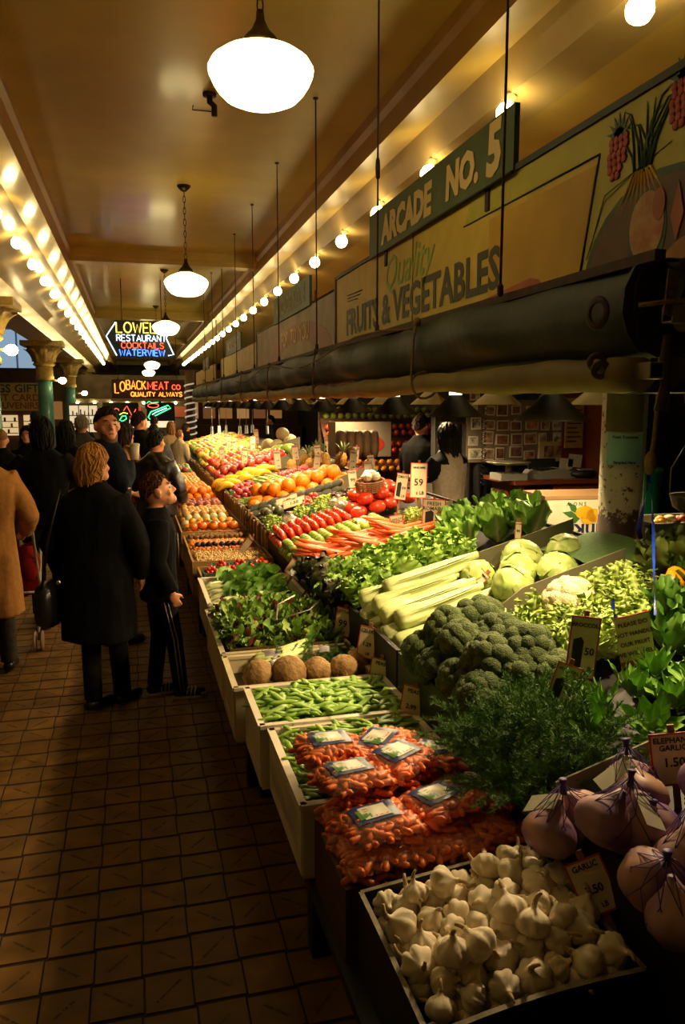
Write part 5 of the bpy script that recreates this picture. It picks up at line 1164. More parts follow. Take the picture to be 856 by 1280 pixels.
heap('orange', org, .40, .94, 8.97, 9.9, flatz(.62), .05, 3, 'bright orange in the heap beyond the red potatoes', 'orange', 'oranges in the aisle crate')
mix = [fruit('citrus', M('citrus_%d' % k, c, .4, rnd=.12), 1, .95, .06, 10, 7) for k, c in enumerate(('#c85c1c', '#b9903a', '#8a8a3c', '#a8482c', '#c8861c'))]
heap('citrus_fruit', mix, .40, .94, 9.98, 12.2, flatz(.62), .048, 2, 'mixed citrus fruit in the far aisle crate', 'citrus', 'mixed fruit in the far crate')
gre = [fruit('far_fruit', M('far_green_%d' % k, c, .5, rnd=.15), 1, .95, .04, 8, 6) for k, c in enumerate(('#4f7a2c', '#5f8a34', '#7a3a28', '#3f6a24'))]
heap('green_vegetable', gre, .40, .94, 12.42, 13.58, flatz(.62), .06, 2, 'small green vegetable in the farthest aisle crate', 'vegetable', 'far green vegetables')

# --- sloping stand beyond the lettuce: carrots, limes, tomatoes
mt_carl = M('long_carrot', '#cf5f1c', .45, '#c04f12', 30, rnd=.1, stretch=(12, 1, 1)); 
cl = [MB().tube([(0, 0, 0), (.012, 0, 0), (.08, .002*s, 0), (.18, .003*s, .001), (.26, -.004*s, 0)], [.012, .023, .022, .016, .004], 10).mesh('carrot', mt_carl) for s in (-1, 0, 1, 2)]
for k in range(3):
    for i in range(12):
        for j in range(3):
            x = 1.0+.24*j+U(-.03, .03); y = 4.47+.045*i+U(-.006, .006)
            if y+.02*k > 4.93: continue
            put('carrot', random.choice(cl), (x+(.27 if (i+j+k) % 2 else 0), y, zp(x)-.05+.033*k+(.005 if (i+j+k) % 2 else 0)), (U(0, 6), -.255, U(-.08, .08)+(PI if (i+j+k) % 2 else 0)), U(1.15, 1.35), 'long orange carrot laid across the slope', 'carrot', 'long carrots')
mt_tom = M('tomato_skin', '#c0301a', .25, '#cc421c', 6, rnd=.08, coat=.4); tom = fruit('tomato', mt_tom, 1, 1, .1, 16, 10, .02, 5)
mt_lime = M('green_tomatillo', '#8a9a3a', .4, '#748a2c', 8, rnd=.14); lime = [fruit('lime', mt_lime, 1, 1.15, .06, 12, 8, bumpy=.15, seed=s) for s in range(3)]
def ridges(name, me, x0, x1, y0, y1, r, pitch, sq, label, cat, group, lay=2):
    me = me if isinstance(me, list) else [me]; n = max(1, int(round((y1-y0)/(2*r*1.0))))
    for k in range(lay):
        for i in range(n-k):
            y = y0+(i+.5+.5*k)*(y1-y0)/n; x = x0+.5*r*k
            while x < x1:
                put(name, random.choice(me), (x+U(-.003, .003), y+U(-.004, .004), zp(x)-.07+r*(.95+1.3*k)), (U(-.2, .2), PI/2-.5+U(-.1, .1), 0), (r, r, r*sq), label, cat, group); x += pitch
ridges('tomato', tom, .98, 1.52, 5.34, 5.78, .046, .058, .62, 'red tomato in the slanted ridges next to the green tomatillos', 'tomato', 'tomatoes in ridges')
ridges('tomatillo', lime, .98, 1.66, 4.97, 5.32, .035, .062, .9, 'green tomatillo in the ridges between carrots and tomatoes', 'tomatillo', 'green tomatillos in ridges')
big = fruit('tomato', mt_tom, 1, .82, .14, 20, 12, .05, 6)
heap('large_tomato', big, 1.55, 2.05, 5.5, 6.0, slope(-.05), .062, 2, 'large ripe tomato heaped below the garlic basket', 'tomato', 'large tomatoes', rot=False)
t = thing('wicker_basket', 'small wicker basket of garlic on the large tomatoes', 'basket', (1.72, 5.66, zp(1.72)+.13), (.15, -.1, .3)); mt_wick = M('wicker', '#8a5a34', .7, '#6f4424', 40, bump=.5)
b = MB()
for k in range(6): b.tube([(.1*(1+.06*k/5)*math.cos(a)*1.1, .075*(1+.1*k/5)*math.sin(a), .015*k) for a in [2*PI*i/24 for i in range(24)]], .0065, 6, closed=True)
b.build('weave', mt_wick, t); b = MB()
for i in range(20): a = 2*PI*i/20; b.tube([(.1*math.cos(a)*1.1, .075*math.sin(a), 0), (.107*math.cos(a)*1.1, .083*math.sin(a), .085)], .006, 5)
b.build('stakes', mt_wick, t); MB().lathe([(0, 0), (.1, 0)], 20, sx=1.1, sy=.75).build('bottom', mt_wick, t)
for k in range(9): put('garlic_bulb', gar_me[k % 5], (1.72+.05*math.cos(k*2.4)*(k/9+.3), 5.66+.05*math.sin(k*2.4)*(k/9+.3), zp(1.72)+.235+.02*(k < 3)), rot_rand(), .032, 'white garlic bulb in the wicker basket', 'garlic', 'garlic in the basket')
# wrapped pale lettuces and foil bundles
mt_foil = M('crinkled_clear_wrap', '#b3a594', .18, '#8f8272', 20, metal=.5, bump=1, bscale=40)
for k, (x, y) in enumerate(((1.03, 5.92), (1.05, 6.1), (1.3, 6.12), (1.42, 6.0), (1.45, 6.2))): rosette('butter_lettuce', L_end, (x, y, zp(x)-.05), (0, -.3), 18, 'pale curly lettuce wrapped at the slope behind the tomatoes', 'lettuce', 'pale lettuces behind the tomatoes', .8)
for k, (x, y, l) in enumerate(((1.17, 6.02, 'crinkled wrapped bundle left of the pale lettuce'), (1.6, 6.15, 'crinkled wrapped bundle beside the grapes'))):
    t = thing('wrapped_bundle', l, 'wrapped bundle', (x, y, zp(x)-.07+.06), (0, 0, U(0, 6)), 'wrapped bundles')
    MB().ball((0, 0, 0), (.09, .08, .065), 26, 16, fn=lambda d: 1+.12*noise.noise(d*6+Vector((k, 0, 0)))+.08*noise.noise(d*14)).build('wrap', mt_foil, t)
    MB().lathe([(.02, .05), (.012, .065), (.03, .09)], 10).build('twist', mt_foil, t)
# grapes, strawberries, raspberries
gr = MB().ball((0, 0, 0), 1, 8, 6)
def grapes(x, y, mat, label):
    t = thing('grape_cluster', label, 'grapes', (x, y, zp(x)-.02), (U(-.2, .2), U(-.3, .1), U(0, 6)), 'grape clusters'); b = MB()
    for k in range(60):
        f = k/60; b.add(gr, Matrix.Translation(((f-.5)*.2+U(-.01, .01), U(-1, 1)*.055*(1-f*.7), U(-.035, .045)*(1-f*.5))) @ Matrix.Scale(.0145, 4))
    o = b.build('grapes', mat, t); o['kind'] = 'stuff'; MB().tube([(-.14, 0, .03), (-.08, 0, .02), (.05, 0, .0)], .003, 5).build('stem', mt_brs, t)
mt_gp = M('purple_grape', '#3a1c24', .3, '#4c2630', 10); mt_gg = M('green_grape', '#a3b83a', .3, '#b9c850', 10)
for k, (x, y) in enumerate(((1.72, 6.5), (1.85, 6.62), (1.98, 6.7), (1.8, 6.42), (2.05, 6.85))): grapes(x, y, mt_gp, 'dark purple grape cluster above the large tomatoes')
for x, y in ((1.68, 6.3), (1.6, 6.62), (1.9, 6.4)): grapes(x, y, mt_gg, 'bright green grape cluster next to the purple grapes')
mt_str = M('strawberry', '#b8241a', .35, '#c83a28', 40, rnd=.08); straw = MB().lathe([(0, -1.1), (.35, -.85), (.75, -.25), (.95, .3), (.8, .65), (.3, .8), (0, .78)], 10).mesh('strawberry', mt_str)
for k, (x, y) in enumerate(((1.42, 6.5), (1.52, 6.72), (1.35, 6.66))):
    punnet(x, y, zp(x)-.06, 'teal punnet of strawberries on the slope', .15, 'strawberry punnets', .08); heap('strawberry', straw, x-.075, x+.075, y-.075, y+.075, flatz(zp(x)-.01), .021, 2, 'red strawberry heaped in a teal punnet', 'strawberry', 'strawberries')
t = thing('raspberry_tray', 'flat teal tray of raspberries at the back of the slope', 'tray', (1.95, 7.2, zp(1.95)-.02), (0, -.2, 0))
for a, c in (((0, 0), (.34, .01)), ((0, .4), (.34, .41)), ((0, 0), (.01, .41)), ((.33, 0), (.34, .41))): MB().span((*a, 0), (*c, .05)).build('tray_wall', mt_pun, t)
MB().span((0, 0, 0), (.34, .41, .006)).build('tray_bottom', mt_pun, t)
rasp = fruit('raspberry', M('raspberry', '#b83a48', .5, '#a82c3a', 60, bump=1, bscale=150), 1, 1.1, 0, 8, 6)
heap('raspberry', rasp, 1.97, 2.27, 7.22, 7.59, slope(.005), .0135, 1, 'pink red raspberry in the flat tray', 'raspberry', 'raspberries', tight=1.02)
# avocados, big oranges
avo = fruit('avocado', M('avocado_skin', '#2a2a1c', .55, '#3c3a28', 20, bump=.5, bscale=60), 1, 1.35, 0, 12, 8); orb = fruit('large_orange', M('large_orange_peel', '#dc7c12', .38, '#d26c0a', 8, bump=.2, bscale=70, rnd=.06), 1, .95, .06, 16, 10)
ridges('avocado', avo, 1.0, 1.8, 6.86, 7.06, .042, .085, 1.3, 'dark avocado beside the large oranges', 'avocado', 'dark avocados', 2)
heap('small_melon', fruit('melon', M('brown_green_melon', '#4a4a2a', .5, '#3a3c24', 20), 1, 1.2, 0, 12, 8), 1.0, 1.25, 6.4, 6.84, slope(), .042, 2, 'brown green avocado at the front edge below the red cards', 'avocado', 'green brown avocados')
heap('large_orange', orb, 1.0, 2.05, 7.08, 7.62, slope(-.05), .068, 2, 'large bright orange stacked on the slope', 'orange', 'large oranges', tight=1.0, keep=.93)
# green strip, asparagus, radishes
b = [pod(.11, .005, .1, 3), pod(.12, .005, .1, 5)]; strew('green_beans', b, M('green_bean', '#7f9a3c', .5, '#94ab4c', 10), 500, 1.0, 1.55, 7.66, 7.9, slope(-.05), .05, 'heap of thin green beans behind the large oranges', 'green beans', .3)
asp = MB().tube([(0, 0, 0), (.05, 0, 0), (.18, 0, 0), (.21, 0, 0), (.235, 0, 0), (.25, 0, 0)], [.006, .0065, .006, .0075, .006, .001], 7).mesh('asparagus', M('asparagus', '#7c9440', .5, '#98a85a', 6, rnd=.12))
for k in range(90): put('asparagus_spear', asp, (1.42+U(0, .2), 7.7+.004*k*.9+U(-.01, .01)*0+U(0, .02), zp(1.5)-.04+U(0, .09)), (0, -.25+U(-.05, .05), U(-.15, .15)+PI), U(.95, 1.2), 'pale green asparagus spear in the bundle', 'asparagus', 'asparagus spears')
rad = fruit('radish', M('radish_skin', '#a83038', .4, '#b8464c', 10, rnd=.12), 1, 1, 0, 8, 6)
heap('radish', rad, 1.0, 1.95, 8.1, 8.38, slope(-.04), .032, 2, 'small red radish in the front strip', 'radish', 'red radishes front strip'); heap('radish', rad, 1.0, 1.95, 8.46, 8.78, slope(-.04), .032, 2, 'small red radish in the strip beyond the green edge', 'radish', 'red radishes rear strip')
tag(MB().span((.98, 8.395, zp(1.0)-.07), (1.02, 8.445, zp(1.0)+.04)).grid(lambda u, v: (1+.95*u, 8.4+.04*v, zp(1+.95*u)+.02), 4, 1).build('green_edging', M('artificial_turf', '#3f6a3c', .9, '#4c7a44', 80)), 'green plastic grass edging between the radish strips', 'edging')
# bananas
mt_ban = M('banana_skin', '#d9b020', .45, '#c99c14', 8, rnd=.08); ban = MB().tube([(.1*math.cos(a), .0, .1*math.sin(a)) for a in [.35+.25*i for i in range(10)]], [.008, .014, .021, .026, .028, .028, .026, .022, .014, .007], 8).mesh('banana', mt_ban)
for k, (x, y) in enumerate(((1.02, 9.12), (1.1, 9.3), (1.02, 9.45), (1.16, 9.55), (1.28, 9.3), (1.3, 9.65), (1.45, 9.5), (1.42, 9.8), (1.58, 9.7))):
    t = thing('banana_bunch', 'yellow banana bunch at the front of the apple slope' if k < 3 else 'yellow banana bunch higher on the slope', 'bananas', (x, y, zp(x)-.09), (0, -.1, U(-.3, .3)+.3), 'banana bunches', 1.25)
    for q in range(6): link('banana', ban, t, (0, .045*(q-2.5), .0), ((q-2.5)*.12, 0, (q-2.5)*.12))
# apples and pears in bands
cols = (('#b02a20', '#c8683c', 'red apple'), ('#c89a3c', '#b8742c', 'yellow pear'), ('#a8282c', '#b84a3a', 'dark red apple'), ('#c87028', '#b85a1c', 'orange red apple'), ('#93a03c', '#b08a3c', 'green apple'), ('#b83428', '#a82820', 'bright red apple'))
bands = ((1.0, 2.0, 9.95, 10.5, 2), (1.0, 2.0, 10.52, 11.0, 0), (1.0, 1.8, 11.02, 11.5, 3), (1.0, 1.85, 11.52, 12.0, 5), (1.0, 1.9, 12.02, 12.5, 1), (1.0, 2.0, 12.52, 13.1, 4))
for x0, x1, y0, y1, c in bands:
    me = fruit(cols[c][2].replace(' ', '_'), M('skin_'+cols[c][2], cols[c][0], .3, cols[c][1], 2.2, rnd=.1, coat=.3, contrast=.2), 1, .92, .14, 10, 8)
    heap('apple' if 'apple' in cols[c][2] else 'pear', me, x0, x1, y0, y1, slope(-.04), .055, 2, cols[c][2]+' in the banded heap beyond the bananas', 'apple' if 'apple' in cols[c][2] else 'pear', cols[c][2]+' band', keep=.9)
far = [fruit('far_fruit', M('far_%d' % k, c, .4, rnd=.12), 1, .95, .04, 8, 6) for k, c in enumerate(('#c0801c', '#a83020', '#8a9a34', '#c8a83c', '#5c8030'))]
heap('far_fruit', far, 1.05, 2.1, 13.3, 17.8, slope(-.03), .085, 1, 'small distant fruit on the farthest stand', 'fruit', 'distant fruit')
# pineapples, striped squash, pale melons
mt_pin = M('pineapple_rind', '#a87828', .6, '#7a5418', 45, bump=1, bscale=70); mt_pl = M('pineapple_leaf', '#6f7f4a', .5, '#87955c', 10)
pb = MB().lathe([(.001, 0), (.045, .005), (.062, .05), (.066, .1), (.06, .15), (.04, .185), (.02, .19)], 16, lobes=lambda w, t: 1+.05*math.cos(8*w+14*t)).mesh('fruit_body', mt_pin); plf = leaf_mb(.14, .012, 0, 1, .9, -.6, .5, 1, 6, 2, .99, .9).mesh('crown_leaf', mt_pl)
for x, y in ((1.9, 8.7), (2.02, 8.95), (2.12, 8.7), (1.78, 8.95), (2.16, 9.15), (1.95, 9.2), (2.2, 8.45)):
    t = thing('pineapple', 'golden pineapple with spiky crown behind the radishes', 'pineapple', (x, y, zp(x)-.06), (U(-.2, .2), -.3, U(0, 6)), 'pineapples'); link('fruit_body', pb, t)
    for q in range(14): link('crown_leaf', plf, t, (0, 0, .185), (0, -.9*q/14, q*2.4), .8+.3*U(0, 1))
sq = MB().ball((0, 0, 0), 1, 20, 12, fn=lambda d: 1+.05*math.cos(10*math.atan2(d.y, d.z))).mesh('squash_body', M('striped_green_squash', '#9ab04a', .45, '#6d8a30', 4, stretch=(1, 5, 5)))
for x, y in ((1.88, 11.2), (2.05, 11.35), (1.95, 11.05), (2.15, 11.1)): tag(link('striped_squash', sq, None, (x, y, zp(x)+.02), (0, 0, .2), (.13, .085, .085)), 'striped light green squash above the apples', 'squash', 'striped squashes')
ml = fruit('pale_melon', M('pale_melon_rind', '#c0b088', .6, '#a8966a', 40, bump=.4), 1, 1, .04, 16, 10)
for x, y, z in ((2.1, 11.75, .05), (2.27, 11.7, .04), (2.2, 11.85, .2), (2.35, 12.0, .05), (2.05, 12.3, .05)): put('pale_melon', ml, (x, y, zp(x)+z), rot_rand(), .105, 'round pale netted melon stacked at the back', 'melon', 'pale melons')
# yellow peppers
pep = MB().lathe([(.001, -.9), (.4, -.95), (.8, -.7), (1.0, 0), (.95, .5), (.6, .8), (.2, .72), (0, .7)], 24, lobes=lambda w, t: 1+.12*math.cos(4*w)).mesh('yellow_pepper', M('yellow_pepper', '#d9980c', .25, '#cf860a', 5, coat=.5)); pst = MB().tube([(0, 0, .65), (0, 0, .9), (.1, 0, 1.1)], [.12, .09, .1], 8).mesh('stem', mt_brs)
for k, (x, y) in enumerate(((1.98, 2.5), (2.06, 2.42), (2.12, 2.48))): put('yellow_pepper', pep, (x, y, zp(x)+.045), (U(-.5, .5), 1.2, U(0, 6)), .048, ['bright yellow pepper nearest the hanging price sheet', 'bright yellow pepper at the right edge', 'bright yellow pepper behind the other two'][k], 'pepper', 'yellow peppers', [('stem', pst)])
# fruit on the rack behind the vendors
for k, (nm, c) in enumerate((('mandarin', '#c87a18'), ('red_pepper', '#a83020'), ('tomato', '#a83a20'), ('lime', '#7a8a3a'))):
    me = fruit(nm, M('rack_%s' % nm, c, .4, rnd=.1), 1, .95, .05, 10, 7)
    for i in range(15):
        for j in range(2): put(nm, me, (2.78+.115*i, 10.72+.24*k+.1*j-.02, .87+.25*k+.09*j), rot_rand(), .05, 'small %s on the rack behind the vendors' % nm.replace('_', ' '), nm.replace('_', ' '), '%s row on the rear rack' % nm.replace('_', ' '))
# ---------------------------------------------------------------- people
import numpy as np
TS_ = bpy.data.scenes.new('workshop')
def remesh(mb, vox, mats, name, smooth=2):
    me0 = mb.mesh('tmp', []) if False else bpy.data.meshes.new('tmp'); me0.from_pydata(mb.v, [], mb.f)
    ob = bpy.data.objects.new('tmp', me0); TS_.collection.objects.link(ob)
    m = ob.modifiers.new('r', 'REMESH'); m.mode = 'VOXEL'; m.voxel_size = vox; m.use_smooth_shade = True
    if smooth: q = ob.modifiers.new('s', 'SMOOTH'); q.iterations = smooth; q.factor = .5
    TS_.view_layers[0].update(); dg = TS_.view_layers[0].depsgraph; me = bpy.data.meshes.new_from_object(ob.evaluated_get(dg)); me.name = name
    bpy.data.objects.remove(ob); bpy.data.meshes.remove(me0); me.materials.clear()
    for mt in (mats if isinstance(mats, (list, tuple)) else [mats]): me.materials.append(mt)
    return me
def loft(mb, rings, n=20):
    vs = []; fs = []
    for (c, rx, ry) in rings:
        for j in range(n):
            w = 2*PI*j/n; cx, sx = math.cos(w), math.sin(w); p = .85
            vs.append((c[0]+rx*math.copysign(abs(cx)**p, cx), c[1]+ry*math.copysign(abs(sx)**p, sx), c[2]))
    k = len(rings)
    for i in range(k-1):
        for j in range(n): fs.append((i*n+j, i*n+(j+1) % n, (i+1)*n+(j+1) % n, (i+1)*n+j))
    fs += [tuple(reversed(range(n))), tuple((k-1)*n+j for j in range(n))]
    return mb._add(vs, fs)
def head_mb():
    def fn(d):
        q = 1.
        if d.z < 0: q *= 1-.16*d.z*d.z*(1 if d.y < .2 else .55)
        if d.y > .3 and d.z > .35: q *= .97
        if d.y > .5 and -.15 < d.z < .25: q *= .965
        return q
    b = MB().ball((0, 0, 0), (.076, .096, .118), 24, 16, fn=fn)
    b.ball((0, .085, -.075), (.034, .028, .032), 10, 8); b.ball((0, .055, -.06), (.055, .045, .05), 12, 8)      # chin, jaw
    b.tube([(0, .088, .028), (0, .104, .0), (0, .117, -.026)], [.008, .0105, .014], 8); b.ball((.012, .1, -.028), .009, 8, 6); b.ball((-.012, .1, -.028), .009, 8, 6)
    b.ball((0, .094, -.054), (.022, .011, .007), 10, 6); b.ball((0, .093, -.066), (.019, .011, .007), 10, 6)   # lips
    for s in (-1, 1):
        b.ball((s*.034, .083, .042), (.024, .011, .007), 10, 6); b.ball((s*.05, .066, -.02), (.02, .02, .02), 8, 6)
        b.ball((s*.083, -.008, -.006), (.012, .024, .036), 10, 8, rot=(.2, 0, s*-.4))
    return b
HEAD = head_mb()
def hand_mb(side, curl):
    """local: wrist at the origin, fingers along -Z, palm faces inward"""
    b = MB().ball((0, 0, -.045), (.018, .04, .05), 10, 8)
    for i, (y, L) in enumerate(((.028, .07), (.01, .078), (-.009, .074), (-.027, .058))):
        p = Vector((0, y, -.085)); a = 0; pts = [p]
        for q in range(3): a += curl*(.8+.2*q); p = p+Vector((-side*math.sin(a), y*.08, -math.cos(a)))*(L/3); pts.append(p)
        b.tube(pts, [.0105, .0098, .009, .007], 7)
    b.tube([(0, .03, -.03), (-side*.012, .055, -.055), (-side*.02, .06, -.085)], [.013, .011, .008], 7)
    return b
def hair_mb(style, seed=0):
    rs = random.Random(seed); sd = Vector((seed*3.1, 0, 0)); NU, NV = 18, 40
    front, side_, back = {'short': (.88, 1.45, 2.05), 'bob': (.9, 2.0, 2.35), 'long': (.9, 2.2, 2.5), 'crop': (.85, 1.35, 1.95), 'cap': (.8, 1.25, 1.6)}[style]
    puff = {'short': 1.06, 'bob': 1.17, 'long': 1.14, 'crop': 1.045, 'cap': 1.1}[style]
    def f(u, v):
        ph = 2*PI*v; c = math.cos(ph)                                   # 0 = front
        tm = front+(side_-front)*min(1, max(0, (1-c)*1.0)) if c > 0 else side_+(back-side_)*(-c)
        th = tm*u; d = Vector((math.sin(th)*math.sin(ph), math.sin(th)*math.cos(ph), math.cos(th)))
        st = .03*noise.noise(Vector((ph*6, th*1.2, seed)))+.018*noise.noise(Vector((ph*16, th*2, seed+5)))
        q = puff+st-(.05 if u > .93 else 0)*(1 if style != 'long' else .4)
        p = Vector((d.x*.079*q, d.y*.098*q-.006, d.z*.122*q+.004))
        if style in ('long', 'bob') and c < .35 and u > .62:
            dz = (u-.62)/.38*(.2 if style == 'long' else .05)*min(1, (.35-c)*1.5); p.z -= dz; p.x *= 1+.6*dz; p.y -= dz*.12
        return tuple(p)
    b = MB().grid(lambda u, v: tuple(Vector(f(u, v))*.985), NU, NV)
    for i in range(150 if style != 'cap' else 0):
        v0 = rs.random(); u0 = rs.uniform(0, .78); ln = rs.uniform(.25, .45); dv = rs.uniform(-.05, .05); r0 = rs.uniform(.985, 1.05); pts = []
        for q in range(6):
            u = min(1.05, u0+ln*q/5); p = Vector(f(min(u, 1.0), (v0+dv*math.sin(q*.9)) % 1.0))*r0; p.z -= max(0, u-1)*.12; pts.append(p)
        b.tube(pts, [.004, .0075, .009, .009, .007, .002], 5, flat=.6)
    return b
mt_skin = M('skin_light', '#c98a62', .5, '#be7d56', 14, sss=.15, rnd=.05); mt_skin2 = M('skin_tan', '#a06a44', .5, '#94603c', 14, sss=.15)
mt_eye = M('eye_white', '#c9bfae', .3); mt_iris = M('iris_dark', '#20160f', .2); mt_lip = M('lip', '#96503c', .5)
HAIR = {k: M('hair_'+k, a, .65, b, 60, spec=.2, bump=.6, bscale=90, stretch=(1, 1, .25)) for k, a, b in (('blonde', '#8a5a24', '#a8743a'), ('black', '#0d0a09', '#171210'), ('brown', '#2c1a10', '#1d110a'), ('red', '#4a2410', '#34180a'), ('grey', '#6f675a', '#857c6c'), ('light', '#6a4526', '#7c5530'))}
def cloth(n, a, b, r=.9, sheen=0, **k): return M('cloth_'+n, a, r, b, 30, bump=.25, bscale=60, sheen=sheen, spec=.12, **k)
mt_shoe = M('black_leather', '#0c0a09', .4, '#141110', 20)
ARM_DOWN = ((.245, -.03, 1.14), (.25, .04, .9))
def person(label, loc, heading, H, top, trousers, hair, style, arms=None, skin=None, face=False, headrot=(0, 0, 0), hem=.86, bulk=1.0, sleeve=1.0, feet=None, head_s=1., vox=.011, hands=(.5, .5), shoe=None, flare=1.0, collar=True, garment='jacket', lean=0, lower=True):
    t = thing('person', label, 'person', loc, (lean, 0, heading), 'people in the market', H/1.75); skin = skin or mt_skin
    arms = arms or (ARM_DOWN, ARM_DOWN); feet = feet or ((.09, .0, .1), (-.09, .0, -.1))
    b = MB(); loft(b, [((0, 0, .86), .14, .10), ((0, -.005, .95), .155, .115), ((0, 0, 1.08), .135, .10), ((0, 0, 1.25), .155, .11), ((0, -.01, 1.38), .17, .105), ((0, -.01, 1.45), .11, .075), ((0, -.005, 1.49), .06, .06)])
    b.tube([(0, -.01, 1.42), (0, 0, 1.5), (0, .01, 1.58)], [.065, .055, .052], 12)
    HR = Matrix.Translation((0, .012, 1.625)) @ Euler(headrot).to_matrix().to_4x4() @ Matrix.Scale(head_s, 4)
    b.add(HEAD, HR); seg = []
    g = MB(); q = bulk
    rings = [((0, 0, hem), .175*q*flare, .135*q*flare)]
    for z, rx, ry in ((.72, .172*(1+.3*(flare-1)), .13), (.95, .168, .128), (1.08, .158, .12), (1.22, .17, .125), (1.34, .19, .122), (1.41, .175, .105), (1.455, .12, .085), (1.50, .07, .07)):
        if z > hem+.04: rings.append(((0, -.005, z), rx*q, ry*q))
    loft(g, rings)
    if collar: g.lathe([(.066, 1.45), (.082, 1.47), (.08, 1.525), (.062, 1.53)], 16, c=(0, -.004, 0))
    for s, arm, cu in ((1, arms[0], hands[0]), (-1, arms[1], hands[1])):
        e, w = (Vector((s*arm[i][0], arm[i][1], arm[i][2])) for i in (0, 1)); sh = Vector((s*.175, -.01, 1.40))
        b.tube([sh, sh.lerp(e, .5), e, e.lerp(w, .35), w], [.052, .047, .038, .038, .026], 12); seg.append((e, w))
        d = (w-e).normalized(); R = facing(-d, (0, 1, 0) if abs(d.y) < .9 else (1, 0, 0)).to_4x4(); b.add(hand_mb(s, cu), Matrix.Translation(w) @ R); seg.append((w, w+d*.19))
        k = sleeve
        pts = [sh+Vector((-s*.03, 0, .005)), sh.lerp(e, .5), e, e.lerp(w, .5), e.lerp(w, .94)] if k >= 1 else [sh+Vector((-s*.03, 0, .005)), sh.lerp(e, .4), sh.lerp(e, k)]
        g.tube(pts, [r*(.5+.5*q) for r in ((.078, .072, .062, .056, .05) if k >= 1 else (.076, .07, .066))], 14)
    for s, ft in ((1, feet[0]), (-1, feet[1])):
        an = Vector((ft[0], ft[1], .08)); hp = Vector((s*.08, 0, .9)); kn = hp.lerp(an, .5)+Vector((0, .025, 0))
        b.tube([hp, hp.lerp(kn, .5), kn, kn.lerp(an, .5), an], [.095, .085, .066, .062, .058], 14)
        sb = MB().tube([(0, -.07, .045), (0, -.04, .05), (0, .03, .045), (0, .11, .034), (0, .165, .028), (0, .185, .022)], [.026, .038, .038, .043, .036, .014], 12)
        for i, v in enumerate(sb.v): sb.v[i] = (v[0], v[1], max(.004, v[2]))
        o = sb.build('shoe', shoe or mt_shoe, t); o.location = (an.x, an.y+.01, 0); o.rotation_euler = (0, 0, -ft[2])
    me = remesh(b, vox, [skin, trousers, top], 'body'); n = len(me.polygons)
    co = np.empty(n*3); me.polygons.foreach_get('center', co); co = co.reshape(-1, 3); mi = np.where(co[:, 2] < 1.0, 1, np.where(co[:, 2] < 1.44, 2, 0))
    for a, c in seg:
        a, c = np.array(a), np.array(c); dv = c-a; tt = np.clip(((co-a)@dv)/(dv@dv), 0, 1); mi[np.linalg.norm(co-(a+tt[:, None]*dv), axis=1) < .062] = 0
    me.polygons.foreach_set('material_index', mi.astype(np.int32)); me.polygons.foreach_set('use_smooth', [True]*n); link('body', me, t)
    gm = remesh(g, vox*1.1, top, garment, 3)
    nn = [v.normal.copy() for v in gm.vertices]
    for v, vn in zip(gm.vertices, nn):
        c = v.co; f = .010*noise.noise(Vector((c.x*7, c.y*7, c.z*3.2)))+.006*noise.noise(Vector((c.x*16, c.y*16, c.z*7))); v.co = c+vn*(f+.002)
    gm.polygons.foreach_set('use_smooth', [True]*len(gm.polygons)); G = link(garment, gm, t)
    hm = hair_mb(style, sum(map(ord, label)) % 97); o = hm.build('cap' if style == 'cap' else 'hair', hair, t); o.matrix_local = HR
    if face:
        for s in (-1, 1):
            e = MB().ball((s*.032, .0845, .010), (.0115, .0105, .0068), 12, 8).build('eye', mt_eye, t); e.matrix_local = HR
            i = MB().ball((s*.032, .0925, .010), (.0058, .004, .0058), 10, 6).build('iris', mt_iris, e)
            br = MB().tube([(s*.018, .097, .034), (s*.034, .096, .041), (s*.052, .084, .036)], [.003, .0045, .002], 6).build('eyebrow', hair, t); br.matrix_local = HR
        lp = MB().ball((0, .1005, -.06), (.021, .008, .009), 12, 6).build('lips', mt_lip, t); lp.matrix_local = HR
    return t, G
blk = cloth('black_wool', '#0d0b0a', '#090807', .95); blk2 = cloth('black_cotton', '#0a0909', '#070606'); navy = cloth('navy', '#1c2129', '#14181f'); tan = cloth('tan_coat', '#a8753c', '#986832', .8); gry = cloth('grey_wool', '#3a3936', '#2d2c2a'); beige = cloth('beige', '#8a7454', '#7a6546')
lea = M('black_leather_jacket', '#120e0c', .35, '#1c1613', 12, bump=.3, bscale=25, coat=.2); trk = cloth('track_black', '#0d0d10', '#090909'); dk = cloth('dark_trousers', '#15130f', '#0f0d0a'); gtr = cloth('grey_trousers', '#3d382f', '#2f2b24')
# woman in the long black coat
t, G = person('woman with short blonde hair in a long black coat seen from behind', (-.235, 4.66, 0), -.35, 1.56, blk, dk, HAIR['blonde'], 'bob', hem=.50, bulk=1.34, flare=1.05, headrot=(.05, 0, -.45), feet=((.1, .1, .3), (-.05, -.03, .4)), vox=.009, garment='coat', arms=(((.30, -.03, 1.12), (.27, .08, .9)), ((.29, -.03, 1.12), (.27, .07, .9))))
MB().lathe([(.05, .09), (.052, .13)], 12, c=(-.05, -.03, 0)).build('sock', M('white_sock', '#b9a98a', .8), t)
t2 = thing('handbag', 'dark shoulder bag hanging at the left side of the woman in black', 'bag', (-.50, 4.68, .56), (0, 0, -.35))
MB().ball((0, 0, .1), (.06, .13, .14), 14, 10, fn=lambda d: 1/max(abs(d.x), abs(d.y), abs(d.z))**.5).build('pouch', lea, t2); MB().tube([(0, -.1, .2), (.04, -.06, .5), (.1, -.02, .76), (.08, .05, .5), (0, .1, .2)], .008, 6).build('strap', lea, t2)
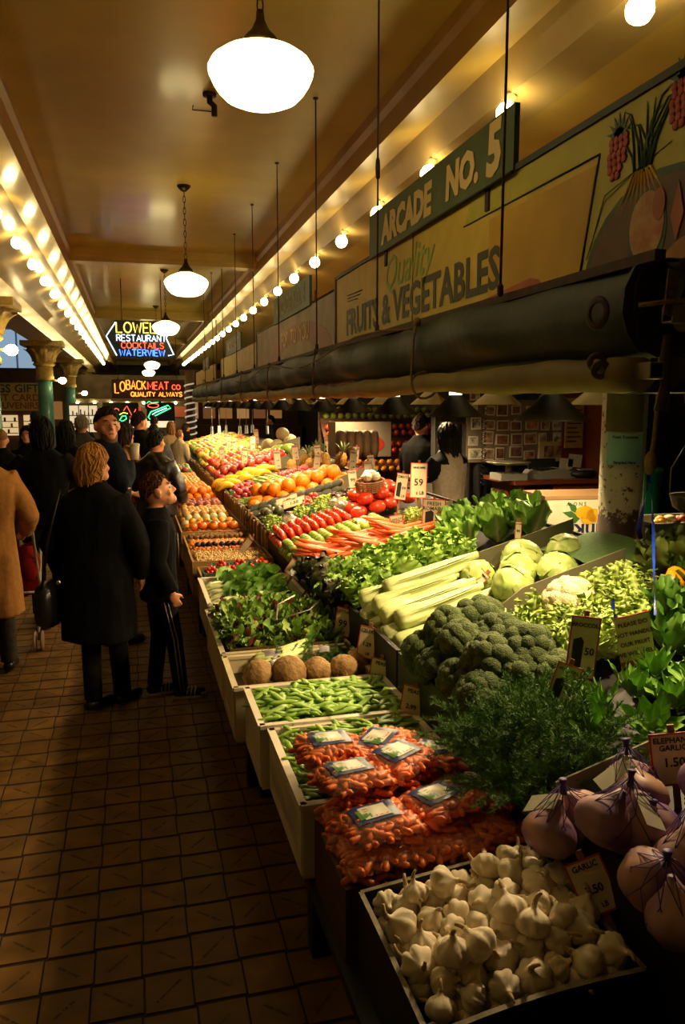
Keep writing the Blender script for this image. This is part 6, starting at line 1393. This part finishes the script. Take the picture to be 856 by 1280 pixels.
# boy
t, G = person('boy in a black jacket and striped track trousers looking at the fruit', (.115, 4.79, 0), -1.45, 1.38, blk2, trk, HAIR['red'], 'crop', hem=.80, bulk=1.08, collar=False, head_s=1.13, face=True, headrot=(.22, 0, -.05), feet=((.09, .13, .1), (-.06, -.05, -.15)), vox=.009, arms=(((.235, -.04, 1.12), (.235, .06, .88)), ((.235, -.04, 1.12), (.235, .05, .86))), shoe=M('dark_trainer', '#17141a', .5))
mt_wht = M('white_rubber', '#b3a78c', .5)
for s, (fx, fy, fr) in ((1, (.09, .13, .1)), (-1, (-.06, -.05, -.15))):
    R = Matrix.Translation((fx, fy+.01, 0)) @ Matrix.Rotation(-fr, 4, 'Z')
    o = MB().prism([(.042*math.cos(a)*(1.1 if math.sin(a) > 0 else .9), .055+.135*math.sin(a)) for a in [2*PI*i/24 for i in range(24)]], .016, M4=Matrix.Translation((0, 0, .017))).build('shoe_sole', mt_wht, t); o.matrix_local = R
    o = MB().ball((0, .15, .03), (.042, .045, .022), 12, 8).build('toe_cap', mt_wht, t); o.matrix_local = R
    for k in range(3):
        o = MB().tube([(.044, .03+.03*k, .02), (.036, .035+.03*k, .055), (.01, .045+.03*k, .08)], .0045, 5).tube([(-.044, .03+.03*k, .02), (-.036, .035+.03*k, .055), (-.01, .045+.03*k, .08)], .0045, 5).build('shoe_stripe', mt_wht, t); o.matrix_local = R
    hp = Vector((s*.08, 0, .9)); an = Vector((fx, fy, .08)); kn = hp.lerp(an, .5)+Vector((0, .025, 0))
    for dd in (-.014, .014):
        pts = [hp.lerp(kn, f)+Vector((s*(.098-.03*f), dd-.0, 0)) for f in (.1, .5, 1)]+[kn.lerp(an, f)+Vector((s*(.069-.008*f), dd, 0)) for f in (.5, 1)]
        MB().tube(pts, .0065, 5, flat=.6).build('trouser_stripe', mt_wht, t)
MB().tube([(.02, .148, 1.3), (.03, .152, 1.2), (.04, .15, 1.1)], .004, 5).build('zip', mt_steel, t)
for k in range(3): MB().ball((.05+.004*k, .128, 1.33-.035*k), (.012, .006, .012), 8, 6).build('chest_badge', mt_wht, t)
# man with the paper cup, looking back
ARM_CUP = ((.27, .08, 1.16), (.20, .33, 1.2))
t, G = person('bearded dark haired man in a navy jacket glancing back with a paper cup', (-.20, 6.0, 0), -1.1, 1.77, navy, dk, HAIR['brown'], 'short', bulk=1.2, face=True, headrot=(0, 0, -1.7), arms=(((.30, .0, 1.16), (.20, .06, 1.38)), ((.27, .04, 1.15), (.12, .25, 1.1))), hands=(.9, .7), vox=.0095)
MB().grid(lambda u, v: (.066*math.sin((u-.5)*2.4), .099*math.cos((u-.5)*2.4)+.004, -.072-.05*v+.12*(u-.5)**2), 14, 6).build('beard', M('stubble', '#6a4228', .8, '#54321c', 90), t).matrix_local = Matrix.Translation((0, .012, 1.625)) @ Euler((0, 0, -1.7)).to_matrix().to_4x4()
c = thing('paper_cup', 'white lidded paper cup in the hand of the navy jacket man', 'cup', (.0, 5.865, 1.40)); MB().lathe([(.028, 0), (.036, .1)], 16).build('cup_body', M('paper_white', '#b9ad96', .6), c); MB().lathe([(.038, .1), (.039, .108), (.033, .118), (0, .118)], 16).build('lid', M('paper_white', '#b9ad96', .6), c)
# tan coat and stroller
t, G = person('person in a long tan coat pushing a stroller at the left edge', (-.96, 5.42, 0), .05, 1.66, tan, gtr, HAIR['grey'], 'short', hem=.46, bulk=1.22, flare=1.1, garment='coat', arms=(((.29, .05, 1.12), (.24, .28, .98)), ((.29, .05, 1.12), (.24, .28, .98))), feet=((.1, .1, .1), (-.1, -.1, 0)), vox=.010)
s = thing('stroller', 'light folding stroller with red seat pushed by the tan coat person', 'stroller', (-.93, 6.25, 0)); mt_red_f = cloth('red_fabric', '#8c1a14', '#741410'); mt_al = M('white_tube', '#a8a08c', .4)
for sx in (-.2, .2):
    MB().tube([(sx, -.52, 1.0), (sx, -.38, .98), (sx, -.1, .5), (sx, .3, .1)], .011, 8).build('frame_tube', mt_al, s); MB().tube([(sx, -.3, .08), (sx, -.05, .45), (sx, .15, .75)], .01, 8).build('frame_tube', mt_al, s)
    for yy in (-.3, .3):
        for d in (-.025, .025): MB().lathe([(.03, -.009), (.07, -.009), (.075, 0), (.07, .009), (.03, .009)], 18, rot=facing((1, 0, 0)), c=(sx+d, yy, .075)).build('wheel', M('pale_rubber', '#8a6a54', .7), s)
MB().grid(lambda u, v: (-.19+.38*v, -.12+.3*u, .8-.45*u+.06*math.sin(PI*v)*-1), 8, 6).build('seat', mt_red_f, s); MB().tube([(-.2, .1, .35), (.2, .1, .35)], .01, 6).build('crossbar', mt_al, s)
MB().ball((.14, -.1, .62), (.08, .12, .14), 12, 8).build('red_bag', mt_red_f, s)
for sx in (-.2, .2): MB().tube([(sx, -.58, 1.0), (sx, -.44, .99)], .017, 8).build('handle', mt_red_f, s)
# people behind
BENT = ((.36, -.06, 1.17), (.20, .14, 1.1))
person('woman with black hair in a black short sleeved shirt behind the blonde woman', (-.72, 6.75, 0), .1, 1.68, blk2, dk, HAIR['black'], 'bob', bulk=1.15, sleeve=.55, arms=(BENT, BENT), skin=mt_skin2, collar=False)
person('woman with long black hair right of the black shirted woman', (-.68, 8.6, 0), 0, 1.62, blk2, dk, HAIR['black'], 'long', bulk=1.1, vox=.014)
person('grey haired man in dark clothes beside the green column', (-.62, 10.2, 0), .1, 1.66, gry, dk, HAIR['grey'], 'short', bulk=1.15, vox=.014)
person('dark haired person in a black leather jacket behind the boy', (.19, 7.55, 0), -.6, 1.55, lea, dk, HAIR['black'], 'short', bulk=1.3, vox=.012, arms=(((.29, .0, 1.13), (.2, .2, 1.0)), ((.29, 0, 1.13), (.2, .2, 1.0))))
person('dark haired man in a black jacket beyond the leather jacket', (.06, 10.0, 0), -.9, 1.70, blk, dk, HAIR['brown'], 'short', bulk=1.4, vox=.014)
person('man in a grey jacket and dark cap farther down the aisle', (.26, 10.9, 0), -.2, 1.53, cloth('slate', '#4a4a4a', '#3c3c3c'), dk, HAIR['black'], 'cap', bulk=1.3, vox=.015)
person('person with a pink scarf between the cup man and the dark jacket', (-.1, 8.4, 0), -.9, 1.6, cloth('maroon', '#5c1a1c', '#4a1416'), dk, HAIR['brown'], 'long', bulk=1.1, vox=.015)
person('brown haired person in a tan jacket far down the aisle', (.68, 15.2, 0), .2, 1.46, beige, dk, HAIR['light'], 'long', bulk=1.2, vox=.018)
person('person in a dark jacket far down the aisle near the green neon', (.4, 16.2, 0), 0, 1.55, blk, dk, HAIR['brown'], 'short', bulk=1.2, vox=.018)
person('person in a pale top with a dark strap near the far stall corner', (.80, 14.6, 0), -.7, 1.33, cloth('cream', '#9a8a70', '#8a7a60'), dk, HAIR['light'], 'short', bulk=1.2, vox=.018, face=False)
person('dark haired shopper in black reaching over the far produce', (1.15, 18.35, 0), -1.3, 1.35, blk, dk, HAIR['brown'], 'bob', bulk=1.25, vox=.018, arms=(((.28, .15, 1.15), (.2, .4, 1.0)), ((.28, .15, 1.15), (.2, .4, 1.0))))
person('black haired woman facing the camera at the far left', (-1.28, 10.4, 0), 3.0, 1.52, blk2, dk, HAIR['black'], 'long', face=True, vox=.014)
person('dark haired man near the gift shop column', (-1.5, 13.3, 0), .3, 1.67, gry, dk, HAIR['black'], 'short', vox=.016)
person('person in a tan hat at the far left edge', (-1.40, 9.2, 0), .2, 1.52, blk2, dk, cloth('straw_hat', '#8a6a3c', '#7a5a30'), 'cap', vox=.014)
person('person in a dark coat far left between the columns', (-.9, 14.5, 0), .2, 1.6, blk, dk, HAIR['brown'], 'short', vox=.018)
# vendors
person('vendor in a black sweatshirt turned toward the other vendor', (3.0, 8.0, 0), -1.0, 1.68, blk2, dk, HAIR['brown'], 'short', bulk=1.2, arms=(((.27, .06, 1.14), (.14, .3, 1.2)), ((.27, .06, 1.14), (.14, .3, 1.2))), vox=.012, face=True)
t, G = person('vendor with black hair in a grey shirt with black raglan sleeves', (2.72, 6.55, 0), .35, 1.62, cloth('pale_grey_knit', '#8a7c6c', '#7d705f'), dk, HAIR['black'], 'long', bulk=1.12, vox=.011, collar=False, arms=(((.26, .12, 1.16), (.14, .34, 1.1)), ((.26, .12, 1.16), (.14, .34, 1.1))))
G.data.materials.append(blk2)
n = len(G.data.polygons); 
for p in G.data.polygons:
    c = p.center
    if abs(c.x) > .165+.2*max(0, 1.33-c.z) or (c.z > 1.37 and abs(c.x) > .09) or c.y > .14: p.material_index = 1
person('vendor in a grey hooded top beyond the hanging plastic bags', (2.9, 17.0, 0), 1.5, 1.55, gry, dk, HAIR['black'], 'short', vox=.018)
bpy.data.scenes.remove(TS_)
# ---------------------------------------------------------------- far end: shopfronts, gift shop, daylight window
mt_day = M('daylight_pane', '#a9c4d8', .4, emit=.55, ecol=(.42, .62, .85))
mt_wf = M('window_frame_paint', '#8f9aa0', .5)
w1 = struct('window_1', MB().span((-5.6, 24.9, 2.75), (-2.45, 25.0, 4.0)), mt_wf)
for k in range(4): MB().span((-5.5+.77*k, 24.86, 2.82), (-4.79+.77*k, 24.9, 3.94)).build('pane', mt_day, w1)
t = thing('gift_shop_front', 'gift shop front with hand lettered post cards and souvenirs board', 'shop', (-4.6, 22.6, 0))
mt_gs = M('gift_sign_yellow', '#b39a5c', .6, '#a58c50', 4)
MB().span((0, 0, 1.62), (2.5, .08, 2.36)).build('sign_board', mt_gs, t); MB().span((0, .02, 2.36), (2.5, .1, 2.75)).build('fascia', M('brown_fascia', '#4a2c1c', .6, '#38200f', 6), t)
R = facing((0, -1, 0)).to_euler(); mt_rl = M('red_brown_lettering', '#8a3a20', .6)
for s, z, sz, m in (('ERGS GIFTS', 2.2, .3, mt_sk), ('POST CARDS', 1.96, .26, mt_rl), ('SOUVENIRS', 1.75, .24, mt_rl)): link('lettering', text_mesh(s, sz, m, .006, .002), t, (1.55, -.006, z), R)
MB().span((0, .1, 0), (.1, .2, 1.62)).build('jamb', mt_brownw, t); MB().span((2.4, .1, 0), (2.5, .2, 1.62)).build('jamb', mt_brownw, t)
mt_litw = M('lit_shop_window', '#ffe6b0', .5, emit=.6, ecol=(1, .72, .36))
for k in range(3):
    MB().span((.3+.7*k, .4, .7+.25*(k % 2)), (.85+.7*k, .46, 1.5)).build('lit_window', mt_litw, t)
    for q in range(3): MB().span((.3+.7*k, .38, 1.0+.16*q), (.85+.7*k, .4, 1.02+.16*q)).build('shelf', mt_brownw, t)
    for q in range(6): MB().span((.33+.7*k+.085*q, .37, 1.02+.16*(q % 3)), (.38+.7*k+.085*q, .4, 1.12+.16*(q % 3))).build('packet', [mt_red_f, mt_gs, mt_pun][q % 3], t)
MB().span((.1, .5, 0), (2.4, .6, 1.62)).build('back_wall', mt_brownw, t)
t = thing('white_pilaster', 'white painted pilaster and ledge left of the gift sign', 'pilaster', (-5.0, 22.4, 0)); MB().span((0, 0, 0), (.35, .3, 2.75)).build('shaft', mt_wf, t); MB().span((-.5, -.3, 1.7), (.3, 0, 1.8)).build('ledge', mt_wf, t)
t = thing('display_case', 'bright lit glass display case between the far columns', 'display case', (-2.0, 26.6, 0))
MB().span((0, 0, 0), (.9, .5, .9)).build('base', mt_cream, t); MB().span((.02, .05, .9), (.88, .45, 1.75)).build('lit_glass', M('bright_case', '#fff4dc', .4, emit=.7, ecol=(1, .8, .5)), t); MB().span((0, 0, 1.75), (.9, .5, 1.82)).build('top', mt_cream, t)
for z in (1.15, 1.42): MB().span((0, .02, z), (.9, .05, z+.03)).build('shelf', mt_brownw, t)
for x in (.0, .3, .6, .88): MB().span((x, .01, .9), (x+.025, .05, 1.75)).build('mullion', mt_brownw, t)
for k in range(14): MB().span((.05+.06*k, .0, 1.18+.27*(k % 2)), (.09+.06*k, .05, 1.26+.05*(k % 3)+.27*(k % 2))).build('packet', [mt_red_f, mt_gs, mt_pun][k % 3], t)
# meat shop under the red neon
t = thing('meat_shop_front', 'far meat counter with bright cases and small neon signs', 'shop', (-2.4, 31.2, 0))
MB().span((0, .3, 0), (4.6, .5, 2.9)).build('back_wall', M('shop_back_wall', '#8a7a60', .6, '#6f5f48', 3), t)
MB().span((0, 0, 1.86), (4.6, .3, 2.0)).build('header', mt_cream, t)
MB().span((.2, 0, .0), (3.9, .2, .9)).build('counter', mt_cream, t); MB().span((.2, .05, .9), (3.9, .18, 1.2)).build('lit_case', M('meat_case', '#ffd9b0', .4, emit=1.2, ecol=(1, .66, .4)), t)
for k in range(7): MB().ball((.4+.6*k, -.05, 1.84), .05, 10, 6).build('ceiling_bulb', mt_bulb, t)
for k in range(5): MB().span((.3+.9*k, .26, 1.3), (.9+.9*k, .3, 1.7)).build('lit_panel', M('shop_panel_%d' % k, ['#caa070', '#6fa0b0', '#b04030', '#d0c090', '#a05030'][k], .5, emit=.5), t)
t = thing('neon_sign', 'red script neon tubes in the far shop', 'neon sign', (-1.1, 30.9, 1.45)); 
MB().tube([(.08*k, 0, .18*math.sin(k*1.3)*(1 if k % 3 else .5)+.1) for k in range(16)], .016, 6).build('neon_tube', nr, t); MB().span((0, .03, -.1), (1.3, .05, .4)).build('backing', mt_nk, t)
t = thing('neon_sign', 'green and white slanted neon outline in the far shop', 'neon sign', (.55, 30.9, 1.25))
MB().tube([(0, 0, .05), (.1, 0, .25), (.75, 0, .5), (.85, 0, .4), (.25, 0, .1), (.2, 0, .0), (.06, 0, -.02)], .024, 6, closed=True).build('neon_outline', ng, t); MB().tube([(.15, -.01, .15), (.3, -.01, .24), (.45, -.01, .3), (.7, -.01, .4)], .02, 6).build('neon_stroke', nw, t); MB().span((-.05, .03, -.1), (1.0, .05, .6)).build('backing', mt_nk, t)
t = thing('neon_sign', 'small red and green neon fruit in the far shop', 'neon sign', (.55, 30.9, 1.62)); MB().tube([(.2+.2*math.cos(a), 0, .12+.08*math.sin(a)) for a in [2*PI*i/16 for i in range(16)]], .018, 6, closed=True).build('neon_outline', nr, t); MB().tube([(-.05, 0, .2), (.05, 0, .28), (.15, 0, .22), (.4, 0, .25)], .018, 6).build('neon_leaf', ng, t); MB().span((-.1, .03, 0), (.5, .05, .3)).build('backing', mt_nk, t)
t = thing('neon_sign', 'small yellow and green neon near the left of the far shop', 'neon sign', (-.5, 30.8, 1.2)); MB().tube([(.0, 0, 0), (.1, 0, .15), (.22, 0, .16), (.25, 0, .05), (.1, 0, -.05)], .022, 6, closed=True).build('neon_outline', ng, t); MB().tube([(0, 0, .2), (.15, 0, .28), (.3, 0, .24)], .02, 6).build('neon_top', ny, t); MB().span((-.05, .03, -.1), (.35, .05, .35)).build('backing', mt_nk, t)
for k, (x0, x1) in enumerate(((1.9, 6.8), (-6.9, -2.5))):
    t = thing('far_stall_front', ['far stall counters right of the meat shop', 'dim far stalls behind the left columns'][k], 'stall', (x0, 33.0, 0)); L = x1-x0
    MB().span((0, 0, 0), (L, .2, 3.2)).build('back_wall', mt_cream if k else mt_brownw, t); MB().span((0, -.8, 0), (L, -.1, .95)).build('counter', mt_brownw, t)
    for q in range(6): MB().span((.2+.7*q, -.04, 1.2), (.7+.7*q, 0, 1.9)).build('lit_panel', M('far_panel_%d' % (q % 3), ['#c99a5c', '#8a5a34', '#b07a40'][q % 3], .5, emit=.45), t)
# palm-like wrapped post near the far corner of the stall
t = thing('string_light_post', 'post wrapped in rope lights at the far corner of the stall', 'post', (1.35, 19.4, 0)); MB().lathe([(.11, 0), (.11, 2.6)], 14).build('shaft', mt_brownw, t)
MB().tube([(.13*math.cos(k*.5), .13*math.sin(k*.5), .5+.012*k) for k in range(150)], .02, 5).build('rope_light', M('rope_light', '#c9b89a', .5, emit=.35, ecol=(1, .85, .6)), t)
t = thing('shop_tube_light', 'bright fluorescent strip under the far canopy', 'lamp', (1.7, 19.2, 1.72)); MB().span((0, 0, 0), (1.6, .3, .04)).build('tube', M('fluorescent', '#ffffff', .4, emit=4, ecol=(.95, 1, .95)), t); MB().span((-.02, -.02, .04), (1.62, .32, .1)).build('housing', mt_wf, t)
for x in (.3, 1.3): MB().tube([(x, .15, .1), (x, .15, 2.1)], .01, 6).build('hanger', mt_rust, t)
# hanging plastic bags by the far produce
mt_bagp = M('frosted_plastic', '#a8b0b4', .3, '#8f989c', 10)
for k in range(7):
    x, y = (1.3+.16*k, 13.6+.35*(k % 3)); t = thing('plastic_bag_roll', 'pale plastic bag hanging over the far fruit', 'plastic bag', (x, y, 1.12), (0, 0, U(-.5, .5)), 'hanging plastic bags')
    MB().grid(lambda u, v: (.05*(v-.5)*(1+.3*u), .012*math.sin(9*v+k), .3-.14*u), 5, 8).build('bag', mt_bagp, t); MB().tube([(0, 0, .3), (0, 0, .6)], .004, 5).build('hook', mt_steel, t)
tag(MB().grid(lambda u, v: (1.93+.3*u, 2.9+.58*v, zp(1.93+.3*u)+.03*math.sin(PI*v)), 6, 8).build('turf_sheet', M('turf_green', '#4a6a34', .9, '#3c5a2a', 60)), 'green plastic grass sheet behind the iceberg lettuces', 'turf sheet')

# ---------------------------------------------------------------- price cards
mt_cardw = M('price_card_white', '#cfc3a4', .5, '#c2b594', 12); mt_redb = M('price_card_red_border', '#b02c1c', .5); mt_pen = M('marker_black', '#15110f', .6); mt_stk = M('wood_stake', '#8a5a30', .6, '#74481f', 12)
def price(x, y, z, w, h, label, head='', big='', sub='', n=(-.35, -1, .15), roll=0, stake=.12, block=False, flat=False, nstake=True):
    t = thing('price_card', label, 'price card', (x, y, z), group='price cards'); R = facing(n) @ Matrix.Rotation(roll, 3, 'Z'); t.rotation_euler = R.to_euler()
    MB().prism([(-w/2, -h/2), (w/2, -h/2), (w/2, h/2), (-w/2, h/2)], .003).build('card', mt_cardw, t); bt = .035*min(w, h)+.001
    for a, b in (((-w/2, h/2-bt), (w/2, h/2)), ((-w/2, -h/2), (w/2, -h/2+bt)), ((-w/2, -h/2), (-w/2+bt, h/2)), ((w/2-bt, -h/2), (w/2, h/2))): MB().span((*a, -.003), (*b, .0012)).build('border', mt_redb, t)
    MB().span((-.007, -h/2-stake, -.011), (.009, h/2+.018, -.004)).build('stake', mt_stk, t) if nstake else None
    yy = h*.36
    for i, s in enumerate(head.split('\n') if head else []):
        sz = min(h*.15, w*1.55/max(3, len(s))); link('lettering', text_mesh(s, sz, mt_pen, .0004, .0003), t, (0, yy, .002)); yy -= sz*.95
    if block: MB().prism([(-w*.36, -h*.36), (-w*.02, -h*.4), (-w*.0, h*.1), (-w*.1, h*.17), (-w*.36, h*.12)], .001, M4=Matrix.Translation((0, 0, .002))).build('black_price_block', mt_pen, t)
    if big: link('lettering', text_mesh(big, min(h*.46, w*.9/max(1, len(big))*(.75 if block else 1.25)), mt_pen, .0006, .0003), t, (w*.22 if block else 0, -h*.06, .002))
    if sub: link('lettering', text_mesh(sub, h*.13, mt_pen, .0003, .0003), t, (w*.22 if block else .1*w, -h*.35, .002))
    return t
price(1.36, 2.13, 1.03, .095, .20, 'large price card reading fifty in the broccoli', 'BROCCOLI', '50', 'LB', (-.25, -1, .1), -.12, .12, True)
price(1.24, 2.04, .945, .08, .14, 'smaller tilted price card below the broccoli card', 'FRESH DILL', '50', 'EA', (-.3, -1, .15), -.35, .08, True)
price(.945, 1.40, .745, .085, .115, 'tilted garlic price card beside the garlic tray', 'GARLIC', '3.50', 'LB', (-.5, -1, .55), .45+PI*0, .1)
price(1.24, 1.53, .945, .11, .13, 'price card reading elephant garlic at the right edge', 'ELEPHANT\nGARLIC', '1.50', '', (-.35, -1, .1), .12, .1)
for k, (y, z, hd, bg, l) in enumerate(((2.10, .70, 'CARROTS', '99', 'dim price card between the carrot bags and the dill'), (2.60, .68, 'PEAS', '2.99', 'price card leaning on the riser at the snap peas'), (3.0, .655, 'PEAS', '3.99', 'price card leaning on the riser at the flat pods'), (3.17, .745, 'CELERY', '1.29', 'slanted price card under the celery ends'), (3.58, .725, 'LETTUCE', '99', 'price card on the riser by the green tops'), (3.85, .715, 'SALAD', '5.99', 'price card on the riser behind the salad tongs'))):
    price(.955, y, z+.02, .085, .14, l, hd, bg, 'LB', (-.8, -1, .12), -.12, .05, False)
price(.93, 4.62, .79, .12, .10, 'price card reading three behind the bok choy', 'TOMATO', '3.99', 'LB', (-.6, -1, .25), -.55, .1); price(.99, 4.40, .78, .12, .09, 'second tilted price card beside the one reading three', 'CHERRY', '2.49', '', (-.5, -1, .3), -.5, .1)
price(1.62, 4.70, .995, .085, .20, 'tall dark price card standing in the lettuce before the carrots', 'CARROTS\nFRESH', '99', 'LB', (-.3, -1, .25), .16, .1, True)
price(1.83, 4.62, 1.09, .15, .22, 'price card reading romaine with a black block', 'FRESH\nROMAINE', '59', 'EA', (-.2, -1, .1), -.05, .05, True)
price(1.86, 4.98, 1.285, .115, .24, 'tall price card reading fifty nine cents by the vendor', 'VINE RIPE', '59', '¢ LB', (-.25, -1, .1), -.04, .2)
price(1.82, 5.22, 1.22, .085, .19, 'price card left of the fifty nine cents card', 'TOMATO', '99', 'LB', (-.25, -1, .1), -.14, .2, True)
price(1.52, 5.1, zp(1.52)+.035, .12, .10, 'white price card lying flat on the tomatillos', 'TOMATILLO', '1.99', 'LB', (-.25, -.5, 1), .3, 0, nstake=False)
price(1.84, 3.50, 1.175, .032, .085, 'small price tag behind the topmost iceberg lettuce', 'LETTUCE', '99', '', (-.3, -1, .1), -.06, .03); price(1.50, 3.25, .985, .06, .13, 'slanted price card between celery and iceberg lettuce', 'ICEBERG', '99', 'EA', (-.7, -.8, .5), -.7, .05)
for k, (x, y, z, h) in enumerate(((2.0, 8.6, 1.24, .2), (1.72, 8.5, 1.27, .17), (2.27, 8.1, 1.2, .22), (2.33, 8.2, 1.25, .18), (2.45, 8.0, 1.15, .22), (1.5, 8.4, 1.2, .2), (1.93, 8.35, 1.16, .2), (1.35, 9.9, 1.15, .2), (1.6, 10.9, 1.25, .2), (1.85, 12.2, 1.3, .22), (1.2, 11.2, 1.1, .18), (1.5, 12.9, 1.2, .2), (1.75, 6.25, 1.18, .15), (2.08, 6.9, 1.2, .16))):
    price(x, y, z, .075, h, 'tall narrow price card standing in the far fruit', 'FRESH', ['99', '1.49', '2.99', '79'][k % 4], 'LB', (-.25, -1, .1), U(-.15, .15), .2)
price(1.28, 6.72, zp(1.28)+.06, .2, .09, 'dark topped card lying on the avocados', 'AVOCADO', '1.99', '', (-.5, -.6, .8), .5, 0, nstake=False); price(1.3, 6.5, zp(1.3)+.06, .2, .1, 'red bordered card lying on the brown avocados', 'HASS', '1.50', '', (-.5, -.6, .8), .45, 0, nstake=False)
price(.80, 5.86, .735, .06, .16, 'tall tag leaning in the dried beans', 'BEANS', '', '', (-.7, -.7, .2), -.6, .04)
# hand lettered sheet hung from the blue ribbon
t = thing('hanging_price_sheet', 'hand lettered sheet with pink lower edge hanging from blue ribbon', 'price sheet', (1.55, 2.13, 1.04)); t.rotation_euler = (facing((-.55, -1, .1)) @ Matrix.Rotation(.18, 3, 'Z')).to_euler()
MB().prism([(-.055, -.09), (.055, -.075), (.055, .09), (-.055, .075)], .003).build('sheet', mt_cardw, t); MB().prism([(-.055, -.09), (.055, -.075), (.055, -.055), (-.055, -.07)], .001, M4=Matrix.Translation((0, 0, .002))).build('pink_edge', M('pink_edge', '#b0485a', .5), t)
MB().tube([(-.055, .075, .001), (.055, .09, .001)], .002, 4).build('top_edge', mt_redb, t)
for k, s in enumerate(('PLEASE DO', 'NOT HANDLE', 'OUR FRUIT', 'WE WILL HELP')): link('lettering', text_mesh(s, .019, mt_pen, .0003, .0003), t, (0, .055-.032*k, .002), (0, 0, .13))
ribbon([(-.05, .075, 0), (-.052, .11, -.01), (-.045, .15, -.02)], .012, t)
